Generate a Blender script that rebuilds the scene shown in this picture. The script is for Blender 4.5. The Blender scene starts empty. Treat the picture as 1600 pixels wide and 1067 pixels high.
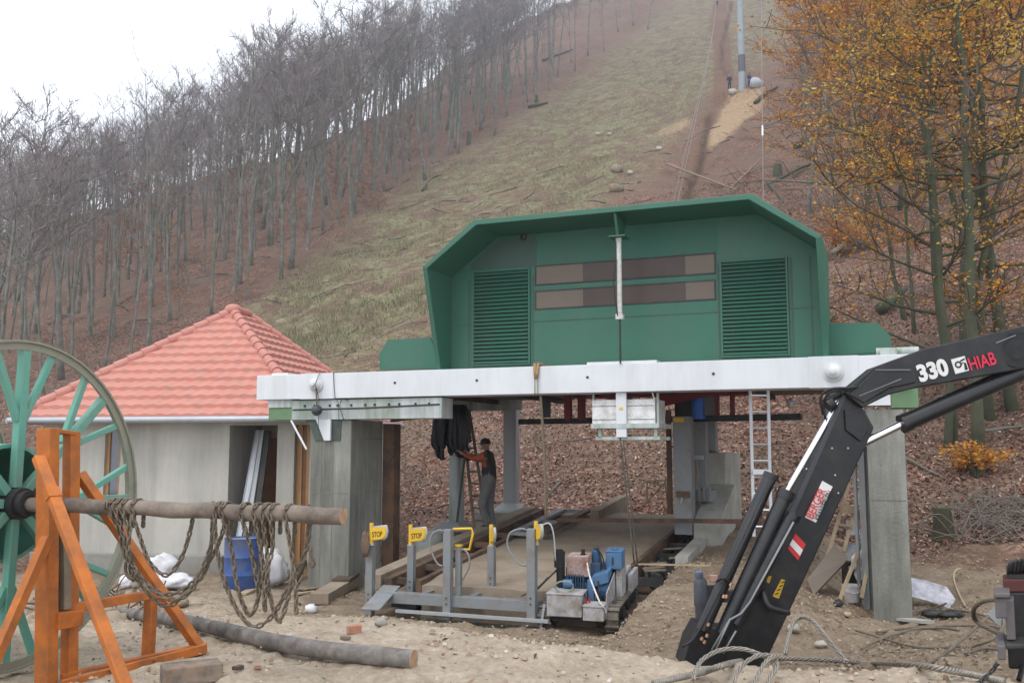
import bpy, math, random
import numpy as np
from mathutils import Vector, Matrix, noise as mnoise

# ------------------------------------------------------------------ camera, sky, sun, exposure
SC = bpy.context.scene
COL = SC.collection
PITCH = math.radians(6.35)
FPX = 1500.0                                  # focal length in pixels of a 1600 wide frame
cam_d = bpy.data.cameras.new('camera')
cam_d.sensor_width = 36.0
cam_d.lens = FPX / 1600.0 * 36.0
cam_d.clip_start = 0.1
cam_d.clip_end = 3000
cam = bpy.data.objects.new('camera', cam_d)
COL.objects.link(cam)
cam.location = (0, 0, 0)                      # eye level is z = 0
cam.rotation_euler = (math.radians(90) + PITCH, 0, 0)
SC.camera = cam

SUN_EL, SUN_AZ = math.radians(58), math.radians(215)     # azimuth measured from +Y clockwise
W = bpy.data.worlds.new('World')
SC.world = W
W.use_nodes = True
nt = W.node_tree
nt.nodes.clear()
sky = nt.nodes.new('ShaderNodeTexSky')
sky.sky_type = 'NISHITA'
sky.sun_disc = False
sky.sun_elevation = SUN_EL
sky.sun_rotation = SUN_AZ
sky.air_density = 1.0
sky.dust_density = 4.0
mixn = nt.nodes.new('ShaderNodeMix')
mixn.data_type = 'RGBA'
mixn.inputs[0].default_value = 0.86           # overcast: a white cloud layer over the clear sky
mixn.inputs[7].default_value = (11.6, 12.1, 13.0, 1)
bgn = nt.nodes.new('ShaderNodeBackground')
bgn.inputs['Strength'].default_value = 0.1
outn = nt.nodes.new('ShaderNodeOutputWorld')
nt.links.new(sky.outputs[0], mixn.inputs[6])
nt.links.new(mixn.outputs[2], bgn.inputs['Color'])
nt.links.new(bgn.outputs[0], outn.inputs['Surface'])

sun_d = bpy.data.lights.new('sun', 'SUN')
sun_d.energy = 0.9
sun_d.angle = math.radians(25)
sun_d.color = (1.0, 0.96, 0.9)
sun = bpy.data.objects.new('sun', sun_d)
COL.objects.link(sun)
_sd = Vector((math.sin(SUN_AZ) * math.cos(SUN_EL), math.cos(SUN_AZ) * math.cos(SUN_EL), math.sin(SUN_EL)))
sun.rotation_euler = _sd.to_track_quat('Z', 'Y').to_euler()

SC.view_settings.view_transform = 'Standard'
SC.view_settings.look = 'None'
SC.view_settings.gamma = 1
SC.view_settings.exposure = 0.6
SC.render.engine = 'CYCLES'
SC.cycles.max_bounces = 5
SC.cycles.diffuse_bounces = 3
SC.cycles.glossy_bounces = 3
SC.cycles.transparent_max_bounces = 6
SC.cycles.volume_bounces = 0

# ------------------------------------------------------------------ pixel -> point
def ray(px, py):
    X = (px - 800.0) / FPX
    Y = (533.5 - py) / FPX
    c, s = math.cos(PITCH), math.sin(PITCH)
    f = c - s * Y
    return X / f, (s + c * Y) / f             # x/depth, z/depth
def PD(px, py, d):
    k, e = ray(px, py)
    return Vector((k * d, d, e * d))
YAW = math.radians(21.6)
CU, SU = math.cos(YAW), math.sin(YAW)
SO = Vector((0, 15.2))                        # station origin: front of the portal beam
def T(u, v, z):
    return Vector((SO.x + u * CU + v * SU, SO.y - u * SU + v * CU, z))
def PV(px, py, v):                            # pixel -> (u, z) on the station plane v
    k, e = ray(px, py)
    d = (v + SO.x * SU + SO.y * CU) / (k * SU + CU)
    x, y = k * d, d
    return ((x - SO.x) * CU - (y - SO.y) * SU, e * d)
def PT(px, py, v):
    u, z = PV(px, py, v)
    return T(u, v, z)

# ------------------------------------------------------------------ terrain
def sstep(a, b, x):
    t = np.clip((x - a) / (b - a), 0, 1)
    return t * t * (3 - 2 * t)
RAMP0, RAMP1 = PV(1010, 890, -1.0)[0], PV(1180, 890, -1.0)[0]
HA, HB, HC = 0.240, 0.3735, 0.000469
def fbm(x, y, seed=0.0):
    r = 0
    for i, (f, a) in enumerate(((1, 1), (2.1, .5), (4.3, .25))):
        r = r + a * np.sin(x * f * 1.3 + 2.1 * np.sin(y * f * .9 + seed + i) + seed) * np.cos(y * f * 1.1 + 1.7 * np.sin(x * f * .8 + i * 2) + seed * 1.3)
    return r
def terrain(x, y):
    x = np.asarray(x, float); y = np.asarray(y, float)
    ys = np.maximum(y, 1.0)
    k = np.clip(x / ys, -3, 3)
    t = y - 24
    hill = -1.5 + HA * x + HB * t + HC * np.where(t > 0, t * t, 0)
    hill = hill + .35 * fbm(x * .11, y * .11, 1.0) * np.clip((y - 24) / 30, 0, 3) + .12 * fbm(x * .6, y * .6, 4.0)
    crest = np.interp(k, [-1.5, -.533, -.26, -.133, 0, .3, 1.5], [120, 150, 165, 200, 300, 400, 420])
    over = np.maximum(y - crest, 0)
    hill = hill - over * (HB + .45) + 0 * over
    edge = np.interp(k, [-.6, -.33, -.133, .033, .187, .4, .533, .8], [9.0, 9.6, 9.4, 8.2, 7.45, 7.2, 6.7, 6.4])
    wid = np.interp(k, [-.5, -.25, 0, .2, .5], [5.0, 4.0, 2.3, 1.9, 1.6])
    w = sstep(0, 1, (y - edge) / wid)
    mound = -1.62 - .11 * sstep(-2.2, -3.6, x) + .025 * fbm(x * 1.1, y * 1.1, 2.0) + .012 * fbm(x * 4, y * 4, 7.0)
    pit = -2.36 + .05 * fbm(x * .7, y * .7, 3.0) + .02 * fbm(x * 3, y * 3, 5.0)
    pit = pit + .16 * sstep(2.0, 6.0, x) * sstep(15, 10, y) + .03 * fbm(x * 1.7, y * 1.7, 9.0)
    u = (x - SO.x) * CU - (y - SO.y) * SU; v = (x - SO.x) * SU + (y - SO.y) * CU
    zr = -1.96 + .0936 * (v + 1) + .035 * fbm(x * 1.3, y * 1.3, 6.0)
    rm = sstep(RAMP0 - .07, RAMP0 + .03, u) * sstep(RAMP1 + 1.6, RAMP1, u) * sstep(-4.6, -1.6, v) * sstep(6.5, 5.0, v)
    pit = pit + np.maximum(zr - pit, 0) * rm
    flat = mound * (1 - w) + pit * w
    kk = 1.2
    d = flat - hill
    h = np.clip(.5 + .5 * d / kk, 0, 1)
    z = hill * (1 - h) + flat * h + kk * h * (1 - h)
    near = y < 11
    z = np.where(near, np.where(x > 12, z, flat), z)
    tower = np.exp(-(((x - 27.0) / 6.5) ** 2 + ((y - 111) / 9.0) ** 2))
    z = z + 1.3 * tower
    return z
def tz(x, y):
    return float(terrain(x, y))
def GP(px, py):                               # pixel -> point on the terrain
    k, e = ray(px, py)
    lo = None
    prev = 3.0
    for d in np.concatenate([np.arange(5, 40, .1), np.arange(40, 420, .5)]):
        if e * d < tz(k * d, d):
            a, b = prev, d
            for _ in range(20):
                m = (a + b) / 2
                if e * m < tz(k * m, m): b = m
                else: a = m
            return Vector((k * b, b, e * b))
        prev = d
    return Vector((k * 400, 400, e * 400))

# ------------------------------------------------------------------ materials
MATS = {}
def nlink(t, a, b): t.links.new(a, b)
def mat(name, col, col2=None, scale=3.0, amt=.5, rough=.7, metal=0.0, bump=0.0, bscale=40.0, dirt=None, dirt_amt=.4, dscale=1.3, streak=False, spec=.4, coat=0):
    if name in MATS: return MATS[name]
    m = bpy.data.materials.new(name); m.use_nodes = True
    t = m.node_tree; t.nodes.clear()
    o = t.nodes.new('ShaderNodeOutputMaterial'); b = t.nodes.new('ShaderNodeBsdfPrincipled')
    nlink(t, b.outputs[0], o.inputs[0])
    b.inputs['Roughness'].default_value = rough; b.inputs['Metallic'].default_value = metal
    b.inputs['Specular IOR Level'].default_value = spec
    if coat: b.inputs['Coat Weight'].default_value = coat
    tc = t.nodes.new('ShaderNodeTexCoord')
    src = tc.outputs['Object']
    if streak:
        mp = t.nodes.new('ShaderNodeMapping'); mp.inputs['Scale'].default_value = (1, 1, .12)
        nlink(t, src, mp.inputs[0]); ssrc = mp.outputs[0]
    else: ssrc = src
    n = t.nodes.new('ShaderNodeTexNoise'); n.inputs['Scale'].default_value = scale; n.inputs['Detail'].default_value = 6
    n.inputs['Roughness'].default_value = .65
    nlink(t, src, n.inputs['Vector'])
    r = t.nodes.new('ShaderNodeValToRGB')
    c2 = col2 or tuple(c * .72 for c in col)
    r.color_ramp.elements[0].position = .5 - .25 * (1.2 - amt); r.color_ramp.elements[1].position = .5 + .25 * (1.2 - amt) + .05
    r.color_ramp.elements[0].color = (*c2, 1); r.color_ramp.elements[1].color = (*col, 1)
    nlink(t, n.outputs['Fac'], r.inputs[0])
    cur = r.outputs[0]
    if dirt:
        n2 = t.nodes.new('ShaderNodeTexNoise'); n2.inputs['Scale'].default_value = dscale; n2.inputs['Detail'].default_value = 8; n2.inputs['Roughness'].default_value = .7
        nlink(t, ssrc, n2.inputs['Vector'])
        r2 = t.nodes.new('ShaderNodeValToRGB')
        r2.color_ramp.elements[0].position = .52 - .12 * dirt_amt * 2; r2.color_ramp.elements[1].position = .78 - .2 * dirt_amt
        r2.color_ramp.elements[0].color = (0, 0, 0, 1); r2.color_ramp.elements[1].color = (min(1, dirt_amt * 1.6),) * 3 + (1,)
        nlink(t, n2.outputs['Fac'], r2.inputs[0])
        mx = t.nodes.new('ShaderNodeMix'); mx.data_type = 'RGBA'
        nlink(t, r2.outputs[0], mx.inputs[0]); nlink(t, cur, mx.inputs[6]); mx.inputs[7].default_value = (*dirt, 1)
        cur = mx.outputs[2]
    nlink(t, cur, b.inputs['Base Color'])
    if bump:
        n3 = t.nodes.new('ShaderNodeTexNoise'); n3.inputs['Scale'].default_value = bscale; n3.inputs['Detail'].default_value = 4
        nlink(t, src, n3.inputs['Vector'])
        bp = t.nodes.new('ShaderNodeBump'); bp.inputs['Strength'].default_value = bump; bp.inputs['Distance'].default_value = .02
        nlink(t, n3.outputs['Fac'], bp.inputs['Height']); nlink(t, bp.outputs[0], b.inputs['Normal'])
    MATS[name] = m
    return m
def island_mat(name, cols, rough=.7, trans=0.0):
    if name in MATS: return MATS[name]
    m = bpy.data.materials.new(name); m.use_nodes = True
    t = m.node_tree; t.nodes.clear()
    o = t.nodes.new('ShaderNodeOutputMaterial'); b = t.nodes.new('ShaderNodeBsdfPrincipled')
    g = t.nodes.new('ShaderNodeNewGeometry'); r = t.nodes.new('ShaderNodeValToRGB')
    r.color_ramp.interpolation = 'LINEAR'
    e = r.color_ramp.elements
    e[0].position = 0; e[0].color = (*cols[0], 1); e[1].position = 1; e[1].color = (*cols[-1], 1)
    for i, c in enumerate(cols[1:-1]):
        q = e.new((i + 1) / (len(cols) - 1)); q.color = (*c, 1)
    nlink(t, g.outputs['Random Per Island'], r.inputs[0]); nlink(t, r.outputs[0], b.inputs['Base Color'])
    b.inputs['Roughness'].default_value = rough; b.inputs['Specular IOR Level'].default_value = .2
    if trans:
        tr = t.nodes.new('ShaderNodeBsdfTranslucent'); nlink(t, r.outputs[0], tr.inputs[0])
        mx = t.nodes.new('ShaderNodeMixShader'); mx.inputs[0].default_value = trans
        nlink(t, b.outputs[0], mx.inputs[1]); nlink(t, tr.outputs[0], mx.inputs[2]); nlink(t, mx.outputs[0], o.inputs[0])
    else: nlink(t, b.outputs[0], o.inputs[0])
    MATS[name] = m
    return m

# ------------------------------------------------------------------ mesh builder
def frame_from(d, up=Vector((0, 0, 1))):
    d = d.normalized()
    if abs(d.dot(up)) > .98: up = Vector((1, 0, 0)) if abs(d.x) < .9 else Vector((0, 1, 0))
    a = d.cross(up).normalized(); b = a.cross(d).normalized()
    return a, b, d
class MB:
    def __init__(s): s.v = []; s.f = []; s.mi = []; s.cur = 0; s.g = []
    def add(s, vs, fs):
        o = len(s.v); s.g.append((o, len(s.f))); s.v += [tuple(x) for x in vs]
        for f in fs: s.f.append(tuple(i + o for i in f)); s.mi.append(s.cur)
        return s
    def hexa(s, p):                                    # 8 points: bottom 4 ccw, top 4
        return s.add(p, [(3, 2, 1, 0), (4, 5, 6, 7), (0, 1, 5, 4), (1, 2, 6, 5), (2, 3, 7, 6), (3, 0, 4, 7)])
    def box(s, c, size, rz=0.0, M=None):
        x, y, z = (q / 2 for q in size)
        P = [Vector(q) for q in ((-x, -y, -z), (x, -y, -z), (x, y, -z), (-x, y, -z), (-x, -y, z), (x, -y, z), (x, y, z), (-x, y, z))]
        R = M if M is not None else Matrix.Rotation(rz, 3, 'Z')
        c = Vector(c)
        return s.hexa([R @ q + c for q in P])
    def sbox(s, u0, u1, v0, v1, z0, z1):               # box in the station frame
        return s.hexa([T(u0, v0, z0), T(u1, v0, z0), T(u1, v1, z0), T(u0, v1, z0), T(u0, v0, z1), T(u1, v0, z1), T(u1, v1, z1), T(u0, v1, z1)])
    def bar(s, p0, p1, w, h, up=Vector((0, 0, 1))):
        p0, p1 = Vector(p0), Vector(p1)
        a, b, d = frame_from(p1 - p0, Vector(up))
        q = []
        for p in (p0, p1):
            q += [p - a * w / 2 - b * h / 2, p + a * w / 2 - b * h / 2, p + a * w / 2 + b * h / 2, p - a * w / 2 + b * h / 2]
        return s.add(q, [(0, 1, 2, 3), (7, 6, 5, 4), (0, 4, 5, 1), (1, 5, 6, 2), (2, 6, 7, 3), (3, 7, 4, 0)])
    def cyl(s, p0, p1, r0, r1=None, n=12, cap=True):
        r1 = r0 if r1 is None else r1
        p0, p1 = Vector(p0), Vector(p1)
        a, b, d = frame_from(p1 - p0)
        vs = []
        for p, r in ((p0, r0), (p1, r1)):
            for i in range(n):
                t = 2 * math.pi * i / n
                vs.append(p + a * math.cos(t) * r + b * math.sin(t) * r)
        fs = [(i, (i + 1) % n, n + (i + 1) % n, n + i) for i in range(n)]
        if cap: fs += [tuple(range(n))[::-1], tuple(range(n, 2 * n))]
        return s.add(vs, fs)
    def tube(s, pts, r, n=6, cap=True, jit=0):
        pts = [Vector(p) for p in pts]
        rs = r if isinstance(r, (list, tuple)) else [r] * len(pts)
        vs = []
        up = Vector((0, 0, 1))
        a = None
        for i, p in enumerate(pts):
            d = (pts[min(i + 1, len(pts) - 1)] - pts[max(i - 1, 0)])
            if d.length < 1e-9: d = Vector((0, 0, 1))
            d.normalize()
            if a is None: a, b, _ = frame_from(d)
            else:
                a = (a - d * a.dot(d))
                if a.length < 1e-6: a, b, _ = frame_from(d)
                a.normalize(); b = d.cross(a) * -1
                b = a.cross(d)
            for k in range(n):
                t = 2 * math.pi * k / n
                q = rs[i] * (1 + (random.uniform(-jit, jit) if jit else 0))
                vs.append(p + a * math.cos(t) * q + b * math.sin(t) * q)
        fs = []
        for i in range(len(pts) - 1):
            for k in range(n):
                fs.append((i * n + k, i * n + (k + 1) % n, (i + 1) * n + (k + 1) % n, (i + 1) * n + k))
        if cap:
            fs.append(tuple(range(n))[::-1]); fs.append(tuple(range((len(pts) - 1) * n, len(pts) * n)))
        return s.add(vs, fs)
    def prism(s, front, off):                          # polygon (3d points) extruded by vector off
        n = len(front); off = Vector(off)
        vs = [Vector(p) for p in front] + [Vector(p) + off for p in front]
        fs = [tuple(range(n)), tuple(range(n, 2 * n))[::-1]] + [(i, n + i, n + (i + 1) % n, (i + 1) % n) for i in range(n)]
        return s.add(vs, fs)
    def sphere(s, c, r, n=10, m=7, sq=(1, 1, 1), jit=0, rnd=None):
        c = Vector(c); vs = []
        for j in range(m + 1):
            ph = math.pi * j / m
            for i in range(n):
                t = 2 * math.pi * i / n
                q = r * (1 + (rnd.uniform(-jit, jit) if jit else 0))
                vs.append(c + Vector((math.sin(ph) * math.cos(t) * q * sq[0], math.sin(ph) * math.sin(t) * q * sq[1], math.cos(ph) * q * sq[2])))
        fs = []
        for j in range(m):
            for i in range(n):
                fs.append((j * n + i, (j + 1) * n + i, (j + 1) * n + (i + 1) % n, j * n + (i + 1) % n))
        return s.add(vs, fs)
    def lathe(s, c, axis, prof, n=20):                 # prof: list of (t along axis, r)
        c = Vector(c); a, b, d = frame_from(Vector(axis))
        vs = []
        for tt, r in prof:
            for i in range(n):
                q = 2 * math.pi * i / n
                vs.append(c + d * tt + a * math.cos(q) * r + b * math.sin(q) * r)
        fs = []
        for j in range(len(prof) - 1):
            for i in range(n):
                fs.append((j * n + i, j * n + (i + 1) % n, (j + 1) * n + (i + 1) % n, (j + 1) * n + i))
        fs.append(tuple(range(n))[::-1]); fs.append(tuple(range((len(prof) - 1) * n, len(prof) * n)))
        return s.add(vs, fs)
    def build_each(s, name, mats, parent=None, **kw):  # every added piece becomes an object of its own
        g = s.g + [(len(s.v), len(s.f))]; out = []
        for (v0, f0), (v1, f1) in zip(g[:-1], g[1:]):
            m = MB(); m.v = s.v[v0:v1]; m.f = [tuple(i - v0 for i in f) for f in s.f[f0:f1]]; m.mi = s.mi[f0:f1]
            out.append(m.build(name, mats, parent, **kw))
        return out
    def build(s, name, mats, parent=None, smooth=False, bevel=0.0, fixn=True):
        me = bpy.data.meshes.new(name)
        me.from_pydata(s.v, [], s.f)
        for m in (mats if isinstance(mats, (list, tuple)) else [mats]): me.materials.append(m)
        if any(s.mi): me.polygons.foreach_set('material_index', s.mi)
        if fixn:
            import bmesh
            bm = bmesh.new(); bm.from_mesh(me); bmesh.ops.recalc_face_normals(bm, faces=bm.faces); bm.to_mesh(me); bm.free()
        if smooth:
            me.polygons.foreach_set('use_smooth', [True] * len(me.polygons))
            if smooth != 'all': me.set_sharp_from_angle(angle=math.radians(40))
        me.update()
        o = bpy.data.objects.new(name, me); COL.objects.link(o)
        if parent is not None: adopt(o, parent)
        if bevel:
            bv = o.modifiers.new('bevel', 'BEVEL'); bv.width = bevel; bv.segments = 2; bv.limit_method = 'ANGLE'; bv.angle_limit = math.radians(40)
        return o
def world_mat(o):
    m = Matrix.LocRotScale(o.location, o.rotation_euler, o.scale)
    return m if o.parent is None else world_mat(o.parent) @ o.matrix_parent_inverse @ m
def adopt(o, parent):
    o.parent = parent
    o.matrix_parent_inverse = world_mat(parent).inverted()
def tag(o, label=None, cat=None, group=None, kind=None):
    if label: o['label'] = label
    if cat: o['category'] = cat
    if group: o['group'] = group
    if kind: o['kind'] = kind
    return o
def thing(name, label, cat, loc=(0, 0, 0), rz=0.0, group=None):
    o = bpy.data.objects.new(name, None); COL.objects.link(o)
    o.location = loc; o.rotation_euler = (0, 0, rz); o.empty_display_size = .2
    return tag(o, label, cat, group)
def copy_tree(o, parent=None):
    c = o.copy(); COL.objects.link(c)
    if parent is not None: c.parent = parent
    for ch in list(o.children): copy_tree(ch, c)
    return c
def spline(pts, n):                                    # Catmull-Rom through points
    pts = [Vector(p) for p in pts]
    P = [pts[0] * 2 - pts[1]] + pts + [pts[-1] * 2 - pts[-2]]
    out = []
    seg = len(pts) - 1
    for i in range(n + 1):
        s = i / n * seg; j = min(int(s), seg - 1); t = s - j
        a, b, c, d = P[j], P[j + 1], P[j + 2], P[j + 3]
        out.append(.5 * ((2 * b) + (c - a) * t + (2 * a - 5 * b + 4 * c - d) * t * t + (3 * b - a - 3 * c + d) * t ** 3))
    return out
def text_obj(name, body, m, size, origin, xdir, ydir, parent, bold=0.0, xs=1.0, depth=.002, shear=0.0):
    cu = bpy.data.curves.new(name, 'FONT'); cu.body = body; cu.size = size; cu.extrude = depth; cu.offset = bold * size; cu.shear = shear
    cu.align_x = 'LEFT'
    to = bpy.data.objects.new(name + '_curve', cu); COL.objects.link(to)
    bpy.context.view_layer.update()
    me = bpy.data.meshes.new_from_object(to.evaluated_get(bpy.context.evaluated_depsgraph_get()))
    bpy.data.objects.remove(to); bpy.data.curves.remove(cu)
    X = Vector(xdir).normalized(); Y = Vector(ydir); Y = (Y - X * Y.dot(X)).normalized(); Z = X.cross(Y)
    M = Matrix(((X.x * xs, Y.x, Z.x, origin[0]), (X.y * xs, Y.y, Z.y, origin[1]), (X.z * xs, Y.z, Z.z, origin[2]), (0, 0, 0, 1)))
    me.transform(M); me.materials.clear(); me.materials.append(m)
    o = bpy.data.objects.new(name, me); COL.objects.link(o)
    if parent is not None: adopt(o, parent)
    return o
random.seed(7)
# ------------------------------------------------------------------ ground sheet with the hill
def seg_dist(X, Y, pts):
    D = np.full(X.shape, 1e9)
    for a, b in zip(pts[:-1], pts[1:]):
        ax, ay, bx, by = a[0], a[1], b[0], b[1]
        L = (bx - ax) ** 2 + (by - ay) ** 2
        t = np.clip(((X - ax) * (bx - ax) + (Y - ay) * (by - ay)) / L, 0, 1)
        D = np.minimum(D, np.hypot(X - ax - t * (bx - ax), Y - ay - t * (by - ay)))
    return D
def inside(X, Y, poly):
    r = np.zeros(X.shape, bool); n = len(poly)
    for i in range(n):
        x0, y0 = poly[i][:2]; x1, y1 = poly[(i + 1) % n][:2]
        c = (y0 > Y) != (y1 > Y)
        with np.errstate(divide='ignore', invalid='ignore'):
            xi = (x1 - x0) * (Y - y0) / (y1 - y0) + x0
        r ^= c & (X < xi)
    return r
gpx = lambda L: [GP(a, b) for a, b in L]
PATH = gpx([(1062, 335), (1078, 290), (1092, 240), (1118, 196), (1132, 158), (1131, 120), (1128, 70), (1120, 30), (1126, 2)])
TRENCH = gpx([(1075, 312), (1082, 280), (1097, 245), (1103, 210), (1106, 180)])
TRENCH2 = gpx([(1136, 118), (1127, 98), (1128, 70), (1136, 40), (1142, 2)])
SPOIL = gpx([(1098, 236), (1108, 205), (1128, 168), (1146, 142), (1196, 136), (1198, 150), (1160, 190), (1128, 222)])
SPOIL2 = gpx([(985, 222), (1040, 200), (1070, 185), (1085, 195), (1040, 212)])
GL = gpx([(330, 520), (400, 468), (480, 405), (560, 342), (640, 272), (770, 212), (850, 150), (930, 92), (1000, 42), (1045, 4)])
GR = gpx([(700, 560), (860, 400), (960, 318), (1030, 262), (1075, 205), (1150, 120), (1215, 90), (1262, 20), (1275, 2)])
def edge_x(L, Y):
    L = sorted(L, key=lambda p: p.y)
    return np.interp(Y, [p.y for p in L], [p.x for p in L])

ROW = np.concatenate([np.linspace(-7.5, 5.4, 24), np.arange(5.5, 16, .06), np.arange(16, 32, .1), 32 * 1.0125 ** np.arange(0, 211)])
KC = np.concatenate([np.linspace(-1.9, -.62, 36)[:-1], np.linspace(-.62, .66, 380), np.linspace(.66, 1.9, 34)[1:]])
KK, YY = np.meshgrid(KC, ROW)
XX = KK * (YY + 8.0)
ZZ = terrain(XX, YY)
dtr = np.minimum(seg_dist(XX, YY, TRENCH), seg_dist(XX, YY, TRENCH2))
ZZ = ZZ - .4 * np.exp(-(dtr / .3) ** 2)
rs = np.random.RandomState(3)
_u = XX * CU - (YY - 15.2) * SU; _v = XX * SU + (YY - 15.2) * CU
_ua, _ub = PV(585, 935, -1.75)[0], PV(838, 935, -1.75)[0]
ZZ = ZZ - .5 * (sstep(_ua - .02, _ua + .1, _u) * sstep(_ub + .25, _ub + .1, _u) * sstep(-1.92, -1.84, _v) * sstep(-1.22, -1.3, _v))
near = (YY > 5) & (YY < 20)
ZZ = ZZ + near * (.010 * rs.randn(*ZZ.shape)) * .8 + near * (.014 * fbm(XX * 5.3, YY * 5.3, 11.0) + .018 * (np.abs(fbm(XX * 2.1, YY * 2.1, 12.0)) - 1.3))
_t = YY - 24
_hill = -1.5 + HA * XX + HB * _t
flatness = -2.3 - _hill
dirt = sstep(-.35, .35, flatness) * sstep(23, 19, YY + .3 * np.abs(XX + 2)) + 0
dirt = np.maximum(dirt, (YY < 10.5) * 1.0 * sstep(13, 9, np.abs(XX)))
edgeM = np.interp(np.clip(XX / np.maximum(YY, 1), -3, 3), [-.6, -.33, -.133, .033, .187, .4, .533, .8], [9.0, 9.6, 9.4, 8.2, 7.45, 7.2, 6.7, 6.4])
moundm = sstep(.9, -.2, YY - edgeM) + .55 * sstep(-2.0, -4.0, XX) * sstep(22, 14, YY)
xl, xr = edge_x(GL, YY), edge_x(GR, YY)
wb = 2.0 + .06 * YY
grass = sstep(-1, 1, (XX - xl) / wb) * sstep(-1, 1, (xr - XX) / wb) * sstep(22, 30, YY) * (.62 + .38 * sstep(32, 62, YY))
pw = np.interp(YY, [25, 60, 120, 220], [.7, .95, 1.3, 1.8])
path = sstep(1.5, .6, seg_dist(XX, YY, PATH) / pw)
path = np.maximum(path, sstep(.9, .3, dtr / .9))
spoil = (inside(XX, YY, SPOIL) | inside(XX, YY, SPOIL2)) * 1.0
for _ in range(6):
    spoil[1:-1, 1:-1] = (spoil[:-2, 1:-1] + spoil[2:, 1:-1] + spoil[1:-1, :-2] + spoil[1:-1, 2:] + spoil[1:-1, 1:-1] * 2) / 6
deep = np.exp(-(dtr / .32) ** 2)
nr, nc = XX.shape
me = bpy.data.meshes.new('ground')
V = np.stack([XX, YY, ZZ], -1).reshape(-1, 3)
idx = np.arange(nr * nc).reshape(nr, nc)
F = np.stack([idx[:-1, :-1], idx[:-1, 1:], idx[1:, 1:], idx[1:, :-1]], -1).reshape(-1, 4)
me.vertices.add(len(V)); me.vertices.foreach_set('co', V.ravel())
me.loops.add(F.size); me.loops.foreach_set('vertex_index', F.ravel())
me.polygons.add(len(F)); me.polygons.foreach_set('loop_start', np.arange(0, F.size, 4)); 
me.polygons.foreach_set('use_smooth', np.ones(len(F), bool))
me.update(calc_edges=True)
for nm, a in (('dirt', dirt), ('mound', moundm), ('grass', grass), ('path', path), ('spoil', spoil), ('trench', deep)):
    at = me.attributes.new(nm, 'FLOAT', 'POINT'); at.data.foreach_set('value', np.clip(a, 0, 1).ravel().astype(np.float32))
ground = bpy.data.objects.new('ground', me); COL.objects.link(ground)
tag(ground, 'bare churned earth rising into a leaf covered hillside', 'ground', kind='structure')

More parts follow.
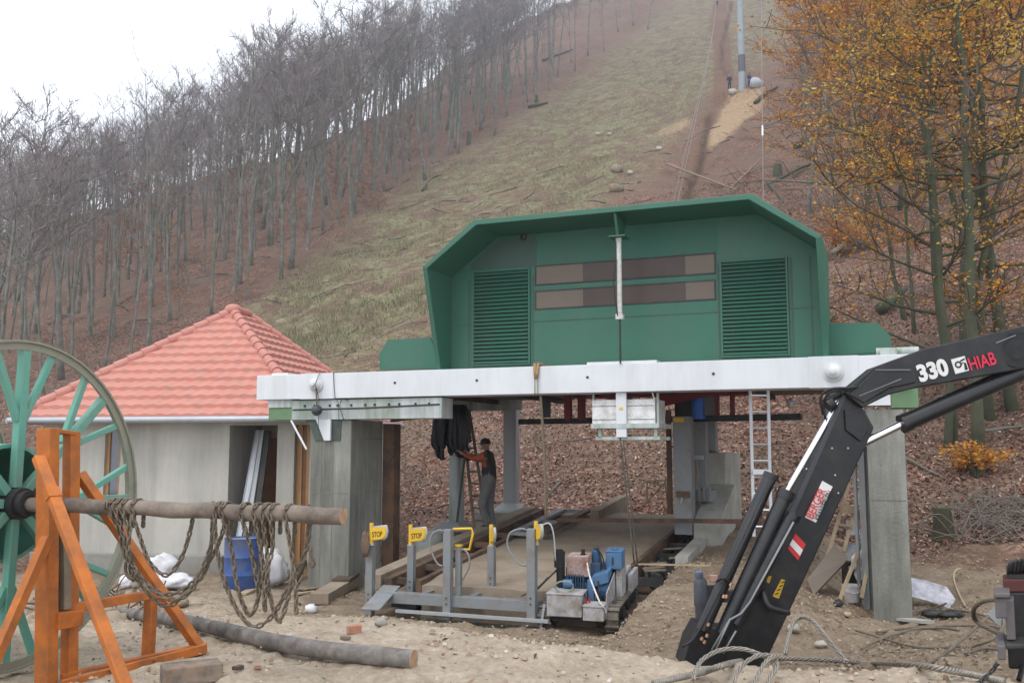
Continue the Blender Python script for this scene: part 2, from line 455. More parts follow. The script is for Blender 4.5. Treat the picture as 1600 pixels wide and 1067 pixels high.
def ground_material():
    m = bpy.data.materials.new('ground_mix'); m.use_nodes = True
    t = m.node_tree; t.nodes.clear(); N = t.nodes.new; L = t.links.new
    o = N('ShaderNodeOutputMaterial'); b = N('ShaderNodeBsdfPrincipled'); L(b.outputs[0], o.inputs[0])
    b.inputs['Roughness'].default_value = .95; b.inputs['Specular IOR Level'].default_value = .15
    tc = N('ShaderNodeTexCoord'); co = tc.outputs['Object']
    def attr(n):
        a = N('ShaderNodeAttribute'); a.attribute_name = n; return a.outputs['Fac']
    def noise(sc, det=5, rough=.6):
        n = N('ShaderNodeTexNoise'); n.inputs['Scale'].default_value = sc; n.inputs['Detail'].default_value = det; n.inputs['Roughness'].default_value = rough
        L(co, n.inputs['Vector']); return n.outputs['Fac']
    def ramp(f, st):
        r = N('ShaderNodeValToRGB'); e = r.color_ramp.elements
        e[0].position, e[0].color = st[0][0], (*st[0][1], 1); e[1].position, e[1].color = st[-1][0], (*st[-1][1], 1)
        for p, c in st[1:-1]:
            q = e.new(p); q.color = (*c, 1)
        L(f, r.inputs[0]); return r.outputs[0]
    def mix(f, a, c, mode='MIX'):
        x = N('ShaderNodeMix'); x.data_type = 'RGBA'; x.blend_type = mode
        if isinstance(f, float): x.inputs[0].default_value = f
        else: L(f, x.inputs[0])
        L(a, x.inputs[6]) if not isinstance(a, tuple) else setattr(x.inputs[6], 'default_value', (*a, 1))
        L(c, x.inputs[7]) if not isinstance(c, tuple) else setattr(x.inputs[7], 'default_value', (*c, 1))
        return x.outputs[2]
    def math_(op, a, c):
        x = N('ShaderNodeMath'); x.operation = op
        for i, q in enumerate((a, c)):
            if isinstance(q, (int, float)): x.inputs[i].default_value = q
            else: L(q, x.inputs[i])
        x.use_clamp = op in ('MULTIPLY', 'ADD') and False
        return x.outputs[0]
    def thr(mask, nz, wob=.8, soft=.18):                  # mask + noise, then a soft step
        s = math_('ADD', mask, math_('MULTIPLY', math_('SUBTRACT', nz, .5), wob))
        r = N('ShaderNodeMapRange'); r.interpolation_type = 'SMOOTHSTEP'
        r.inputs['From Min'].default_value = .5 - soft; r.inputs['From Max'].default_value = .5 + soft
        L(s, r.inputs['Value']); return r.outputs['Result']
    n_big, n_mid, n_small, n_fine = noise(.12, 6), noise(.55, 6), noise(2.6, 6, .7), noise(14, 5, .7)
    vo = N('ShaderNodeTexVoronoi'); vo.inputs['Scale'].default_value = 13; L(co, vo.inputs['Vector'])
    sep = N('ShaderNodeSeparateColor'); L(vo.outputs['Color'], sep.inputs[0])
    leaf = ramp(sep.outputs[0], [(0, (.06, .032, .023)), (.3, (.125, .06, .04)), (.55, (.185, .088, .058)), (.8, (.255, .14, .1)), (1, (.42, .29, .23))])
    leaf = mix(math_('MULTIPLY', ramp(n_mid, [(.38, (0, 0, 0)), (.62, (1, 1, 1))]), .6), leaf, (.105, .08, .062))
    leaf = mix(math_('MULTIPLY', ramp(n_small, [(.5, (0, 0, 0)), (.7, (1, 1, 1))]), .45), leaf, (.065, .05, .04))
    gr = ramp(n_small, [(.28, (.078, .09, .045)), (.42, (.14, .15, .075)), (.54, (.25, .235, .135)), (.7, (.45, .4, .28))])
    gr = mix(ramp(n_fine, [(.35, (0, 0, 0)), (.75, (.75, .75, .75))]), gr, (.085, .08, .045))
    gr = mix(ramp(n_mid, [(.41, (0, 0, 0)), (.57, (.88, .88, .88))]), gr, leaf)
    n_low = noise(.22, 4)
    leaf = mix(ramp(n_low, [(.42, (0, 0, 0)), (.62, (.55, .55, .55))]), leaf, (.17, .125, .09))
    leaf = mix(ramp(noise(.9, 7, .75), [(.53, (0, 0, 0)), (.68, (.6, .6, .6))]), leaf, (.06, .042, .032))
    hillc = mix(thr(attr('grass'), n_mid, 1.7, .3), leaf, gr)
    soil = ramp(n_small, [(.3, (.1, .058, .038)), (.7, (.2, .125, .085))])
    hillc = mix(thr(attr('path'), n_small, .8, .2), hillc, soil)
    sp = ramp(n_small, [(.3, (.25, .165, .095)), (.7, (.4, .29, .185))])
    hillc = mix(thr(attr('spoil'), n_small, 1.3, .35), hillc, sp)
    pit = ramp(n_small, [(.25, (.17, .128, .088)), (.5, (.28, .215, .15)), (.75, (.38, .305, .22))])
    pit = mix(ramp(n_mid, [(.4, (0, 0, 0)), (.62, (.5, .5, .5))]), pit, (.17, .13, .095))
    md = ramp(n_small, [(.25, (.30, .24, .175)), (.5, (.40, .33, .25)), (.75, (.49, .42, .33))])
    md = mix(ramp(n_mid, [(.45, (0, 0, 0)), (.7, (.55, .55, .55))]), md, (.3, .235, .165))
    # scattered small dark bits and pale pebbles
    v2 = N('ShaderNodeTexVoronoi'); v2.inputs['Scale'].default_value = 16; v2.inputs['Randomness'].default_value = 1; L(co, v2.inputs['Vector'])
    bits = ramp(v2.outputs['Distance'], [(.14, (1, 1, 1)), (.2, (0, 0, 0))])
    sb = N('ShaderNodeSeparateColor'); L(v2.outputs['Color'], sb.inputs[0])
    pick = ramp(sb.outputs[1], [(.6, (0, 0, 0)), (.66, (1, 1, 1))])
    bc = ramp(sb.outputs[0], [(0, (.05, .035, .025)), (.6, (.13, .07, .045)), (.8, (.3, .25, .2)), (1, (.55, .5, .44))])
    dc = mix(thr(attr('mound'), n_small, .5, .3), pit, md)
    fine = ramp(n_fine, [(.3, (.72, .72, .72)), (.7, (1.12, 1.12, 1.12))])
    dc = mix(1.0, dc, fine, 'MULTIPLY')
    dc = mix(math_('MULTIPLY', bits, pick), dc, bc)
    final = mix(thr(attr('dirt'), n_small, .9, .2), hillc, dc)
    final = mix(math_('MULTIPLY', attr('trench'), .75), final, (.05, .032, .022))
    L(final, b.inputs['Base Color'])
    hh = math_('ADD', math_('MULTIPLY', n_fine, .5), math_('ADD', math_('MULTIPLY', n_small, 1.2), math_('MULTIPLY', sep.outputs[1], .25)))
    bp = N('ShaderNodeBump'); bp.inputs['Strength'].default_value = .8; bp.inputs['Distance'].default_value = .06
    L(hh, bp.inputs['Height']); L(bp.outputs[0], b.inputs['Normal'])
    return m
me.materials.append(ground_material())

# ------------------------------------------------------------------ fallen leaves, grass tufts, clods
def scatter(name, pts, size, mats, label, cat, shape='leaf', seed=1, tilt=.5, up=0.0):
    r = np.random.RandomState(seed); n = len(pts)
    if shape == 'leaf':
        base = np.array([(-1, 0, 0), (0, -.55, .06), (1, 0, 0), (0, .55, .06)], float); nf = [(0, 1, 2, 3)]
    elif shape == 'tuft':
        vs = []; nf = []
        for q in range(7):
            a = r.rand() * 6.28; l = .6 + .5 * r.rand(); w = .045; sx, sy = .25 * r.randn(2); bx, by = .25 * r.randn(2)
            c, s_ = math.cos(a), math.sin(a)
            o = len(vs); vs += [(bx - c * w, by - s_ * w, 0), (bx + c * w, by + s_ * w, 0), (bx + sx * 1.6, by + sy * 1.6, l)]
            nf.append((o, o + 1, o + 2))
        base = np.array(vs)
    else:
        base = np.array([(-1, -.8, -.4), (1, -.9, -.4), (.9, 1, -.4), (-1, .8, -.4), (-.6, -.5, .55), (.5, -.6, .7), (.6, .5, .5), (-.4, .6, .65)], float)
        nf = [(4, 5, 6, 7), (0, 1, 5, 4), (1, 2, 6, 5), (2, 3, 7, 6), (3, 0, 4, 7)]
    k = len(base)
    sc = size[0] + (size[1] - size[0]) * r.rand(n) ** 1.5
    az = r.rand(n) * 6.283
    ca, sa = np.cos(az), np.sin(az)
    tx, ty = tilt * r.randn(n), tilt * r.randn(n)
    P = base[None] * sc[:, None, None]
    if shape == 'clod': P = P * (.7 + .6 * r.rand(n, 1, 3))
    X = P[..., 0] * ca[:, None] - P[..., 1] * sa[:, None]; Y = P[..., 0] * sa[:, None] + P[..., 1] * ca[:, None]
    Z = P[..., 2] + (X * tx[:, None] + Y * ty[:, None] if shape == 'leaf' else 0)
    Vv = np.stack([X + pts[:, 0:1], Y + pts[:, 1:2], Z + pts[:, 2:3] + up], -1).reshape(-1, 3)
    Fs = []
    tot = np.array([len(f) for f in nf]); fl = np.concatenate([np.array(f) for f in nf])
    loops = (np.arange(n)[:, None] * k + fl[None]).ravel()
    starts = (np.arange(n)[:, None] * tot.sum() + np.concatenate([[0], np.cumsum(tot)[:-1]])[None]).ravel()
    mm = bpy.data.meshes.new(name)
    mm.vertices.add(len(Vv)); mm.vertices.foreach_set('co', Vv.ravel())
    mm.loops.add(len(loops)); mm.loops.foreach_set('vertex_index', loops)
    mm.polygons.add(len(starts)); mm.polygons.foreach_set('loop_start', starts)
    mm.update(calc_edges=True); mm.materials.append(mats)
    ob = bpy.data.objects.new(name, mm); COL.objects.link(ob)
    return tag(ob, label, cat, kind='stuff')
M_leaf = island_mat('fallen_leaf', [(.08, .045, .033), (.15, .075, .052), (.21, .105, .073), (.25, .135, .1), (.34, .21, .165), (.52, .39, .33), (.17, .09, .075)])
M_tuft = island_mat('dry_grass', [(.075, .1, .04), (.12, .145, .06), (.22, .22, .11), (.36, .32, .2), (.46, .4, .28)], trans=.25)
M_clod = island_mat('earth_clod', [(.12, .09, .064), (.19, .145, .102), (.24, .185, .132), (.29, .225, .163), (.4, .33, .25), (.2, .15, .107)], rough=.95)
M_clodp = island_mat('pale_clod', [(.28, .22, .16), (.36, .29, .21), (.43, .36, .28), (.25, .16, .1), (.58, .53, .46)], rough=.95)
def rand_pts(n, d0, d1, k0, k1, keep, seed, pw=1.0):
    r = np.random.RandomState(seed)
    d = d0 + (d1 - d0) * r.rand(n) ** pw; k = k0 + (k1 - k0) * r.rand(n)
    x = k * d; ok = keep(x, d, r)
    x, d = x[ok], d[ok]
    return np.stack([x, d, terrain(x, d)], -1)
def k_leaf(x, y, r):
    hl = -1.5 + HA * x + HB * (y - 24)
    gx = (x > edge_x(GL, y) + 1) & (x < edge_x(GR, y) - 1) & (y > 27)
    pth = seg_dist(x, y, PATH) < 1.0
    return (hl > -2.25 + .5 * r.rand(len(x))) & (~gx | (r.rand(len(x)) < .25)) & (~pth | (r.rand(len(x)) < .3))
P = rand_pts(210000, 17.5, 66, -.55, .62, k_leaf, 11, 1.2)
scatter('fallen_leaves', P, (.022, .058), M_leaf, 'layer of fallen reddish brown leaves on the lower slope', 'leaves', 'leaf', 5, .45, .02)
def k_tuft(x, y, r):
    c = (x - edge_x(GL, y)) / (1 + .02 * y); d = (edge_x(GR, y) - x) / (1 + .02 * y)
    nz = np.sin(x * .35 + 1.3 * np.sin(y * .21)) + np.sin(y * .3 + 1.7 * np.sin(x * .27)) + .5 * np.sin(x * 1.1 + y * .9)
    return (c > r.rand(len(x)) * 3 - 1) & (d > r.rand(len(x)) * 2.5) & (nz + 1.1 * r.randn(len(x)) > .3) & (seg_dist(x, y, PATH) > 1.2)
P = rand_pts(80000, 30, 200, -.25, .32, k_tuft, 12, 1.4)
scatter('grass_tufts', P, (.12, .42), M_tuft, 'tufts of dry and green grass on the cleared strip up the hill', 'grass', 'tuft', 6)
def k_pit(x, y, r):
    e = np.interp(x / y, [-.6, -.33, -.133, .033, .187, .4, .533, .8], [9.0, 9.6, 9.4, 8.2, 7.45, 7.2, 6.7, 6.4])
    u = x * CU - (y - 15.2) * SU; v = x * SU + (y - 15.2) * CU
    onslab = (u > -2.6) & (u < RAMP0 - .1) & (v > -1.9)
    return (y > e + .2) & (-1.5 + HA * x + HB * (y - 24) < -2.1) & ~onslab & (np.sin(x * 2 + y) + np.sin(y * 2.3 - x) + r.randn(len(x)) > .2)
P = rand_pts(30000, 7, 19, -.2, .6, k_pit, 13, .8)
scatter('mud_clods', P, (.005, .02), M_clod, 'clods and crumbs of trampled mud on the worksite floor', 'mud', 'clod', 7, 0, .004)
m = MB(); rr = random.Random(77)
for i in range(420):
    k = rr.uniform(-.5, .6); d = rr.uniform(24, 95); x = k * d; P0_ = Vector((x, d, tz(x, d) + .04)); a = rr.uniform(0, 6.28); l = rr.uniform(.4, 2.2) * (.6 + d / 90)
    q = [P0_]
    for j in (1, 2): 
        xx, yy = x + l * j / 2 * math.cos(a + .2 * j), d + l * j / 2 * math.sin(a + .2 * j); q.append(Vector((xx, yy, tz(xx, yy) + rr.uniform(.02, .22))))
    w_ = rr.uniform(.008, .022) * (1 + d / 40); m.tube(q, [w_, w_ * .8, w_ * .4], n=4, cap=False)
ob = m.build('dead_branches', mat('dead_branch', (.2, .17, .14), (.07, .055, .045), scale=1.5, amt=.8, rough=.95), fixn=False); tag(ob, 'scattered dead twigs and branches lying on the leaf litter', 'dead wood', kind='stuff')
def k_md(x, y, r):
    e = np.interp(x / y, [-.6, -.33, -.133, .033, .187, .4, .533, .8], [9.0, 9.6, 9.4, 8.2, 7.45, 7.2, 6.7, 6.4])
    return (y < e + .6 + 6 * (x / y < -.2)) & (np.sin(x * 2.6 + y) + np.sin(y * 3.3 - x) + r.randn(len(x)) > .6)
P = rand_pts(900, 5, 15, -.6, .6, lambda x, y, r: (np.sin(x * 1.9 + y) + r.randn(len(x)) > .2), 15)
scatter('windblown_leaves', P, (.014, .035), island_mat('dark_leaf', [(.05, .03, .02), (.1, .055, .035), (.17, .1, .06), (.24, .16, .1), (.07, .045, .03)]), 'single dry leaves and bark bits blown over the bare earth', 'leaves', 'leaf', 15, .5, .012)
P = rand_pts(9000, 4.8, 15, -.62, .6, k_md, 14)
scatter('loose_gravel', P, (.005, .022), M_clodp, 'crumbs of dry pale earth and grit in the foreground', 'gravel', 'clod', 8, 0, .003)
# ------------------------------------------------------------------ trees
M_bark = mat('grey_bark', (.27, .25, .23), (.13, .125, .105), scale=2.2, amt=.6, rough=.9, bump=.5, bscale=18, dirt=(.07, .09, .05), dirt_amt=.5, dscale=.8)
M_barkd = mat('dark_bark', (.11, .095, .075), (.05, .05, .036), scale=2.5, amt=.6, rough=.95, bump=.6, bscale=18, dirt=(.06, .085, .035), dirt_amt=.6, dscale=.9)
M_twigd = mat('dark_twig', (.13, .095, .07), (.08, .06, .045), scale=1.0, rough=.9)
M_twig = mat('twig', (.23, .2, .195), (.16, .14, .135), scale=1.0, rough=.9)  # haze over the left wood is partly put into this paler colour
M_fol = {
    'orange': island_mat('orange_leaf', [(.34, .12, .02), (.5, .2, .035), (.6, .28, .05), (.58, .33, .07), (.42, .17, .035)], trans=.35),
    'yellow': island_mat('yellow_leaf', [(.45, .24, .03), (.62, .36, .06), (.68, .46, .1), (.5, .34, .07), (.36, .3, .06)], trans=.35),
    'rust': island_mat('rust_leaf', [(.22, .065, .02), (.36, .11, .03), (.45, .16, .04), (.3, .11, .03)], trans=.35)}

def leaf_quads(mb_v, mb_f, c, n, spread, size, r):
    for _ in range(n):
        p = Vector((c[0] + r.gauss(0, spread), c[1] + r.gauss(0, spread), c[2] + r.gauss(0, spread * .35)))
        a = Vector((r.gauss(0, 1), r.gauss(0, 1), r.gauss(0, .35))).normalized()
        q = Vector((r.gauss(0, 1), r.gauss(0, 1), r.gauss(0, .5)))
        b = (q - a * q.dot(a)).normalized()
        s = size * r.uniform(.6, 1.3)
        o = len(mb_v)
        mb_v += [tuple(p - a * s), tuple(p - b * s * .6), tuple(p + a * s), tuple(p + b * s * .6)]
        mb_f.append((o, o + 1, o + 2, o + 3))

def tree_meshes(seed, h, r0, first=.42, nl=13, spread=.30, lean=(0, 0), fork=False, twigs=3, leaf=None, leaf_n=3, leaf_lo=.2, leafsize=.07, wob=.012, curve=0.0, sides=7, rise=(.5, 1.0)):
    """returns (trunk MB, crown MB, leaf lists); built at the origin"""
    r = random.Random(seed)
    tr, cr = MB(), MB()
    lv, lf = [], []
    def grow(p, d, L, rad, n, droop, wig):
        pts = [p.copy()]; d = d.normalized()
        for i in range(n):
            d = (d + Vector((r.gauss(0, wig), r.gauss(0, wig), r.gauss(0, wig) + droop))).normalized()
            p = p + d * L / n; pts.append(p.copy())
        return pts
    stems = []
    base = [Vector((0, 0, -.5))]
    N = 12
    lx, ly = lean
    px, py = 0, 0
    pts = []
    for i in range(N + 1):
        t = i / N
        px += r.gauss(0, wob) * h / N * 3; py += r.gauss(0, wob) * h / N * 3
        bend = curve * math.sin(t * math.pi) * h
        pts.append(Vector((lx * t * h + px * (t > 0) + bend, ly * t * h + py * (t > 0), t * h - (.5 if i == 0 else 0))))
    def rad(t): return r0 * (1.25 if t == 0 else 1) * (1 - t) ** .75 + .012
    tr.tube(pts, [rad(i / N) for i in range(N + 1)], n=sides)
    stems.append((pts, r0, first, 1.0))
    if fork:
        i0 = r.choice((3, 4, 5)); p = pts[i0]
        d = Vector((r.choice((-1, 1)) * r.uniform(.2, .4), r.uniform(-.2, .2), 1))
        L = h * (1 - i0 / N) * r.uniform(.8, .95)
        p2 = grow(p, d, L, 0, 9, .04, .05)
        tr.tube(p2, [r0 * .75 * (1 - i0 / N) ** .5 * (1 - j / 9) ** .75 + .012 for j in range(10)], n=6)
        stems.append((p2, r0 * .7, .25, .7))
    for (sp, rr, f0, frac) in stems:
        M = len(sp) - 1
        nn = int(nl * frac)
        for i in range(nn):
            t = f0 + (1 - f0) * ((i + r.random() * .8) / nn)
            j = min(int(t * M), M - 1); q = t * M - j
            p = sp[j].lerp(sp[j + 1], q)
            az = i * 2.4 + r.uniform(-.5, .5)
            up = r.uniform(*rise)
            d = Vector((math.cos(az), math.sin(az), up))
            L = h * spread * (1.15 - .75 * t) * r.uniform(.7, 1.25)
            lr = max(.016, rr * (1 - t) ** .75 * r.uniform(.35, .55))
            lp = grow(p, d, L, lr, 5, .05, .13)
            tr.tube(lp, [lr * (1 - k / 5) ** .8 + .008 for k in range(6)], n=4, cap=False)
            for s in range(twigs * 2):
                k = r.uniform(.25, 1) * 5; kj = min(int(k), 4)
                tp = lp[kj].lerp(lp[kj + 1], k - kj)
                dd = (lp[kj + 1] - lp[kj]).normalized() + Vector((r.gauss(0, .6), r.gauss(0, .6), r.gauss(.25, .4)))
                tl = L * r.uniform(.25, .5)
                tps = grow(tp, dd, tl, .01, 3, .06, .18)
                cr.tube(tps, [.02, .016, .013, .009], n=3, cap=False)
                if leaf and tp.z > leaf_lo * h:
                    leaf_quads(lv, lf, tps[-1], leaf_n, .22, leafsize, r); leaf_quads(lv, lf, tps[1], leaf_n, .22, leafsize, r)
                for w in range(2 if leaf else 4):
                    kk = r.randint(1, 3)
                    wd = dd.normalized() + Vector((r.gauss(0, .6), r.gauss(0, .6), r.gauss(.3, .4)))
                    wp = grow(tps[kk], wd, tl * r.uniform(.35, .7), .006, 2, .08, .2)
                    cr.tube(wp, [.0125, .01, .007], n=3, cap=False)
    return tr, cr, (lv, lf)

def make_tree(name, label, cat, mb, mbark, group=None, leafmat=None):
    tr, cr, (lv, lf) = mb
    o = tr.build(name, mbark, smooth='all')
    tag(o, label, cat, group)
    c = cr.build('crown', M_twigd if lf else M_twig, o, fixn=False)
    if lf:
        l = MB(); l.v = lv; l.f = lf; l.mi = [0] * len(lf)
        l.build('foliage', leafmat, o, fixn=False)
    return o
rt = random.Random(21)
# bare beeches and hornbeams of the wood on the left
BARE = []
for i in range(9):
    kw = dict(seed=100 + i, h=16.0, r0=rt.uniform(.11, .165), first=rt.uniform(.36, .55), nl=rt.choice((14, 16, 18)), twigs=5, spread=rt.uniform(.27, .36),
              lean=(rt.uniform(-.05, .05), rt.uniform(-.04, .04)), fork=(i % 3 == 0), curve=rt.uniform(-.02, .02))
    BARE.append(make_tree('bare_tree', '-', 'tree', tree_meshes(**kw), M_bark))
LEAFY = []
for i, q in enumerate(('rust', 'orange', 'yellow')):
    LEAFY.append(make_tree('autumn_tree', '-', 'tree', tree_meshes(200 + i, 13.0, .14, first=.15, nl=20, spread=.26, leaf=True, leaf_n=8, twigs=3, leafsize=.085, rise=(.0, .5)), M_bark, leafmat=M_fol[q]))
used = set()
def plant(proto, P, h, rz, tilt=(0, 0), label=None, group=None, thick=1.0):
    o = proto if proto not in used else copy_tree(proto)
    used.add(proto)
    h0 = 13.0 if proto in LEAFY else 16.0
    s = h / h0
    o.location = (P[0], P[1], P[2] - .1)
    o.rotation_euler = (tilt[0], tilt[1], rz)
    o.scale = (s * thick, s * thick, s)
    o['label'] = label
    if group: o['group'] = group
    elif 'group' in o: del o['group']
    return o
# trees that stand out, by where their foot is
SINGLE = [
    (440, 436, 17.5, 0, -.03, 'tall bare tree with pale trunk alone above the red roof at the grass edge'),
    (374, 444, 15.5, 1, .02, 'straight bare tree left of the tall pale trunk, directly above the roof peak'),
    (772, 212, 15, 2, .01, 'slim bare tree at the grassy edge just beside the log pile'),
    (664, 282, 15, 4, -.10, 'crooked bare tree leaning left with its foot beside the grass strip'),
    (602, 300, 15, 5, -.02, 'bare tree standing on the grass edge left of the crooked leaning one'),
    (560, 306, 14.5, 3, -.16, 'strongly leaning bare tree on the slope above the red roof'),
    (858, 90, 16, 7, 0, 'bare tree at the upper grass edge left of the pale pair'),
    (918, 88, 17, 8, .01, 'pale bare tree high along the grass edge, left one of a pair'),
    (966, 50, 16, 6, -.02, 'pale bare tree high along the grass edge, right one of a pair'),
    (1012, 46, 12, 1, -.12, 'thin leaning bare tree alone in the upper grass strip'),
    (112, 505, 14, 2, -.14, 'bare tree leaning left behind the top of the big teal wheel'),
    (236, 480, 16, 4, .03, 'bare tree rising behind the left slope of the red roof'),
    (330, 490, 12, 5, .02, 'young bare tree directly behind the left hip of the red roof'),
    (55, 520, 15, 7, .02, 'bare tree beyond the rim of the teal wheel at the left edge'),
    (505, 360, 15, 0, .05, 'bare tree midway along the wood edge above the roof'),
    (716, 240, 14, 3, .03, 'bare tree on the wood edge between the log pile and the leaning trunks'),
    (825, 160, 16, 5, -.03, 'bare tree with its foot just above the pile of fallen branches')]
for px, py, h, v, tl, lab in SINGLE:
    plant(BARE[v], GP(px, py), h * (1.3 if px > 540 else 1.0), rt.uniform(0, 6.28), (0, tl), lab)
placed = [GP(a[0], a[1]) for a in SINGLE]
def try_place(n, d0, d1, k0, k1, ok, gap):
    out = []
    for _ in range(n * 60):
        if len(out) >= n: break
        d = math.sqrt(rt.uniform(d0 * d0, d1 * d1)); k = rt.uniform(k0, k1); x = k * d
        if not ok(x, d): continue
        g = gap(d)
        if any((p[0] - x) ** 2 + (p[1] - d) ** 2 < g * g for p in placed): continue
        p = Vector((x, d, tz(x, d))); placed.append(p); out.append(p)
    return out
okL = lambda x, y: x < float(edge_x(GL, y)) - .8 and not (y < 50 and x > -14)
def hgt(k): return float(np.interp(k, [-.6, -.45, -.3, -.2, 0], [12.0, 13.5, 17, 21, 24])) * rt.uniform(.84, 1.14)
for p in try_place(228, 34, 205, -.66, .03, okL, lambda d: 2.0 + d * .016):
    k = p[0] / p[1]
    far = p[1] > 130
    v = rt.randrange(9)
    if far: g, lab = 'bare trees on the ridge', 'small bare grey tree among those along the hazy hilltop ridge'
    elif k < -.33: g, lab = 'bare trees in the dense wood at left', 'bare grey tree in the dense wood behind the wheel and red roofed hut'
    elif p[1] < 90: g, lab = 'bare trees on the slope above the hut', 'bare grey tree on the leafy slope above the red roofed hut'
    else: g, lab = 'bare trees beside the grass strip', 'bare grey tree in the wood uphill along the grass strip'
    plant(BARE[v], p, hgt(k) * (1 if not far else .92), rt.uniform(0, 6.28), (rt.gauss(0, .05), rt.gauss(0, .07)), lab, g, rt.uniform(.6, 1.3))
# the rest of the wood reads as one mass between the single trees
lowp = []
for i in range(5):
    a, b, _ = tree_meshes(400 + i, 16.0, .12, first=.45, nl=11, twigs=2, spread=.3, sides=5, lean=(rt.uniform(-.05, .05), 0), fork=(i == 2))
    n0 = len(a.v); lowp.append((np.array(a.v + b.v), [f for f in a.f] + [tuple(q + n0 for q in f) for f in b.f], len(a.f)))
def wood(name, pts, hfun, lab):
    VV, FF, MI = [], [], []; o = 0
    for p in pts:
        v, f, na = lowp[rt.randrange(5)]; s_ = hfun(p) / 16.0; t = rt.uniform(0, 6.28); c_, n_ = math.cos(t), math.sin(t); w_ = s_ * rt.uniform(.55, 1.2); tx, ty = rt.gauss(0, .075), rt.gauss(0, .05)
        q = np.stack([(v[:, 0] * c_ - v[:, 1] * n_) * w_ + v[:, 2] * s_ * tx + p[0], (v[:, 0] * n_ + v[:, 1] * c_) * w_ + v[:, 2] * s_ * ty + p[1], v[:, 2] * s_ + p[2] - .1], -1)
        VV.append(q); FF += [tuple(i + o for i in g) for g in f]; MI += [0] * na + [1] * (len(f) - na); o += len(v)
    m = bpy.data.meshes.new(name); m.from_pydata(np.concatenate(VV), [], FF); m.materials.append(M_bark); m.materials.append(M_twig); m.polygons.foreach_set('material_index', MI); m.update()
    ob = bpy.data.objects.new(name, m); COL.objects.link(ob); tag(ob, lab, 'wood', kind='stuff')
wood('far_wood', try_place(500, 52, 206, -.68, .05, okL, lambda d: 1.5 + d * .008), lambda p: hgt(p[0] / p[1]) * rt.choice((.45, .6, .75, .9, 1, 1, 1.05)), 'mass of thin bare trees filling the wood on the left slope')
# saplings and a few still in leaf inside the left wood
for p in try_place(14, 45, 120, -.5, -.02, okL, lambda d: 2.5):
    plant(LEAFY[0], p, rt.uniform(2.5, 5.5), rt.uniform(0, 6.28), (0, 0), 'low rust leaved sapling under the bare trees of the left wood', 'rust leaved saplings in the left wood', .9)
plant(LEAFY[2], GP(250, 425), 8, 1.0, (0, 0), 'yellow leaved young tree in the left wood above the red roof')
for p in try_place(16, 190, 300, -.03, .15, lambda x, y: x < float(edge_x(GL, y)) + 6, lambda d: 3.5):
    plant(BARE[rt.randrange(9)], p, rt.uniform(15, 20), rt.uniform(0, 6.28), (rt.gauss(0, .04), rt.gauss(0, .06)), 'bare tree standing loosely near the top of the grass strip', 'bare trees near the top of the grass strip', .8)
for p in try_place(22, 40, 110, -.4, .0, lambda x, y: float(edge_x(GL, y)) - 22 < x < float(edge_x(GL, y)) + 1, lambda d: 1.5):
    q = rt.random(); plant(LEAFY[1 if q < .3 else 0], p, rt.uniform(1.0, 3.0), rt.uniform(0, 6.28), (0, 0), ('orange' if q < .3 else 'rust') + ' leaved seedling near the ground at the edge of the left wood', ('orange' if q < .3 else 'rust') + ' leaved seedlings at the left wood edge', 1.6)
for p in try_place(16, 50, 140, -.5, -.05, okL, lambda d: 2.0):
    plant(LEAFY[0], p, rt.uniform(7, 13), rt.uniform(0, 6.28), (0, rt.gauss(0, .04)), 'rust brown leaved tree among the bare ones in the left wood', 'rust leaved trees in the left wood', .8)
# wood on the right: far background first
okR = lambda x, y: x > float(edge_x(GR, y)) + 4 + .05 * y and x / y > .31
for p in try_place(78, 40, 150, .25, .66, okR, lambda d: 2.6 + d * .01):
    q = rt.random()
    pr = LEAFY[1] if q < .55 else (LEAFY[0] if q < .8 else BARE[rt.randrange(9)])
    leafy = pr in LEAFY
    plant(pr, p, rt.uniform(10, 15), rt.uniform(0, 6.28), (rt.gauss(0, .05), rt.gauss(0, .05)),
          ('orange leaved tree' if pr is LEAFY[1] else 'rust leaved tree' if leafy else 'bare tree') + ' far up in the wood on the right slope',
          ('orange' if pr is LEAFY[1] else 'rust' if leafy else 'bare') + ' trees far up the right slope', rt.uniform(.7, 1.1))
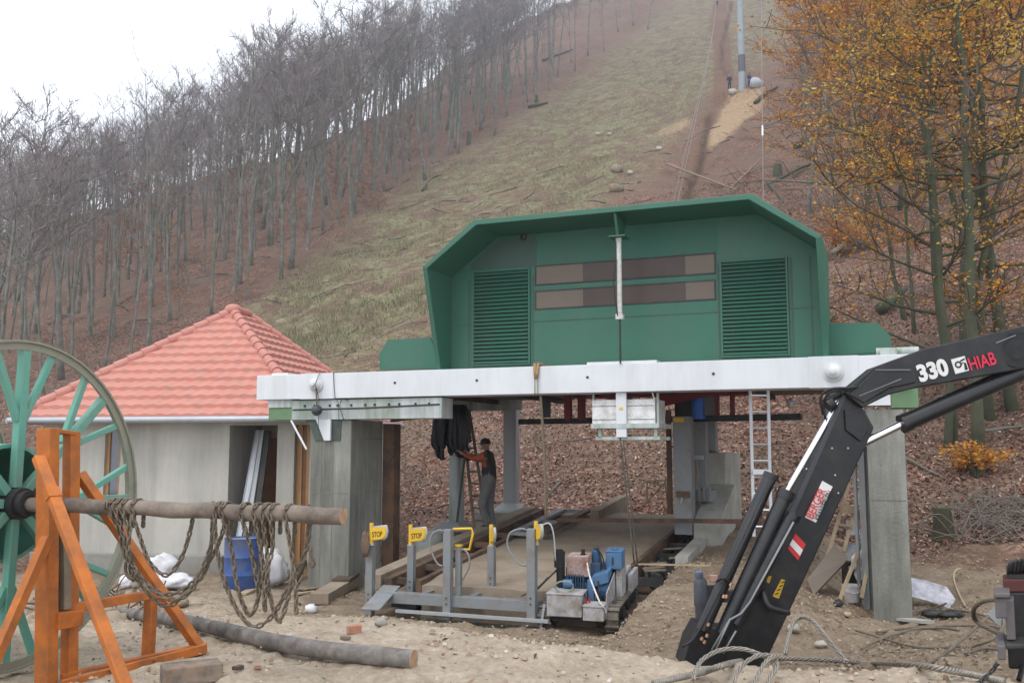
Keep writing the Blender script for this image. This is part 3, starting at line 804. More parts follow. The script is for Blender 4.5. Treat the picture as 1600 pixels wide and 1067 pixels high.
# near trees on the right, each with a shape of its own: px foot, height, trunk radius, lean, leaf kind, leaves per twig, lowest leaves, label
NEAR = [
    (1357, 350, 15, .19, (-.02, 0), 'orange', 12, .22, .28, 'stout tree with a broad orange crown right of the green station roof'),
    (1462, 218, 17, .2, (0, 0), 'orange', 9, .35, .4, 'straight trunk uphill with an orange crown behind the yellow leaved stems'),
    (1527, 718, 13, .13, (.0, .0), 'yellow', 4, .30, .45, 'tall dark trunk behind the black crane arm lettering with few yellow leaves'),
    (1478, 700, 11, .085, (.01, 0), 'orange', 4, .12, .14, 'slender twin stem with tufts of yellow leaves right of the station roof'),
    (1488, 690, 12, .10, (-.02, .01), 'yellow', 3, .2, .2, 'slender stem leaning onto its twin above the crane arm'),
    (1548, 655, 12.5, .12, (-.035, 0), 'orange', 2, .3, .3, 'dark forked trunk between the lettered crane arm and the picture edge'),
    (1585, 640, 13, .13, (-.02, 0), 'orange', 5, .15, .25, 'dark trunk at the right edge with orange leaf sprays'),
    (1428, 520, 9, .055, (-.01, 0), 'yellow', 2, .25, .3, 'thin grey sapling with yellow leaves close to the green side wing'),
    (1418, 500, 9, .07, (-.22, 0), 'orange', 2, .4, .4, 'crooked grey stem leaning left over the leaf litter'),
    (1506, 560, 14, .12, (.015, 0), 'orange', 5, .3, .4, 'dark trunk directly behind the tall one over the crane arm'),
    (1565, 520, 15, .15, (-.01, 0), 'orange', 7, .35, .4, 'thick mossy trunk further up at the right edge'),
    (1405, 330, 14, .12, (.02, 0),  'orange', 8, .2, .25, 'orange leaved tree right of the stout broad crowned one'),
    (1335, 250, 13, .11, (.03, 0),  'orange', 10, .15, .2, 'orange crowned tree upslope left of the stout one'),
    (1300, 150, 11, .1, (-.03, 0), 'rust', 2, .25, .3, 'rust leaved tree beside the upper grass strip right of the pylon'),
    (1520, 330, 15, .16, (-.02, 0), 'orange', 7, .3, .35, 'tree with thin orange crown high on the right slope'),
]
for i, (px, py, h, r0, ln, lk, n, lo, f0, lab) in enumerate(NEAR):
    d = make_tree('autumn_tree', lab, 'tree', tree_meshes(300 + i, h, r0, first=f0, nl=18 if r0 > .07 else 12, spread=.3 if h > 10 else .26, lean=ln, fork=(i % 4 == 1), leaf=True, leaf_n=int(n * (4.6 if py > 450 else 2.5)), twigs=4, leaf_lo=lo,
                  leafsize=.046 if py > 450 else .066, rise=(-.1, .5), wob=.02, curve=rt.uniform(-.015, .015), sides=8), M_barkd, leafmat=M_fol[lk])
    p = GP(px, py); d.location = (p[0], p[1], p[2] - .05); d.rotation_euler = (0, 0, 0)
# leafy bushes
def bush(px, py, w, h, kind, n, lab, seed):
    r = random.Random(seed); mb = MB(); lv, lf = [], []
    for i in range(14):
        a = r.uniform(0, 6.28); t = r.uniform(.3, 1)
        tip = Vector((math.cos(a) * w * t * .5, math.sin(a) * w * t * .4, h * r.uniform(.4, 1)))
        pts = spline([(0, 0, -.05), tip * .5 + Vector((0, 0, .12)), tip], 5)
        mb.tube(pts, [.022, .018, .014, .01, .008, .005], n=4, cap=False)
        for j in (2, 3, 4, 5):
            leaf_quads(lv, lf, pts[j], n, .14 * w ** .5, .05, r)
    o = mb.build('bush', M_barkd, smooth='all'); tag(o, lab, 'bush')
    l = MB(); l.v = lv; l.f = lf; l.mi = [0] * len(lf); l.build('foliage', M_fol[kind], o, fixn=False)
    p = GP(px, py); o.location = p
bush(1345, 392, 3.6, 2.0, 'orange', 22, 'wide orange leaved bush at the foot of the stout tree', 1)
bush(1310, 400, 2.6, 1.5, 'rust', 16, 'rust coloured low bush behind the right slope of the green roof', 2)
bush(1525, 745, 1.3, .7, 'orange', 14, 'small orange bush at the trunk foot under the black cylinder', 3)
bush(960, 300, 1.8, .7, 'yellow', 2, 'scrubby clump of weeds behind the top of the green roof', 4)
# ------------------------------------------------------------------ lift station
M_white = mat('white_paint', (.66, .68, .7), (.58, .605, .625), scale=1.2, amt=.4, rough=.45, dirt=(.36, .37, .36), dirt_amt=.24, dscale=2.2, streak=True)
M_whiteg = mat('white_paint_mossy', (.6, .63, .65), (.45, .5, .5), scale=1.5, amt=.5, rough=.5, dirt=(.17, .22, .15), dirt_amt=.6, dscale=3, streak=True)
M_green = mat('green_paint', (.034, .145, .093), (.028, .117, .076), scale=1.1, amt=.4, rough=.5, dirt=(.06, .12, .09), dirt_amt=.45, dscale=1.4, streak=True)
M_greend = mat('green_paint_dark', (.03, .105, .075), (.04, .08, .065), scale=.9, amt=.6, rough=.6, dirt=(.06, .09, .075), dirt_amt=.6, dscale=.7)  # darker green with random blotches
M_greenl = mat('green_paint_light', (.15, .27, .13), (.1, .2, .1), scale=2, amt=.5, rough=.6, dirt=(.1, .13, .08), dirt_amt=.4)
M_conc = mat('concrete', (.36, .36, .32), (.25, .25, .225), scale=1.6, amt=.65, rough=.9, bump=.35, bscale=25, dirt=(.11, .11, .095), dirt_amt=.7, dscale=1.6, streak=True)
M_conc2 = mat('concrete_pale', (.46, .45, .4), (.33, .325, .29), scale=1.6, amt=.5, rough=.9, bump=.3, bscale=25, dirt=(.2, .19, .16), dirt_amt=.4, dscale=2)
M_galv = mat('galvanised_steel', (.3, .335, .35), (.22, .245, .26), scale=3, amt=.6, rough=.55, metal=.2, dirt=(.17, .13, .1), dirt_amt=.5, dscale=3)
M_galvl = mat('pale_galvanised_steel', (.46, .48, .49), (.35, .37, .385), scale=3, amt=.5, rough=.5, metal=.2, dirt=(.3, .29, .26), dirt_amt=.35, dscale=3)
M_rusty = mat('rusty_steel', (.13, .085, .06), (.07, .05, .04), scale=4, amt=.6, rough=.8, dirt=(.2, .1, .05), dirt_amt=.5, dscale=4)
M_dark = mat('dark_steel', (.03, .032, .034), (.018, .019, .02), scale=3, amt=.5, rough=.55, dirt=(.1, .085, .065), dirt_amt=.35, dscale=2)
M_black = mat('black_plastic', (.012, .012, .014), (.02, .02, .022), scale=3, rough=.45)
M_mud = mat('muddy_slab', (.3, .24, .175), (.2, .155, .112), scale=1.8, amt=.6, rough=.95, bump=.5, bscale=16, dirt=(.33, .28, .215), dirt_amt=.5, dscale=1.1)
M_muds = mat('sandy_slab', (.36, .28, .2), (.25, .19, .135), scale=2.2, amt=.6, rough=.95, bump=.6, bscale=14, dirt=(.16, .12, .085), dirt_amt=.4, dscale=1.6)
M_red = mat('dark_red_paint', (.22, .015, .03), (.14, .012, .02), scale=3, rough=.5)
M_blue = mat('blue_paint', (.03, .12, .32), (.025, .09, .24), scale=3, rough=.4, dirt=(.06, .07, .08), dirt_amt=.4, dscale=5)
M_yellow = mat('yellow_paint', (.8, .5, .03), (.7, .42, .025), scale=3, rough=.4, dirt=(.45, .33, .1), dirt_amt=.3, dscale=6)
M_wood = mat('weathered_wood', (.3, .235, .16), (.19, .145, .1), scale=5, amt=.6, rough=.85, dirt=(.12, .1, .08), dirt_amt=.5, dscale=3)
M_woodp = mat('pale_wood', (.48, .38, .25), (.36, .27, .17), scale=5, amt=.6, rough=.8, dirt=(.25, .2, .15), dirt_amt=.4, dscale=3)
M_woodd = mat('dark_wood', (.12, .085, .06), (.07, .05, .038), scale=5, amt=.6, rough=.85)
M_chrome = mat('chrome', (.75, .74, .78), (.7, .69, .74), rough=.12, metal=1.0)
M_alu = mat('aluminium', (.66, .68, .7), (.55, .57, .6), scale=4, rough=.4, metal=.35)

# portal beam -------------------------------------------------------
UL, _ = PV(401, 606, 0); UR, _ = PV(1424, 585, 0)
ZT = (PV(401, 587, 0)[1] + PV(1200, 560, 0)[1]) / 2; ZB = (PV(401, 625, 0)[1] + PV(1200, 607, 0)[1]) / 2
print('beam', UL, UR, ZB, ZT)
pb = thing('portal_beam', 'long white steel box beam spanning the two concrete pillars', 'beam', T((UL + UR) / 2, 0, ZB), -YAW)
MB().sbox(UL, UR, 0, .5, ZB, ZT).build('box_girder', M_white, pb, bevel=.008)
ul, zl = PV(494, 601, -.02); ur, zr = PV(1302, 581, -.02)
for uu, zz in ((ul, zl), (ur, zr)):
    MB().sbox(uu - .33, uu + .33, -.01, .51, ZB - .006, ZT + .006).build('clamp_plate', M_white, pb, bevel=.004)
    MB().lathe(T(uu, -.012, zz), T(uu, -1, zz) - T(uu, 0, zz), [(0, .135), (.03, .135), (.032, .115), (.07, .105), (.1, .075), (.115, .045), (.15, .04), (.16, .0)], 20).build('pivot_cap', M_white, pb, smooth=True)
MB().sbox(UL + .2, UL + .55, .15, .4, ZT, ZT + .045).build('top_plate', M_white, pb)
u1, _ = PV(1375, 548, .2)
m = MB(); m.sbox(u1, u1 + .22, .12, .4, ZT, ZT + .1); m.cyl(T(u1 - .05, .25, ZT + .06), T(u1 + .5, .25, ZT + .06), .06, n=12); m.build('roller', M_whiteg, pb, smooth=True)
m = MB()
for uu in (PV(617, 600, 0)[0], PV(745, 590, 0)[0], PV(918, 586, 0)[0], PV(1115, 592, 0)[0], PV(1290, 597, 0)[0]):
    m.cyl(T(uu, -.008, (ZB + ZT) / 2 + .02), T(uu, .0, (ZB + ZT) / 2 + .02), .022, n=8)
m.build_each('bolt', M_dark, pb)
# hook and short sling over the beam
uk, _ = PV(838, 590, -.03)
sl = thing('rope_sling', 'frayed orange rope sling looped over the white beam, its tail hanging to the ground', 'rope', T(uk, -.03, ZT))
m = MB(); m.tube([T(uk - .03, .5, ZT + .03), T(uk - .03, -.02, ZT + .03), T(uk - .02, -.035, ZT - .06), T(uk, -.045, ZT - .2)], .03, n=6, jit=.25); m.tube([T(uk + .03, .5, ZT + .03), T(uk + .03, -.02, ZT + .035), T(uk + .02, -.035, ZT - .1), T(uk, -.045, ZT - .2)], .026, n=6, jit=.25)
m.build('loop', mat('rope_fibre', (.42, .26, .12), (.25, .16, .09), scale=30, rough=.95), sl, smooth='all')
m = MB(); m.tube([T(uk - .02, -.045, ZT - .2), T(uk - .02, -.045, ZB - .02)], .008, n=5); m.tube([T(uk + .03, -.045, ZT - .2), T(uk + .03, -.045, ZB - .02)], .008, n=5)
p0 = T(uk + .005, .15, ZB - .02); p1 = PT(853, 812, .9)
m.tube(spline([p0, p0.lerp(p1, .5) + Vector((.02, 0, 0)), p1], 8), .022, n=6)
m.build('tail', mat('old_rope', (.3, .25, .17), (.2, .165, .12), scale=40, rough=.95), sl, smooth='all')

# lower white beam on the left pillar -------------------------------
u0, z1 = PV(456, 632, .06); u2, _ = PV(690, 630, .06); zb = PV(456, 656, .06)[1]
lb = thing('support_beam', 'shorter mossy white beam lying on the left concrete pillar below the long beam', 'beam', T(u0, .06, zb), -YAW)
MB().sbox(u0, u2, .06, .5, zb, ZB - .02).build('box_girder', M_whiteg, lb, bevel=.006)
m = MB()
for q in range(11):
    uu = u0 + .25 + q * (u2 - u0 - .5) / 10 + random.uniform(-.05, .05)
    m.sbox(uu - .015, uu + .015, .035, .06, z1 - .05, z1 - .01)
m.build_each('pipe_clip', M_dark, lb)
ua, za = PV(513, 688, .03); ub, _ = PV(497, 656, .03)
m = MB(); m.prism([T(ub - .05, .04, zb), T(ub + .24, .04, zb), T(ub + .24, .04, za), T(ub + .12, .04, za)], T(0, .04, 0) - T(0, 0, 0)); m.build('gusset', M_white, lb)
m = MB(); m.prism([T(ub - .25, .1, zb), T(ub + .42, .1, zb), T(ub + .40, .1, za), T(ub - .1, .1, za)], T(0, .3, 0) - T(0, 0, 0)); m.build('bearing_block', mat('green_dark', (.1, .13, .1), (.05, .06, .055), scale=3, rough=.7), lb)
zc = PV(480, 640, -.05)[1]
pp = MB().tube([T(u0 + .08, -.02, zc), T((u0 + u2) / 2, -.02, zc + .01), T(u2, -.02, zc + .05)], .016, n=8).build('black_pipe', M_dark, smooth='all')
tag(pp, 'thin black pipe running along the mossy white beam on the left pillar', 'pipe')
u3, _ = PV(421, 640, .1)
lg = MB().sbox(u3, u0 - .003, .08, .48, zb, ZB - .14).build('end_block', M_greenl, bevel=.006); tag(lg, 'light green steel block under the left end of the long white beam', 'steel block')
lg2 = MB().sbox(u3, u0 - .003, .06, .5, ZB - .138, ZB - .003).build('shim_plate', M_whiteg); adopt(lg2, lg)
ur0, _ = PV(1386, 628, .1)
rg = MB().sbox(ur0 + .05, ur0 + .4, .08, .5, ZB - .3, ZB - .003).build('end_block', M_greenl, bevel=.006); tag(rg, 'light green steel block on the right pillar behind the crane arm', 'steel block')
m = MB().sbox(ur0 - .45, ur0 + .045, .06, .4, ZB - .26, ZB - .01).build('packing', M_white); adopt(m, rg)
ball = thing('float_ball', 'dark ball hanging on a short rusty rod from the left white pivot cap', 'ball', PT(495, 641, -.1))
MB().sphere(PT(495, 641, -.1), .095, 16, 10).build('ball', mat('dark_grey_ball', (.05, .065, .075), (.03, .04, .045), rough=.4), ball, smooth='all')
MB().cyl(PT(495, 641, -.1) + Vector((0, 0, .09)), PT(494, 606, -.1), .014, n=8).build('rod', M_rusty, ball)
rd = MB().cyl(PT(455, 657, .0), PT(479, 702, -.1), .018, n=8).build('white_rod', M_white); tag(rd, 'thin white rod hanging askew below the left end of the beams', 'rod')
w = MB()
w.tube([T(ul + .06, -.02, ZT), T(ul + .07, -.16, zl), T(ul + .07, -.03, ZB), T(ul + .07, -.03, zb - .2)], .006, n=4)
us = PV(522, 600, -.02)[0]
w.tube([T(us - .02, .5, ZT + .012), T(us - .02, -.018, ZT + .012), T(us, -.02, (ZT + ZB) / 2), T(us + .02, -.02, ZB + .02), T(us + .1, -.02, ZB - .1), T(us + .1, .0, zb - .15)], .006, n=4)
w.tube(spline([T(us + .25, .02, ZB - .04), T(us + .17, -.01, ZB - .02), T(us + .12, -.02, ZB - .14), T(us + .2, .0, zb - .02)], 8), .006, n=4)
o = w.build('loose_wire', M_black); tag(o, 'loose black wires draped over the left end of the white beam', 'wire')

# concrete pillars --------------------------------------------------
def pillar(u0, u1, v0, v1, z1, lab, lines):
    c = T((u0 + u1) / 2, (v0 + v1) / 2, 0); g = tz(c.x, c.y)
    o = thing('concrete_pillar', lab, 'pillar', (c.x, c.y, g), -YAW)
    MB().sbox(u0, u1, v0, v1, g - .6, z1).build('shaft', M_conc, o, bevel=.015)
    m = MB()                                            # raised formwork seams
    for q in lines: m.sbox(u0 + q - .008, u0 + q + .008, v0 - .006, v0 + .001, g - .3, z1 - .05)
    for q in (.28, .55, .8): m.sbox(u1 - .001, u1 + .006, v0 + q * (v1 - v0) - .008, v0 + q * (v1 - v0) + .008, g - .3, z1 - .32)
    m.sbox(u1 - .001, u1 + .006, v0 + .02, v1 - .02, z1 - .33, z1 - .3)
    m.sbox(u1 - .001, u1 + .005, v0 + .02, v1 - .02, z1 - 1.25, z1 - 1.235)
    m.sbox(u0 + .02, u1 - .02, v0 - .005, v0 + .001, z1 - 1.25, z1 - 1.235)
    m.build('formwork_seam', mat('concrete_seam', (.22, .215, .19), (.15, .15, .13), scale=4, rough=.95), o)
    return o
a, _ = PV(484, 760, .12); b, _ = PV(547, 760, .12)
lp = pillar(a, b, .12, 1.22, zb - .004, 'broad grey concrete pillar beside the red roofed hut', (.22, .45))
a2, _ = PV(1357, 760, .1); b2, _ = PV(1417, 760, .1)
rp = pillar(a2, b2, .1, 1.2, ZB - .31, 'narrower grey concrete pillar at right with a round cast mark', ())
m = MB(); cc = PT(1400, 824, .1)
for r_ in (.16, .1): m.lathe(cc, T(0, -1, 0) - T(0, 0, 0), [(-.01, r_), (.003, r_), (.003, r_ - .02), (-.01, r_ - .02)], 24)
m.build('round_mark', M_conc, rp)
m = MB(); m.sbox(a2 - .15, a2 - .02, .86, 1.0, -2.6, ZB - .3); m.sbox(a2 - .1, a2 - .06, .76, .857, -2.6, ZB - .3); m.cyl(T(a2 - .2, .9, -2.6), T(a2 - .2, .9, ZB - .6), .03, n=8)
o = m.build('steel_channel', M_galv, bevel=.004); tag(o, 'upright galvanised channels and conduit fixed along the right pillar', 'steel channel')
ud, _ = PV(608, 760, 1.4); ud2, _ = PV(617, 760, 1.4)
o = MB().sbox(ud - .06, ud2 + .05, 1.26, 1.5, -2.5, zb - .05).build('rusty_post', M_rusty); tag(o, 'dark rusty steel post hugging the rear edge of the left pillar', 'post')

# green machine housing ---------------------------------------------
VW, VF = .62, -.30
hs = thing('machine_housing', 'green sheet metal machine housing with overhanging hood on top of the white beam', 'machine housing', T(0, VW, ZT), -YAW)
oc = [PV(660, 412, VF), PV(740, 337, VF), PV(1175, 310, VF), PV(1287, 375, VF)]
uLb, uRb = PV(692, 577, .25)[0], PV(1280, 559, .25)[0]
uLs, uRs = oc[0][0], oc[3][0] - .02
zs = (oc[0][1] + oc[3][1]) / 2; zt_ = (oc[1][1] + oc[2][1]) / 2
ut0, ut1 = oc[1][0], oc[2][0]
zb0 = ZT + .004
print('housing', uLs, uRs, zs, zt_, ut0, ut1)
def hood_ring(inset):
    i = inset
    return [(uLs + i, zb0), (uLs + i, zs - i * .3), (ut0 + i * .5, zt_ - i), (ut1 - i * .5, zt_ - i), (uRs - i, zs - i * .3), (uRs - i, zb0)]
def vfront(z): return VF if z >= zs - .2 else VF + (.25 - VF) * (zs - z) / (zs - zb0)
O, I = hood_ring(0), hood_ring(.085)
VB = 1.0
m = MB(); n6 = len(O)
vs = [T(u, vfront(z), z) for u, z in O] + [T(u, vfront(z), z) for u, z in I] + [T(u, VB, z) for u, z in O] + [T(u, VB, z) for u, z in I]
fs = []
for i in range(n6 - 1):
    fs += [(i, i + 1, n6 + i + 1, n6 + i), (i + 1, i, 2 * n6 + i, 2 * n6 + i + 1), (n6 + i, n6 + i + 1, 3 * n6 + i + 1, 3 * n6 + i), (2 * n6 + i, 3 * n6 + i, 3 * n6 + i + 1, 2 * n6 + i + 1)]
fs += [(0, n6, 3 * n6, 2 * n6), (n6 - 1, 2 * n6 - 1, 4 * n6 - 1, 3 * n6 - 1)]
m.add(vs, fs); m.build('hood', M_green, hs, bevel=.01)
J = hood_ring(.09)
m = MB(); m.prism([T(u, VW, z) for u, z in J], T(0, .06, 0) - T(0, 0, 0)); m.build('front_panel', M_green, hs)
K_ = hood_ring(.3); m = MB(); m.prism([T(u, VW + .07, z) for u, z in K_], T(0, 2.8, 0) - T(0, 0, 0)); m.build('rear_body', M_green, hs, bevel=.01)
m = MB()                                               # sheet joints and top panels in a darker, blotchy green
sx0 = PV(697, 500, VW)[0]
cu0, cz0 = PV(776, 364, VW - .01); cu1, _ = PV(1040, 350, VW - .01)
zj = PV(780, 420, VW)[1]
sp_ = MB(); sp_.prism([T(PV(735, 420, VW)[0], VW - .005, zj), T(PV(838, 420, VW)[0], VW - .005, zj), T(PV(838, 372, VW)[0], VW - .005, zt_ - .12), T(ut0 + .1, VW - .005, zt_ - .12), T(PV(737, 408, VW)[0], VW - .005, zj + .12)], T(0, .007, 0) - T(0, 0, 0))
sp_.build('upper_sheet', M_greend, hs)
sp2 = MB(); sp2.sbox(PV(841, 372, VW)[0], PV(1120, 372, VW)[0], VW - .004, VW + .003, PV(980, 408, VW)[1], zt_ - .13); sp2.build('upper_sheet', mat('green_mottled', (.03, .16, .1), (.03, .12, .085), scale=.8, amt=.7, rough=.6, dirt=(.05, .09, .07), dirt_amt=.5, dscale=.8), hs)
MB().lathe(PT(818, 371, VW - .01), T(0, -1, 0) - T(0, 0, 0), [(-.02, .055), (.025, .055), (.025, .04), (-.015, .04)], 14).build('hole_ring', M_black, hs)
def louvre(pxs):
    (x0, y0), (x1, y1) = pxs
    ua, zb_ = PV(x0, y1, VW); ub, zt2 = PV(x1, y0, VW)
    m = MB(); f = .03
    for b_ in ((ua - f, ua, zb_ - f, zt2 + f), (ub, ub + f, zb_ - f, zt2 + f), (ua, ub, zt2, zt2 + f), (ua, ub, zb_ - f, zb_)):
        m.sbox(b_[0], b_[1], VW - .035, VW, b_[2], b_[3])
    fr = m.build('louvre', M_green, hs, bevel=.004)
    k = MB().sbox(ua, ub, VW - .004, VW + .002, zb_, zt2).build('backing', mat('louvre_dark', (.012, .03, .025), rough=.8), fr)
    m = MB(); N = 24
    for q in range(N):
        z = zb_ + (q + .5) * (zt2 - zb_) / N; h = (zt2 - zb_) / N * .8
        P = [T(ua + .003, VW - .045, z - h * .42), T(ub - .003, VW - .045, z - h * .42), T(ub - .003, VW - .006, z + h * .34), T(ua + .003, VW - .006, z + h * .34)]
        m.prism(P, Vector((0, 0, .008)))
    m.build('slat', M_green, fr)
louvre(((741, 421), (826, 570))); louvre(((1131, 404), (1227, 556)))
M_pl = mat('window_light', (.16, .128, .1), (.14, .112, .088), scale=2, rough=.35, spec=.25)
M_pd = mat('window_dark', (.085, .062, .052), (.07, .052, .044), scale=2, rough=.3, spec=.25)
for (ya, yb, yc, yd) in ((412, 441, 403, 430), (453, 479, 443, 470)):
    ua, za1 = PV(838, ya, VW); _, za0 = PV(838, yb, VW); ub, zb1 = PV(1116, yc, VW); _, zb0_ = PV(1116, yd, VW)
    z0_, z1_ = (za0 + zb0_) / 2, (za1 + zb1) / 2
    m = MB(); f = .022
    for b_ in ((ua - f, ua, z0_ - f, z1_ + f), (ub, ub + f, z0_ - f, z1_ + f), (ua, ub, z1_, z1_ + f), (ua, ub, z0_ - f, z0_)):
        m.sbox(b_[0], b_[1], VW - .014, VW, b_[2], b_[3])
    fr = m.build('window', M_dark, hs)
    c1, c2 = PV(911, 440, VW)[0], PV(1071, 440, VW)[0]
    for (p_, q_, mm_) in ((ua, c1, M_pl), (c1 + .002, c2, M_pd), (c2 + .002, ub, M_pl)):
        MB().sbox(p_, q_, VW - .006, VW + .002, z0_, z1_).build('pane', mm_, fr)
for side, P in ((0, [(606, 531), (672, 527), (690, 576), (593, 578), (593, 552)]), (1, [(1284, 505), (1371, 504), (1392, 525), (1393, 548), (1284, 558)])):
    m = MB(); q = [PV(x, y, .66) for x, y in P]
    q = [(u, max(z, zb0)) for u, z in q]
    m.prism([T(u, .66, z) for u, z in q], T(0, .05, 0) - T(0, 0, 0)); m.prism([T(u, 2.6, z) for u, z in q], T(0, .05, 0) - T(0, 0, 0))
    us_ = [u for u, z in q]; zs2 = [z for u, z in q]
    m.sbox(min(us_) + .05, max(us_) - .05, .72, 2.59, zb0, zb0 + .05)
    m.build('side_wing', M_green, hs)
m = MB()                                               # lapped sheet joints with rivets
for px_ in (705, 733, 833, 1123, 1238, 1268):
    uu = PV(px_, 480, VW)[0]; m.sbox(uu - .012, uu + .012, VW - .006, VW, zb0 + .02, zs - .1)
m.sbox(uLs + .2, uRs - .2, VW - .007, VW - .001, PV(980, 490, VW)[1] - .06, PV(980, 490, VW)[1] - .045)
m.build('sheet_joint', M_greend, hs)
m = MB(); m.sbox(uLs + .15, uRs - .1, VW - .03, VW - .003, zb0, zb0 + .018); m.build('base_strip', M_dark, hs)
m = MB(); m.sbox(PV(920, 566, .3)[0], PV(1028, 562, .3)[0], .2, .45, zb0, zb0 + .05); m.build('white_batten', M_white, hs)
# hoist cylinder hanging from the hood
uh, zh0 = PV(967, 372, -.02)
hc = thing('hoist_cylinder', 'white hydraulic cylinder hanging upright from the green hood before the windows', 'hydraulic cylinder', T(uh, -.02, ZT))
m = MB(); m.prism([T(uh - .02, VF + .05, zt_ - .09), T(uh - .02, .35, zt_ - .09), T(uh - .02, .2, zh0 + .02), T(uh - .02, -.1, zh0 + .02)], T(.04, 0, 0) - T(0, 0, 0)); m.sbox(uh - .13, uh + .13, -.15, .15, zh0, zh0 + .022); m.build('bracket', M_green, hc)
zh1 = PV(970, 496, -.02)[1]
m = MB(); m.cyl(T(uh, -.02, zh0 - .03), T(uh, -.02, zh1), .038, n=14); m.sbox(uh - .055, uh + .055, -.07, .03, zh1 - .03, zh1 + .05); m.cyl(T(uh - .04, -.02, zh0 - .02), T(uh + .04, -.02, zh0 - .02), .04, n=10); m.build('barrel', mat('white_flaking', (.72, .71, .68), (.55, .54, .5), scale=14, amt=.8, rough=.6, dirt=(.2, .2, .18), dirt_amt=.5, dscale=14), hc, smooth=True)
MB().cyl(T(uh, -.02, zh1 - .03), T(uh, -.02, ZT), .016, n=10).build('piston_rod', M_dark, hc, smooth=True)
MB().tube(spline([T(uh - .03, -.07, zh0 - .35), T(uh - .07, -.09, zh0 - .6), T(uh - .06, -.09, zh0 - .9), T(uh - .02, -.07, zh1 + .02)], 10), .009, n=6).build('hose', M_black, hc, smooth='all')
# counterweight box under the beam
cw = thing('counterweight', 'white plank clad box in a steel frame hanging under the middle of the long beam', 'counterweight', PT(975, 680, .2))
u0_, z1_ = PV(925, 625, .12); u1_, z0_ = PV(1024, 662, .12)
M_flake = mat('flaking_white_boards', (.74, .74, .74), (.66, .66, .66), scale=3, amt=.4, rough=.7, dirt=(.28, .26, .23), dirt_amt=.45, dscale=7)
MB().sbox(u0_, u1_, .12, .8, z0_, z1_ - .0).build('box', M_flake, cw, bevel=.008)
m = MB(); m.sbox(u0_ + .01, u1_ - .01, .114, .12, (z0_ + z1_) / 2 - .12, (z0_ + z1_) / 2 - .113); m.sbox(u0_ + .005, u1_ - .005, .114, .12, z1_ - .1, z1_ - .094); m.build('joint', M_dark, cw)
us0, _ = PV(963, 640, .08); us1, _ = PV(979, 640, .08)
MB().sbox(us0, us1, .06, .113, PV(970, 683, .08)[1], ZB - .002).build('hanger', M_white, cw, bevel=.004)
zf = PV(970, 669, .1)[1]; zf2 = PV(970, 684, .1)[1]
m = MB(); m.sbox(u0_ + .0, u1_ + .07, .05, .9, zf, zf + .07); m.sbox(u0_ + .06, u1_ + .07, .1, .17, zf2 - .03, zf2 + .02); m.sbox(u0_ + .06, u1_ + .07, .75, .82, zf2 - .03, zf2 + .02)
for q in (u0_ + .1, u1_ - .02): m.sbox(q, q + .05, .1, .15, zf2, zf)
m.build('frame', M_whiteg, cw)
m = MB(); m.sbox(u1_ + .025, u1_ + .055, .12, .17, z0_ - .05, ZB - .003); m.bar(T(u1_ - .03, .09, ZB - .01), T(u1_ + .01, .09, z1_ - .05), .03, .02); m.sbox(u0_ - .05, u0_ - .02, .3, .35, z1_ - .1, ZB - .003); m.build_each('side_strap', M_whiteg, cw)
MB().sbox((us0 + us1) / 2 - .03, (us0 + us1) / 2 + .03, .055, .06, PV(970, 640, .08)[1], PV(970, 636, .08)[1]).build('sticker', M_yellow, cw)
cb = MB(); q0 = T((us0 + us1) / 2 - .03, .1, zf2); q1 = PT(991, 880, .1)
cb.tube(spline([q0, q0.lerp(q1, .4), q1], 8), .012, n=5); cb.tube(spline([q0 + Vector((.04, 0, 0)), q0.lerp(q1, .4) + Vector((.05, 0, 0)), q1 + Vector((.06, .1, 0))], 8), .01, n=5)
o = cb.build('hoist_cable', mat('cable_grey', (.1, .09, .075), (.06, .055, .05), rough=.7), smooth='all'); tag(o, 'pair of dark cables running down from the counterweight box to the trench', 'cable')

# loading platform slabs --------------------------------------------
SZ0, SM = -1.93, .0936                                  # slab top at v = -1.0 and its climb per metre
def sz(v): return SZ0 + SM * (v + 1.0)
def slab(u0, u1, v0, v1, th, dz=0.0, u0b=None, u1b=None, mb=None):
    m = mb or MB(); u0b = u0 if u0b is None else u0b; u1b = u1 if u1b is None else u1b
    a_, b_ = sz(v0) + dz, sz(v1) + dz
    return m.hexa([T(u0, v0, a_ - th), T(u1, v0, a_ - th), T(u1b, v1, b_ - th), T(u0b, v1, b_ - th), T(u0, v0, a_), T(u1, v0, a_), T(u1b, v1, b_), T(u0b, v1, b_)])
def subdiv_jitter(o, cuts, amp, seed):
    import bmesh
    bm = bmesh.new(); bm.from_mesh(o.data)
    bmesh.ops.subdivide_edges(bm, edges=bm.edges[:], cuts=cuts, use_grid_fill=True)
    for v in bm.verts:
        n_ = mnoise.noise(Vector((v.co.x * 1.7, v.co.y * 1.7, seed))) + .5 * mnoise.noise(Vector((v.co.x * 5, v.co.y * 5, seed)))
        v.co.z += amp * n_
    bm.to_mesh(o.data); bm.free()
ue0, ue1 = PV(676, 890, -1.0)[0], PV(955, 880, -1.0)[0]
print('slab u', ue0, ue1)
c = slab(ue0, ue1 - .12, -1.35, 5.4, .5).build('concrete_platform', M_mud); subdiv_jitter(c, 24, .03, 1)
tag(c, 'mud covered concrete ramp between the steel channels under the station', 'platform')
ur0_, ur1_ = PV(1010, 890, -1.0)[0], PV(1180, 890, -1.0)[0]
cr_ = slab(ur0_ - .03, ur0_ + .17, 1.0, 5.3, .7, .07).build('concrete_kerb', M_conc2); tag(cr_, 'concrete kerb along the right side of the trench leading to the grey posts', 'kerb')
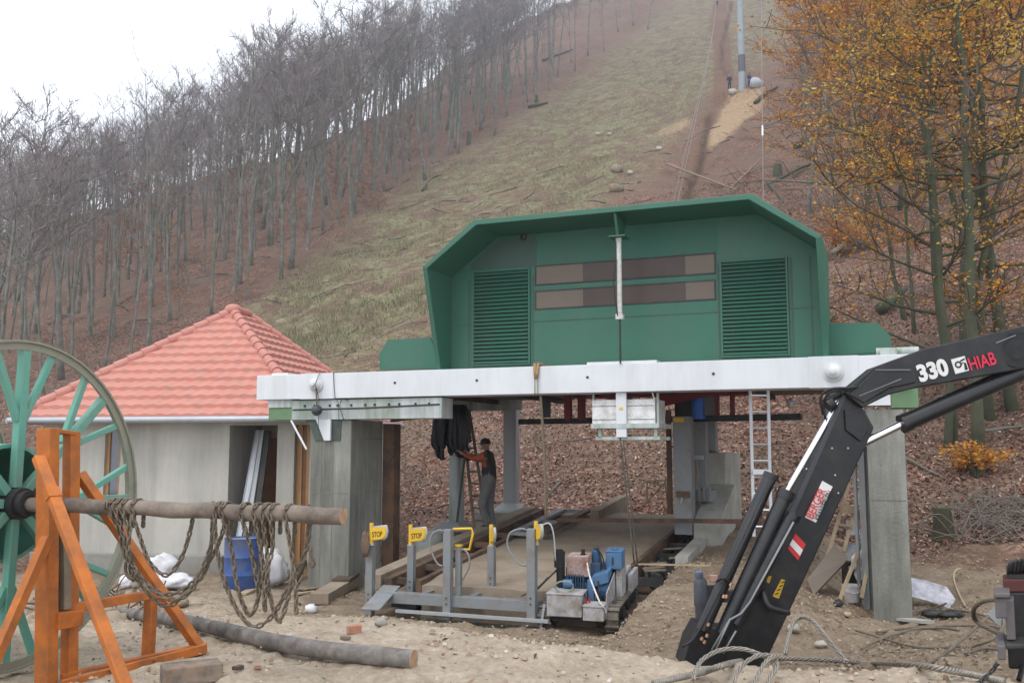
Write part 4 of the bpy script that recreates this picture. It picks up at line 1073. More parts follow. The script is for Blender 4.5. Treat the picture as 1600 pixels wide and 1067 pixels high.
# steel channel trough on the left of the ramp
ch = thing('rail_trough', 'dark open steel trough running uphill along the left of the muddy ramp', 'steel trough', T(ue0, -1.2, sz(-1.2)), -YAW)
for (ua, ub, dz, mm_) in ((ue0 - .62, ue0 - .5, .06, M_rusty), (ue0 - .1, ue0 - .01, .05, M_rusty), (ue0 - .95, ue0 - .68, .1, M_mud)):
    m = slab(ua, ub, -1.35, 5.4, .2, dz); m.build('side_rail', mm_, ch)
m = MB()
for v_ in np.arange(-1.2, 5.3, .95): m.sbox(ue0 - .5, ue0 - .1, v_, v_ + .07, sz(v_) - .05, sz(v_) + .04)
m.build_each('cross_bar', M_rusty, ch); slab(ue0 - .5, ue0 - .1, -1.35, 5.4, .05, -.3).build('floor', M_dark, ch)
# open grid frame standing on the trough further back
gf = thing('grating_frame', 'grey steel ladder frame lying on the far end of the ramp below the white column', 'steel frame', T(ue0 + .3, 3.3, sz(3.3)), -YAW)
slab(ue0 - .05, ue0 + .12, 2.2, 5.0, .06, .14).build('side_rail', M_galv, gf); slab(ue0 + .5, ue0 + .66, 2.2, 5.0, .06, .14).build('side_rail', M_rusty, gf)
m = MB()
for v_ in (2.2, 3.5, 4.9): m.sbox(ue0 + .12, ue0 + .5, v_, v_ + .09, sz(v_) + .075, sz(v_) + .135)
m.build_each('cross_bar', M_galv, gf)
o = slab(ue0 + .8, ue0 + .98, 4.4, 6.6, .35, .2).build('concrete_sill', M_mud); tag(o, 'low concrete sill climbing beside the grey ladder frame', 'sill')
# mechanical trench between ramps
tr_ = thing('mechanical_trench', 'open trench with greasy steel parts between the two ramps', 'trench', T(ue1, 1, sz(1) - .4), -YAW)
slab(ue1 - .11, ur0_ - .02, -.9, 5.2, .1, -.34).build('floor', M_woodd, tr_)
m = MB(); slab(ue1 - .115, ue1 - .04, -.9, 5.2, .25, .03, mb=m); m.build('side_rail', M_rusty, tr_)
m = MB()
for v_ in (.1, 1.0, 1.9, 2.8): m.sbox(ue1 - .03, ur0_ - .03, v_, v_ + .12, sz(v_) - .2, sz(v_) - .08)
m.build_each('cross_bar', M_dark, tr_)
m = MB()
for q in range(12):
    uu = random.uniform(ue1, ur0_ - .1); vv = random.uniform(.2, 3.8); m.cyl(T(uu, vv, sz(vv) - .3), T(uu + random.uniform(-.1, .1), vv + .1, sz(vv) - random.uniform(0, .15)), random.uniform(.03, .07), n=8)
m.build_each('roller_shaft', M_dark, tr_)
m = MB()
for q in range(5):
    uu = random.uniform(ue1, ur0_ - .15); vv = random.uniform(.3, 3.2); m.bar(T(uu, vv, sz(vv) - .05), T(uu + .35, vv + random.uniform(-.2, .3), sz(vv) + .0), .06, .03)
m.build_each('loose_board', M_wood, tr_)
# rail lying across at the back, thin plank across the sand ramp
o = MB().bar(PT(872, 812, 3.2), PT(1262, 815, 1.5), .09, .07).build('cross_rail', M_rusty); tag(o, 'long rusty steel rail lying across the trench and both ramps', 'rail')
o = MB().bar(PT(998, 881, .1), PT(1110, 883, -.3), .05, .02).build('long_lath', M_woodp); tag(o, 'thin pale lath lying across the sand covered ramp', 'lath')
# pit frame of galvanised beams with barrier posts ------------------
pf = thing('pit_frame', 'galvanised steel frame over the pit carrying the yellow barrier posts', 'steel frame', PT(697, 950, -1.75), -YAW)
zf_ = PV(697, 938, -1.75)[1]
uA, uB = PV(585, 935, -1.75)[0], PV(838, 935, -1.75)[0]
m = MB(); m.sbox(uA, uB, -1.72, -1.56, zf_ - .09, zf_ + .06); m.build('front_beam', M_galv, pf, bevel=.006)
m = MB(); m.sbox(uA + .2, uB, -1.2, -1.1, zf_ - .05, zf_ + .1); m.build('rear_beam', M_galv, pf, bevel=.006)
for uu in (PV(650, 935, -1.75)[0], PV(725, 935, -1.75)[0]): MB().sbox(uu, uu + .09, -1.55, -1.21, zf_ - .02, zf_ + .07).build('cross_beam', M_galv, pf)
m = MB(); m.sbox(uA + .4, uB + .2, -1.86, -1.8, zf_ - .19, zf_ - .15); m.build('edge_angle', M_galvl, pf)
o = MB().sbox(uA + .05, uB + .2, -1.79, -1.36, zf_ - .55, zf_ - .34).build('pit_floor', mat('wet_green_mud', (.06, .08, .06), (.035, .045, .035), rough=.35)); adopt(o, pf)
m = MB(); p0, p1 = PT(612, 918, -1.5), PT(578, 955, -2.15); m.bar(p0 + Vector((0, 0, .03)), p1 + Vector((0, 0, .02)), .28, .02)
o = m.build('steel_plank', M_galv, bevel=.004); tag(o, 'short grooved steel plank leaning from the dirt onto the pit frame', 'plank')
def post(px, pyb, pyt, v, w, lab, group, kind):
    u, zb_ = PV(px, pyb, v); _, zt2 = PV(px, pyt, v)
    o = thing('barrier_post', lab, 'post', T(u, v, zb_), -YAW, group)
    MB().sbox(u - w / 2, u + w / 2, v, v + w, zb_ - .1, zt2).build('column', M_galv, o, bevel=.006)
    m = MB(); m.cyl(T(u, v - .012, zb_ + .12), T(u, v, zb_ + .12), .014, n=6); m.cyl(T(u, v - .012, zb_ + .2), T(u, v, zb_ + .2), .014, n=6); m.build_each('bolt', M_rusty, o)
    return o, u, zt2
M_blk = mat('black_lettering', (.01, .01, .01), rough=.6)
def stop_arm(o, u, v, z, yaw_, stop=True, cover=True):
    R = Matrix.Rotation(yaw_, 3, 'Z'); X = R @ (T(1, 0, 0) - T(0, 0, 0)); Yv = Vector((0, 0, 1)); Z = R @ (T(0, -1, 0) - T(0, 0, 0))
    base = T(u, v + .04, z)
    def L(a, b, c=0): return base + X * a + Yv * b + Z * c
    m = MB(); m.cyl(L(-.02, -.01), L(-.02, .3), .03, n=10); m.build('spindle', M_yellow, o, smooth=True)
    m = MB(); m.cyl(L(-.02, -.02), L(-.02, .012), .045, n=12); m.build('collar', M_galvl, o)
    W_, H_ = .3, .2
    out = [L(0, .05, .02), L(W_ - .08, .085, .02), L(W_ - .02, .13, .02), L(W_, .19, .02), L(W_ - .01, .265, .02), L(0, .235, .02)]
    m = MB(); m.prism(out, Z * -.035); f = m.build('stop_plate', M_yellow, o, bevel=.004)
    m = MB(); m.tube([L(0, .238, .0), L(W_ - .01, .27, .0), L(W_ + .008, .2, .0), L(W_ - .01, .12, .0), L(W_ - .07, .075, 0)], .018, n=8); m.build('rim', M_galvl, f, smooth='all')
    if stop: text_obj('lettering', 'STOP', M_blk, .105, L(.02, .1, .0225), X + Yv * .12, Yv, f, bold=.006, xs=.84, depth=.001)
GRP = 'galvanised barrier posts in a row'
o, u, z = post(575, 950, 835, -1.75, .11, 'leftmost barrier post with STOP plate and a bundle of brown rope on its head', GRP, 0)
stop_arm(o, u + .06, -1.8, z - .13, -.3)
m = MB(); rr = random.Random(4)
for q in range(14):
    m.tube(spline([T(u - .09 + rr.uniform(0, .1), -1.79, z + rr.uniform(-.02, .06)), T(u - .08 + rr.uniform(0, .13), -1.83, z - .12), T(u - .02 + rr.uniform(-.03, .05), -1.82, z - .26 + rr.uniform(-.06, .02))], 6), .012, n=5)
ob = m.build('rope_bundle', mat('brown_rope', (.2, .13, .085), (.12, .08, .055), scale=30, rough=.95), smooth='all'); tag(ob, 'bundle of brown rope strapped to the head of the leftmost barrier post', 'rope')
o, u, z = post(640, 930, 852, -1.3, .1, 'second barrier post from the left, STOP plate on a short yellow spindle', GRP, 0); stop_arm(o, u, -1.3, z, -.28)
def handle(o, u, v, z, s, mm_, name='handle'):
    m = MB(); m.tube(spline([T(u, v, z - .0), T(u + s * .06, v - .02, z + .02), T(u + s * .2, v - .03, z - .04), T(u + s * .24, v - .03, z - .2), T(u + s * .16, v - .03, z - .36), T(u + s * .08, v - .02, z - .45), T(u, v - .01, z - .47)], 18), .0135, n=8)
    m.build(name, mm_, o, smooth='all')
o, u, z = post(697, 957, 827, -1.80, .115, 'third barrier post, tallest one with bent grey handrails and a yellow bow', GRP, 1)
handle(o, u - .05, -1.8, z - .03, -.8, M_galv); handle(o, u + .07, -1.62, z - .28, .9, M_galv)
m = MB(); m.tube([T(u + .05, -1.7, z), T(u + .3, -1.62, z + .01), T(u + .32, -1.62, z - .06), T(u + .27, -1.62, z - .28), T(u + .05, -1.66, z - .28)], .019, n=8); m.build('yellow_bow', M_yellow, o, smooth='all')
m = MB(); m.sbox(u + .075, u + .155, -1.68, -1.6, zf_ + .05, z - .24); m.build('short_post', M_galv, o, bevel=.005)
MB().sbox(u + .07, u + .16, -1.685, -1.595, z - .239, z - .215).build('cap', M_yellow, o)
o, u, z = post(766, 925, 853, -1.3, .1, 'fourth barrier post with its yellow plate turned edgewise', GRP, 0); stop_arm(o, u, -1.3, z, -1.0, False)
o, u, z = post(829, 958, 826, -1.80, .12, 'rightmost barrier post with bent handrail and yellow plate beside the tracked winch', GRP, 1)
handle(o, u - .06, -1.8, z - .02, -1.1, M_galv); stop_arm(o, u + .06, -1.77, z - .2, -.95, False)
MB().tube(spline([T(u + .1, -1.7, z + .03), T(u + .24, -1.7, z + .07), T(u + .3, -1.7, z - .1), T(u + .32, -1.7, z - .42)], 12), .012, n=8).build('handle', M_galvl, o, smooth='all')

# rear structure under the station ----------------------------------
def column(px, w, pyb, pyt, v, mm_, lab, cat='column', d=None, name='steel_column'):
    u0, zb_ = PV(px - w / 2, pyb, v); u1, zt2 = PV(px + w / 2, pyt, v)
    o = thing(name, lab, cat, T((u0 + u1) / 2, v, zb_), -YAW)
    MB().sbox(u0, u1, v, v + (d or (u1 - u0)), zb_ - .25, zt2).build('shaft', mm_, o, bevel=.012)
    return o, u0, u1, zb_, zt2
o, u0, u1, z0, z1 = column(795, 18, 795, 618, 5.6, M_galvl, 'pale steel column on a pyramid foot right of the climbing man', d=.22)
m = MB(); c_ = [(u0 - .2, z0 - .04), (u1 + .2, z0 - .04), (u1 + .05, z0 + .12), (u0 - .05, z0 + .12)]
m.hexa([T(u0 - .2, 5.4, z0 - .04), T(u1 + .2, 5.4, z0 - .04), T(u1 + .2, 6.0, z0 - .04), T(u0 - .2, 6.0, z0 - .04), T(u0 - .02, 5.58, z0 + .13), T(u1 + .02, 5.58, z0 + .13), T(u1 + .02, 5.84, z0 + .13), T(u0 - .02, 5.84, z0 + .13)]); m.build('foot', M_galvl, o, bevel=.006)
MB().sbox(u0 - .45, u1 + .5, 5.1, 6.2, z0 - .5, z0 - .045).build('plinth', M_conc2, o)
m = MB(); m.sbox(u1 + .003, u1 + .03, 5.6, 5.82, z0 + .1, z1 + .0); m.build('flange', M_galvl, o)
bl = MB().sbox(PV(700, 630, 5)[0], PV(802, 630, 5)[0], 5.2, 5.55, PV(760, 641, 5.2)[1], PV(760, 612, 5.2)[1]).build('rear_beam', M_whiteg, bevel=.008); tag(bl, 'pale rear beam above the leaning ladder behind the long white beam', 'beam')
o, u0, u1, z0, z1 = column(709, 16, 818, 640, 3.8, M_whiteg, 'narrow mossy column under the black tarpaulin bundle', d=.3)
m = MB(); m.hexa([T(u0 - .22, 3.4, z0 - .12), T(u1 + .3, 3.4, z0 - .12), T(u1 + .3, 4.1, z0 - .12), T(u0 - .22, 4.1, z0 - .12), T(u0 - .06, 3.5, z0 + .06), T(u1 + .1, 3.5, z0 + .06), T(u1 + .1, 4.0, z0 + .06), T(u0 - .06, 4.0, z0 + .06)]); m.build('foot', M_galv, o)
# big grey posts at right
o, u0, u1, z0, z1 = column(1066, 25, 812, 650, 2.6, M_galv, 'thick blue grey square post right of the trench with a small lamp box', d=.3)
zq = PV(1066, 772, 2.55)[1]; MB().sbox(u0 + .06, u1 - .04, 2.52, 2.6, zq - .05, zq + .05).build('lamp_box', M_rusty, o)
MB().tube([T((u0 + u1) / 2, 2.54, zq - .05), T((u0 + u1) / 2 - .02, 2.52, zq - .16)], .02, n=6).build('lamp', M_whiteg, o)
MB().sbox(u0 + .02, u0 + .2, 2.59, 2.6, z1 - .1, z1 - .02).build('sticker', M_yellow, o)
o, u0, u1, z0, z1 = column(1091, 22, 785, 652, 3.4, M_galv, 'second blue grey post clamped to the concrete sill behind the thick one', d=.28)
zq = PV(1091, 716, 3.3)[1]; m = MB(); m.sbox(u0 + .05, u1 - .05, 3.32, 3.4, zq - .02, zq + .05); m.build('lamp_box', M_galvl, o)
MB().tube(spline([T(u0 + .12, 3.34, zq - .02), T(u0 + .15, 3.31, zq - .25), T(u0 + .12, 3.33, zq - .6), T(u0 + .18, 3.32, zq - .85)], 10), .01, n=5).build('wire', M_woodp, o)
m = MB(); zc_ = PV(1095, 783, 3.2)[1]; m.sbox(u0 - .04, u1 + .12, 3.15, 3.7, zc_, zc_ + .2)
for q in np.linspace(u0 - .02, u1 + .08, 5): m.sbox(q, q + .04, 3.1, 3.15, zc_, zc_ + .26)
m.build('clamp', M_galv, o, bevel=.006)
o, u0, u1, z0, z1 = column(1108, 17, 712, 612, 5.0, M_galv, 'short grey post standing on the stepped concrete block', d=.26)
dm = MB().sphere(PT(1113, 716, 4.6), .2, 14, 8, (1, 1, .75)).build('rubber_dome', mat('brown_rubber', (.15, .115, .1), (.1, .08, .07), rough=.8), smooth='all'); tag(dm, 'brown rubber dome on top of the stepped concrete block', 'buffer')
# stepped concrete block
sb_ = thing('concrete_foundation', 'stepped pale concrete block behind the blue grey posts', 'foundation', PT(1115, 810, 3.4), -YAW)
ua, za_ = PV(1098, 786, 3.5); ub, _ = PV(1128, 786, 3.5); _, zt3 = PV(1115, 707, 4.4); ua2, _ = PV(1100, 740, 4.4); ub2, _ = PV(1131, 740, 4.4)
MB().sbox(ua2, ub2 + .05, 4.3, 6.2, -2.2, zt3).build('upper_block', M_conc2, sb_, bevel=.012)
m = MB(); m.hexa([T(ua, 2.6, -2.3), T(ub + .12, 2.6, -2.3), T(ub + .12, 4.29, -2.3), T(ua, 4.29, -2.3), T(ua, 2.6, za_ - .25), T(ub + .12, 2.6, za_ - .25), T(ub + .12, 4.29, za_ + .32), T(ua, 4.29, za_ + .32)]); m.build('sloped_wall', M_conc2, sb_, bevel=.01)
# dark rear bars, red frame, blue drive
o = MB().bar(PT(812, 659, 4.2), PT(1252, 651, 2.6), .09, .11).build('guide_bar', M_dark); tag(o, 'long black guide bar running behind the counterweight box', 'bar')
rf = thing('drive_frame', 'dark red steel drive frame with a black motor housing under the station floor', 'drive frame', PT(1060, 630, 3.4), -YAW)
zr0, zr1 = PV(1050, 634, 3.4)[1], ZB + .15
uq0, uq1 = PV(905, 620, 3.4)[0], PV(1172, 620, 3.4)[0]
MB().sbox(uq0, uq1, 3.0, 3.2, zr0 + .16, zr1 + .3).build('main_beam', M_red, rf)
uq2, uq3 = PV(1030, 640, 3.0)[0], PV(1140, 640, 3.0)[0]
m = MB(); m.prism([T(uq2, 2.9, zr0 - .05), T(uq2 + .5, 2.9, zr0 + .06), T(uq3, 2.9, zr0 + .2), T(uq3, 2.9, zr0 + .3), T(uq2, 2.9, zr0 + .3)], T(0, .08, 0) - T(0, 0, 0)); m.build('gusset', M_red, rf)
MB().sbox(PV(1055, 640, 3.3)[0], PV(1092, 640, 3.3)[0], 3.25, 3.9, PV(1070, 652, 3.3)[1], zr0 + .25).build('motor_housing', M_dark, rf)
m = MB()
for q in (1118, 1142): m.sbox(PV(q, 640, 3.1)[0], PV(q + 6, 640, 3.1)[0], 3.0, 3.15, PV(q, 650, 3.1)[1], zr1)
for q in (884, 905): m.sbox(PV(q, 640, 3.1)[0], PV(q + 9, 640, 3.1)[0], 3.0, 3.15, PV(q, 656, 3.1)[1], zr1)
m.build_each('hanger', M_red, rf)
bd = MB().cyl(PT(1091, 654, 3.05), PT(1091, 622, 3.05), .11, n=14).build('blue_drive', mat('bright_blue', (.02, .16, .6), (.02, .12, .45), rough=.35), smooth=True); tag(bd, 'bright blue cylinder above the second grey post', 'hydraulic motor')
m = MB(); m.lathe(PT(1091, 655, 3.05), (0, 0, 1), [(0, .15), (.06, .15), (.06, .11)], 14); m.build('flange', mat('bright_blue'  , (.02, .16, .6)), bd)
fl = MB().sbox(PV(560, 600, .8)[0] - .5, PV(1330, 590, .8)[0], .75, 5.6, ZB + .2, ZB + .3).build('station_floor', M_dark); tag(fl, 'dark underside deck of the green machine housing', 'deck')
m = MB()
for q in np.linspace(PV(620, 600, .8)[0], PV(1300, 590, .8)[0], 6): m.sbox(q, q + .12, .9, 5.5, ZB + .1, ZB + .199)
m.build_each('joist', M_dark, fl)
o = MB().sbox(PV(1041, 700, 3)[0], PV(1048, 700, 3)[0], 3.0, 3.1, PV(1045, 785, 3)[1] - .2, PV(1045, 640, 3)[1]).build('thin_post', M_rusty); tag(o, 'thin rusty post left of the thick blue grey post', 'post')
o = MB().sbox(PV(846, 640, 2)[0], PV(858, 640, 2)[0], 2, 2.08, PV(850, 652, 2)[1], ZB).build('hanger_bar', M_dark); tag(o, 'short dark hanger bar left of the counterweight box', 'bar')
sb2 = MB().bar(PT(612, 655, 1.6), PT(700, 645, 2.6), .1, .1).build('pipe_stub', M_dark); tag(sb2, 'dark stub of pipe between left pillar and tarpaulin', 'pipe')

# ladders ------------------------------------------------------------
def ladder(a, b, c, d, n, r, mm_, lab, rung_r=None):
    """a,b feet; c,d tops"""
    o = thing('ladder', lab, 'ladder', (a + b) / 2)
    MB().bar(a, c, r * 2, r * 1.3, up=(0, -1, 0)).build('stile', mm_, o); MB().bar(b, d, r * 2, r * 1.3, up=(0, -1, 0)).build('stile', mm_, o)
    for i in range(n):
        t = (i + .6) / n; MB().cyl(a.lerp(c, t), b.lerp(d, t), rung_r or r * .7, n=7).build('rung', mm_, o)
    return o
ld = ladder(PT(1178, 838, .9), PT(1205, 838, .9), PT(1172, 608, .9), PT(1200, 608, .9), 9, .022, M_alu, 'aluminium ladder standing upright behind the black crane boom')
q = MB().sbox(PV(1177, 735, .85)[0], PV(1206, 735, .85)[0], .8, .86, PV(1190, 741, .85)[1], PV(1190, 733, .85)[1]).build('bracket', M_alu, ld)
ladder(PT(741, 824, 3.3), PT(762, 826, 3.3), PT(722, 640, 4.2), PT(733, 640, 4.2), 10, .03, M_wood, 'old wooden ladder leaning steeply under the station, a man climbing it')
# black tarpaulin bundle
tb = MB(); rr = random.Random(9)
c0 = PT(706, 672, 3.4)
for q in range(70):
    x_ = rr.uniform(-.34, .32); y_ = rr.uniform(-.18, .18); l_ = rr.uniform(.3, .85)
    tb.tube(spline([c0 + Vector((x_ * .8, y_, .5)), c0 + Vector((x_, y_ - .05, .1)), c0 + Vector((x_ * 1.05, y_, .1 - l_ * .7)), c0 + Vector((x_ * 1.05 + .06, y_, .05 - l_ * .75))], 7), [.03, .045, .05, .055, .05, .045, .04, .02], n=5, jit=.3)
o = tb.build('tarpaulin', mat('black_tarp', (.016, .017, .02), (.03, .032, .036), scale=6, rough=.4), smooth='all'); tag(o, 'bundle of black tarpaulin and hoses hanging beside the leaning ladder', 'tarpaulin')
o = MB().bar(PT(714, 815, 3.2), PT(728, 700, 3.4), .1, .04).build('dark_board', M_dark); tag(o, 'dark board leaning against the narrow mossy column', 'board')
# small wooden trestles
def trestle(px, py, w, h, v, lab, s=1):
    u, z = PV(px, py, v); k = w / 2; o = MB()
    P = lambda a, b: T(u + a, v, z + b)
    o.bar(P(-k, 0), P(-k, h), .04, .03); o.bar(P(k, 0), P(k * .8, h), .04, .03); o.bar(P(-k, h * .95), P(k, h), .035, .03); o.bar(P(-k * .9, .02), P(k * .8, h * .9), .035, .025); o.bar(P(-k, h * .9) + Vector((0, .3, 0)), P(k, .3) + Vector((0, .3, 0)), .03, .02)
    r = o.build('wooden_trestle', M_woodp); tag(r, lab, 'trestle')
trestle(1027, 784, .4, .42, 4.6, 'small pale wooden trestle in the leaves left of the grey posts')
trestle(1207, 742, .35, .5, 5.2, 'small pale wooden trestle in the leaves behind the aluminium ladder')
lampst = MB(); p_ = PT(1240, 628, 4); lampst.cyl(p_, p_ + Vector((.45, .1, .16)), .015, n=6); lampst.cyl(p_, p_ + Vector((-.1, 0, -.03)), .03, .1, n=12)
o = lampst.build('floodlamp', M_white, smooth=True); tag(o, 'small white lamp on an arm under the right half of the beam', 'lamp')
bk = MB().sphere(PT(665, 845, 2.2), .01).build('x', M_conc); bpy.data.objects.remove(bk)
o = MB().lathe(PT(668, 872, 1.3), (0, 0, 1), [(0, .2), (.02, .24), (.42, .27), (.45, .28), (.45, .25), (.4, .25)], 18).build('mortar_tub', mat('grey_tub', (.3, .32, .3), (.22, .24, .22), rough=.6), smooth=True); tag(o, 'grey round tub behind the second STOP post', 'tub')
# ------------------------------------------------------------------ hut with the tiled roof
class Frame:
    def __init__(s, ox, oy, yaw): s.o = Vector((ox, oy)); s.y = math.radians(yaw); s.c, s.s = math.cos(s.y), math.sin(s.y)
    def T(s, u, v, z): return Vector((s.o.x + u * s.c + v * s.s, s.o.y - u * s.s + v * s.c, z))
    def PV(s, px, py, v):
        k, e = ray(px, py); d = (v + s.o.x * s.s + s.o.y * s.c) / (k * s.s + s.c); x, y = k * d, d
        return ((x - s.o.x) * s.c - (y - s.o.y) * s.s, e * d)
    def box(s, m, u0, u1, v0, v1, z0, z1):
        return m.hexa([s.T(u0, v0, z0), s.T(u1, v0, z0), s.T(u1, v1, z0), s.T(u0, v1, z0), s.T(u0, v0, z1), s.T(u1, v0, z1), s.T(u1, v1, z1), s.T(u0, v1, z1)])
HF = Frame(-.212 * 18, 18, 10)
M_tile = mat('roof_tile', (.56, .235, .18), (.47, .19, .145), scale=2.5, amt=.35, rough=.8, bump=.2, bscale=60, dirt=(.3, .19, .16), dirt_amt=.4, dscale=5)
M_tile2 = mat('ridge_tile', (.52, .225, .18), (.42, .175, .14), scale=3, amt=.5, rough=.75, dirt=(.4, .2, .16), dirt_amt=.4, dscale=3)
M_rend = mat('grey_render', (.53, .51, .46), (.44, .425, .385), scale=1.3, amt=.5, rough=.95, bump=.25, bscale=45, dirt=(.25, .245, .22), dirt_amt=.45, dscale=1.2, streak=True)
M_plinth = mat('plinth_concrete', (.34, .33, .3), (.24, .235, .21), scale=2, amt=.5, rough=.95, bump=.3, dirt=(.15, .14, .12), dirt_amt=.4)
M_door = mat('stained_wood', (.22, .1, .04), (.15, .065, .025), scale=6, amt=.5, rough=.5)
M_frame = mat('honey_wood', (.42, .24, .1), (.3, .16, .065), scale=6, amt=.5, rough=.5)
M_zinc = mat('zinc', (.42, .44, .47), (.34, .36, .39), scale=3, rough=.4, metal=.4)
M_dim = mat('dim_interior', (.06, .055, .05), (.04, .037, .033), scale=2, rough=.95)
EW, EZ, AZ = 6.2, .576, 3.08
hut = thing('roadside_hut', 'small rendered hut with a salmon red hipped tile roof', 'hut', HF.T(-3.1, 3.1, -2.3), -HF.y)
rf_ = MB()
ED = 6.0; A1, A2 = (-EW / 2, 3.1), (-EW / 2, ED - 2.1)
corners = [(-EW, 0), (0, 0), (0, ED), (-EW, ED)]; APX = [A1, A1, A2, A2]
NC = 13
def roof_face(m, c0, c1, a0, a1):
    A = lambda s, t, lift: HF.T((c0[0] + (c1[0] - c0[0]) * s) * (1 - t) + a0[0] * t, (c0[1] + (c1[1] - c0[1]) * s) * (1 - t) + (a0[1] + (a1[1] - a0[1]) * s) * t, EZ + (AZ - EZ) * t + lift)
    for j in range(NC):
        t0, t1 = j / NC, min(1, (j + 1.12) / NC)
        wl = (abs(c1[0] - c0[0]) + abs(c1[1] - c0[1])) * (1 - t0) + abs(a1[1] - a0[1]) * t0; n = max(2, int(wl / .05))
        lo, hi, fr = [], [], []
        for i in range(n + 1):
            s = i / n; x = (s - .5) * wl
            wv = .012 * math.sin(x / .3 * 2 * math.pi + j * 0)
            lo.append(A(s, t0, .085 + wv)); hi.append(A(s, t1, .006 + wv * .8)); fr.append(A(s, t0, .0 + wv * .6))
        o = len(m.v); m.v += [tuple(p) for p in fr + lo + hi]; k = n + 1
        for i in range(n):
            m.f += [(o + i, o + i + 1, o + k + i + 1, o + k + i), (o + k + i, o + k + i + 1, o + 2 * k + i + 1, o + 2 * k + i)]; m.mi += [0, 0]
for i in range(4): roof_face(rf_, corners[i], corners[(i + 1) % 4], APX[i], APX[(i + 1) % 4])
roof = rf_.build('roof', M_tile, hut, smooth=True, fixn=False)
for i in range(4):
    m = MB(); a = HF.T(corners[i][0] * 1.0, corners[i][1] * 1.0, EZ + .05); b = HF.T(*APX[i], AZ + .05); N = 16
    for q in range(N):
        p0, p1 = a.lerp(b, q / N - .004), a.lerp(b, (q + 1) / N + .012)
        m.cyl(p0 - Vector((0, 0, .02)), p1 - Vector((0, 0, .035)), .115, .095, n=12)
    m.build('hip_tiles', M_tile2, roof, smooth=True)
m = MB()
for q in range(5): m.cyl(HF.T(*A1, AZ + .05).lerp(HF.T(*A2, AZ + .05), q / 5), HF.T(*A1, AZ + .04).lerp(HF.T(*A2, AZ + .04), (q + 1.1) / 5), .115, .1, n=12)
m.build('hip_tiles', M_tile2, roof, smooth=True)
MB().sphere(HF.T(-EW / 2, 3.1, AZ + .04), .2, 12, 8, (1, 1, .7)).build('ridge_cap', M_tile2, roof, smooth='all')
m = MB(); HF.box(m, -EW + .02, -.02, .02, ED - .02, EZ - .075, EZ - .02); m.build('soffit', M_rend, hut)
for (c0, c1) in ((0, 1), (1, 2), (3, 0)):
    a, b = corners[c0], corners[c1]; out = (0, -.07) if c0 == 0 else ((.07, 0) if c0 == 1 else (-.07, 0))
    MB().tube([HF.T(a[0] + out[0], a[1] + out[1], EZ - .03), HF.T(b[0] + out[0], b[1] + out[1], EZ - .03)], .065, n=10).build('gutter', M_zinc, hut, smooth=True)
WV = .42; g0 = -2.75; wt = EZ - .075
hu = lambda px, v=WV: HF.PV(px, 740, v)[0]
z_lint = HF.PV(395, 664, WV)[1]; z_pl = HF.PV(300, 866, WV)[1]
uw0, uw1, uw2, uw3, uw4, uR_ = -EW + .42, hu(357), hu(432), hu(459), hu(483), -.42 + .1
uR_ = max(uR_, uw4 + .12)
m = MB(); HF.box(m, uw0, hu(162), WV, WV + .3, g0, wt); HF.box(m, hu(162), hu(187), WV, WV + .3, g0, HF.PV(170, 800, WV)[1]); HF.box(m, hu(187), uw1, WV, WV + .3, g0, wt)
HF.box(m, uw1, uw4, WV, WV + .3, z_lint, wt); HF.box(m, uw2, uw3, WV, WV + .3, g0, z_lint); HF.box(m, uw4, uR_, WV, WV + .3, g0, wt)
HF.box(m, hu(162), hu(187), WV, WV + .3, HF.PV(170, 667, WV)[1], wt)
m.build('front_wall', M_rend, hut)
m = MB(); HF.box(m, uR_ - .3, uR_, WV + .301, ED - .42, g0, wt); HF.box(m, uw0, uw0 + .3, WV + .301, ED - .42, g0, wt); HF.box(m, uw0 + .301, uR_ - .301, ED - .72, ED - .42, g0, wt); HF.box(m, uw1 - .2, uw1 - .003, WV + .301, WV + 1.5, g0, wt); HF.box(m, uw1 - .2, uR_ - .31, WV + 1.501, WV + 1.7, g0, wt)
m.build('side_walls', M_rend, hut)
m = MB(); HF.box(m, uw0 - .05, uw1 - .01, WV - .16, WV - .004, g0, z_pl); m.build('plinth', M_plinth, hut, bevel=.015)
# window behind the wheel, door in the porch, second door
zw0, zw1 = HF.PV(170, 800, WV)[1], HF.PV(170, 667, WV)[1]
fr = MB(); a, b = hu(162) + .003, hu(187) - .003
for q in ((a, a + .07, zw0, zw1), (b - .07, b, zw0, zw1), (a + .07, b - .07, zw1 - .08, zw1 - .003), (a + .07, b - .07, zw0 + .003, zw0 + .08)): HF.box(fr, q[0], q[1], WV + .06, WV + .14, q[2], q[3])
win = fr.build('window', M_frame, hut)
p = MB(); HF.box(p, a + .07, b - .07, WV + .09, WV + .1, zw0 + .08, zw1 - .08); p.build('pane', mat('hut_glass', (.12, .13, .16), (.1, .11, .13), rough=.05, spec=.8), win)
zd = HF.PV(415, 676, WV + 1.4)[1]
d1 = MB(); a, b = HF.PV(398, 740, WV + 1.4)[0], HF.PV(440, 740, WV + 1.4)[0]
HF.box(d1, a, a + .09, WV + 1.38, WV + 1.498, g0, zd); HF.box(d1, b - .09, b, WV + 1.38, WV + 1.498, g0, zd); HF.box(d1, a + .09, b - .09, WV + 1.38, WV + 1.498, zd - .1, zd)
dr = d1.build('door_frame', M_frame, hut); p = MB(); HF.box(p, a + .092, b - .092, WV + 1.42, WV + 1.49, g0, zd - .102); p.build('door', M_door, dr)
d2 = MB(); HF.box(d2, uw3 + .003, uw3 + .12, WV + .1, WV + .2, g0, z_lint - .003); HF.box(d2, uw4 - .1, uw4 - .003, WV + .1, WV + .2, g0, z_lint - .003)
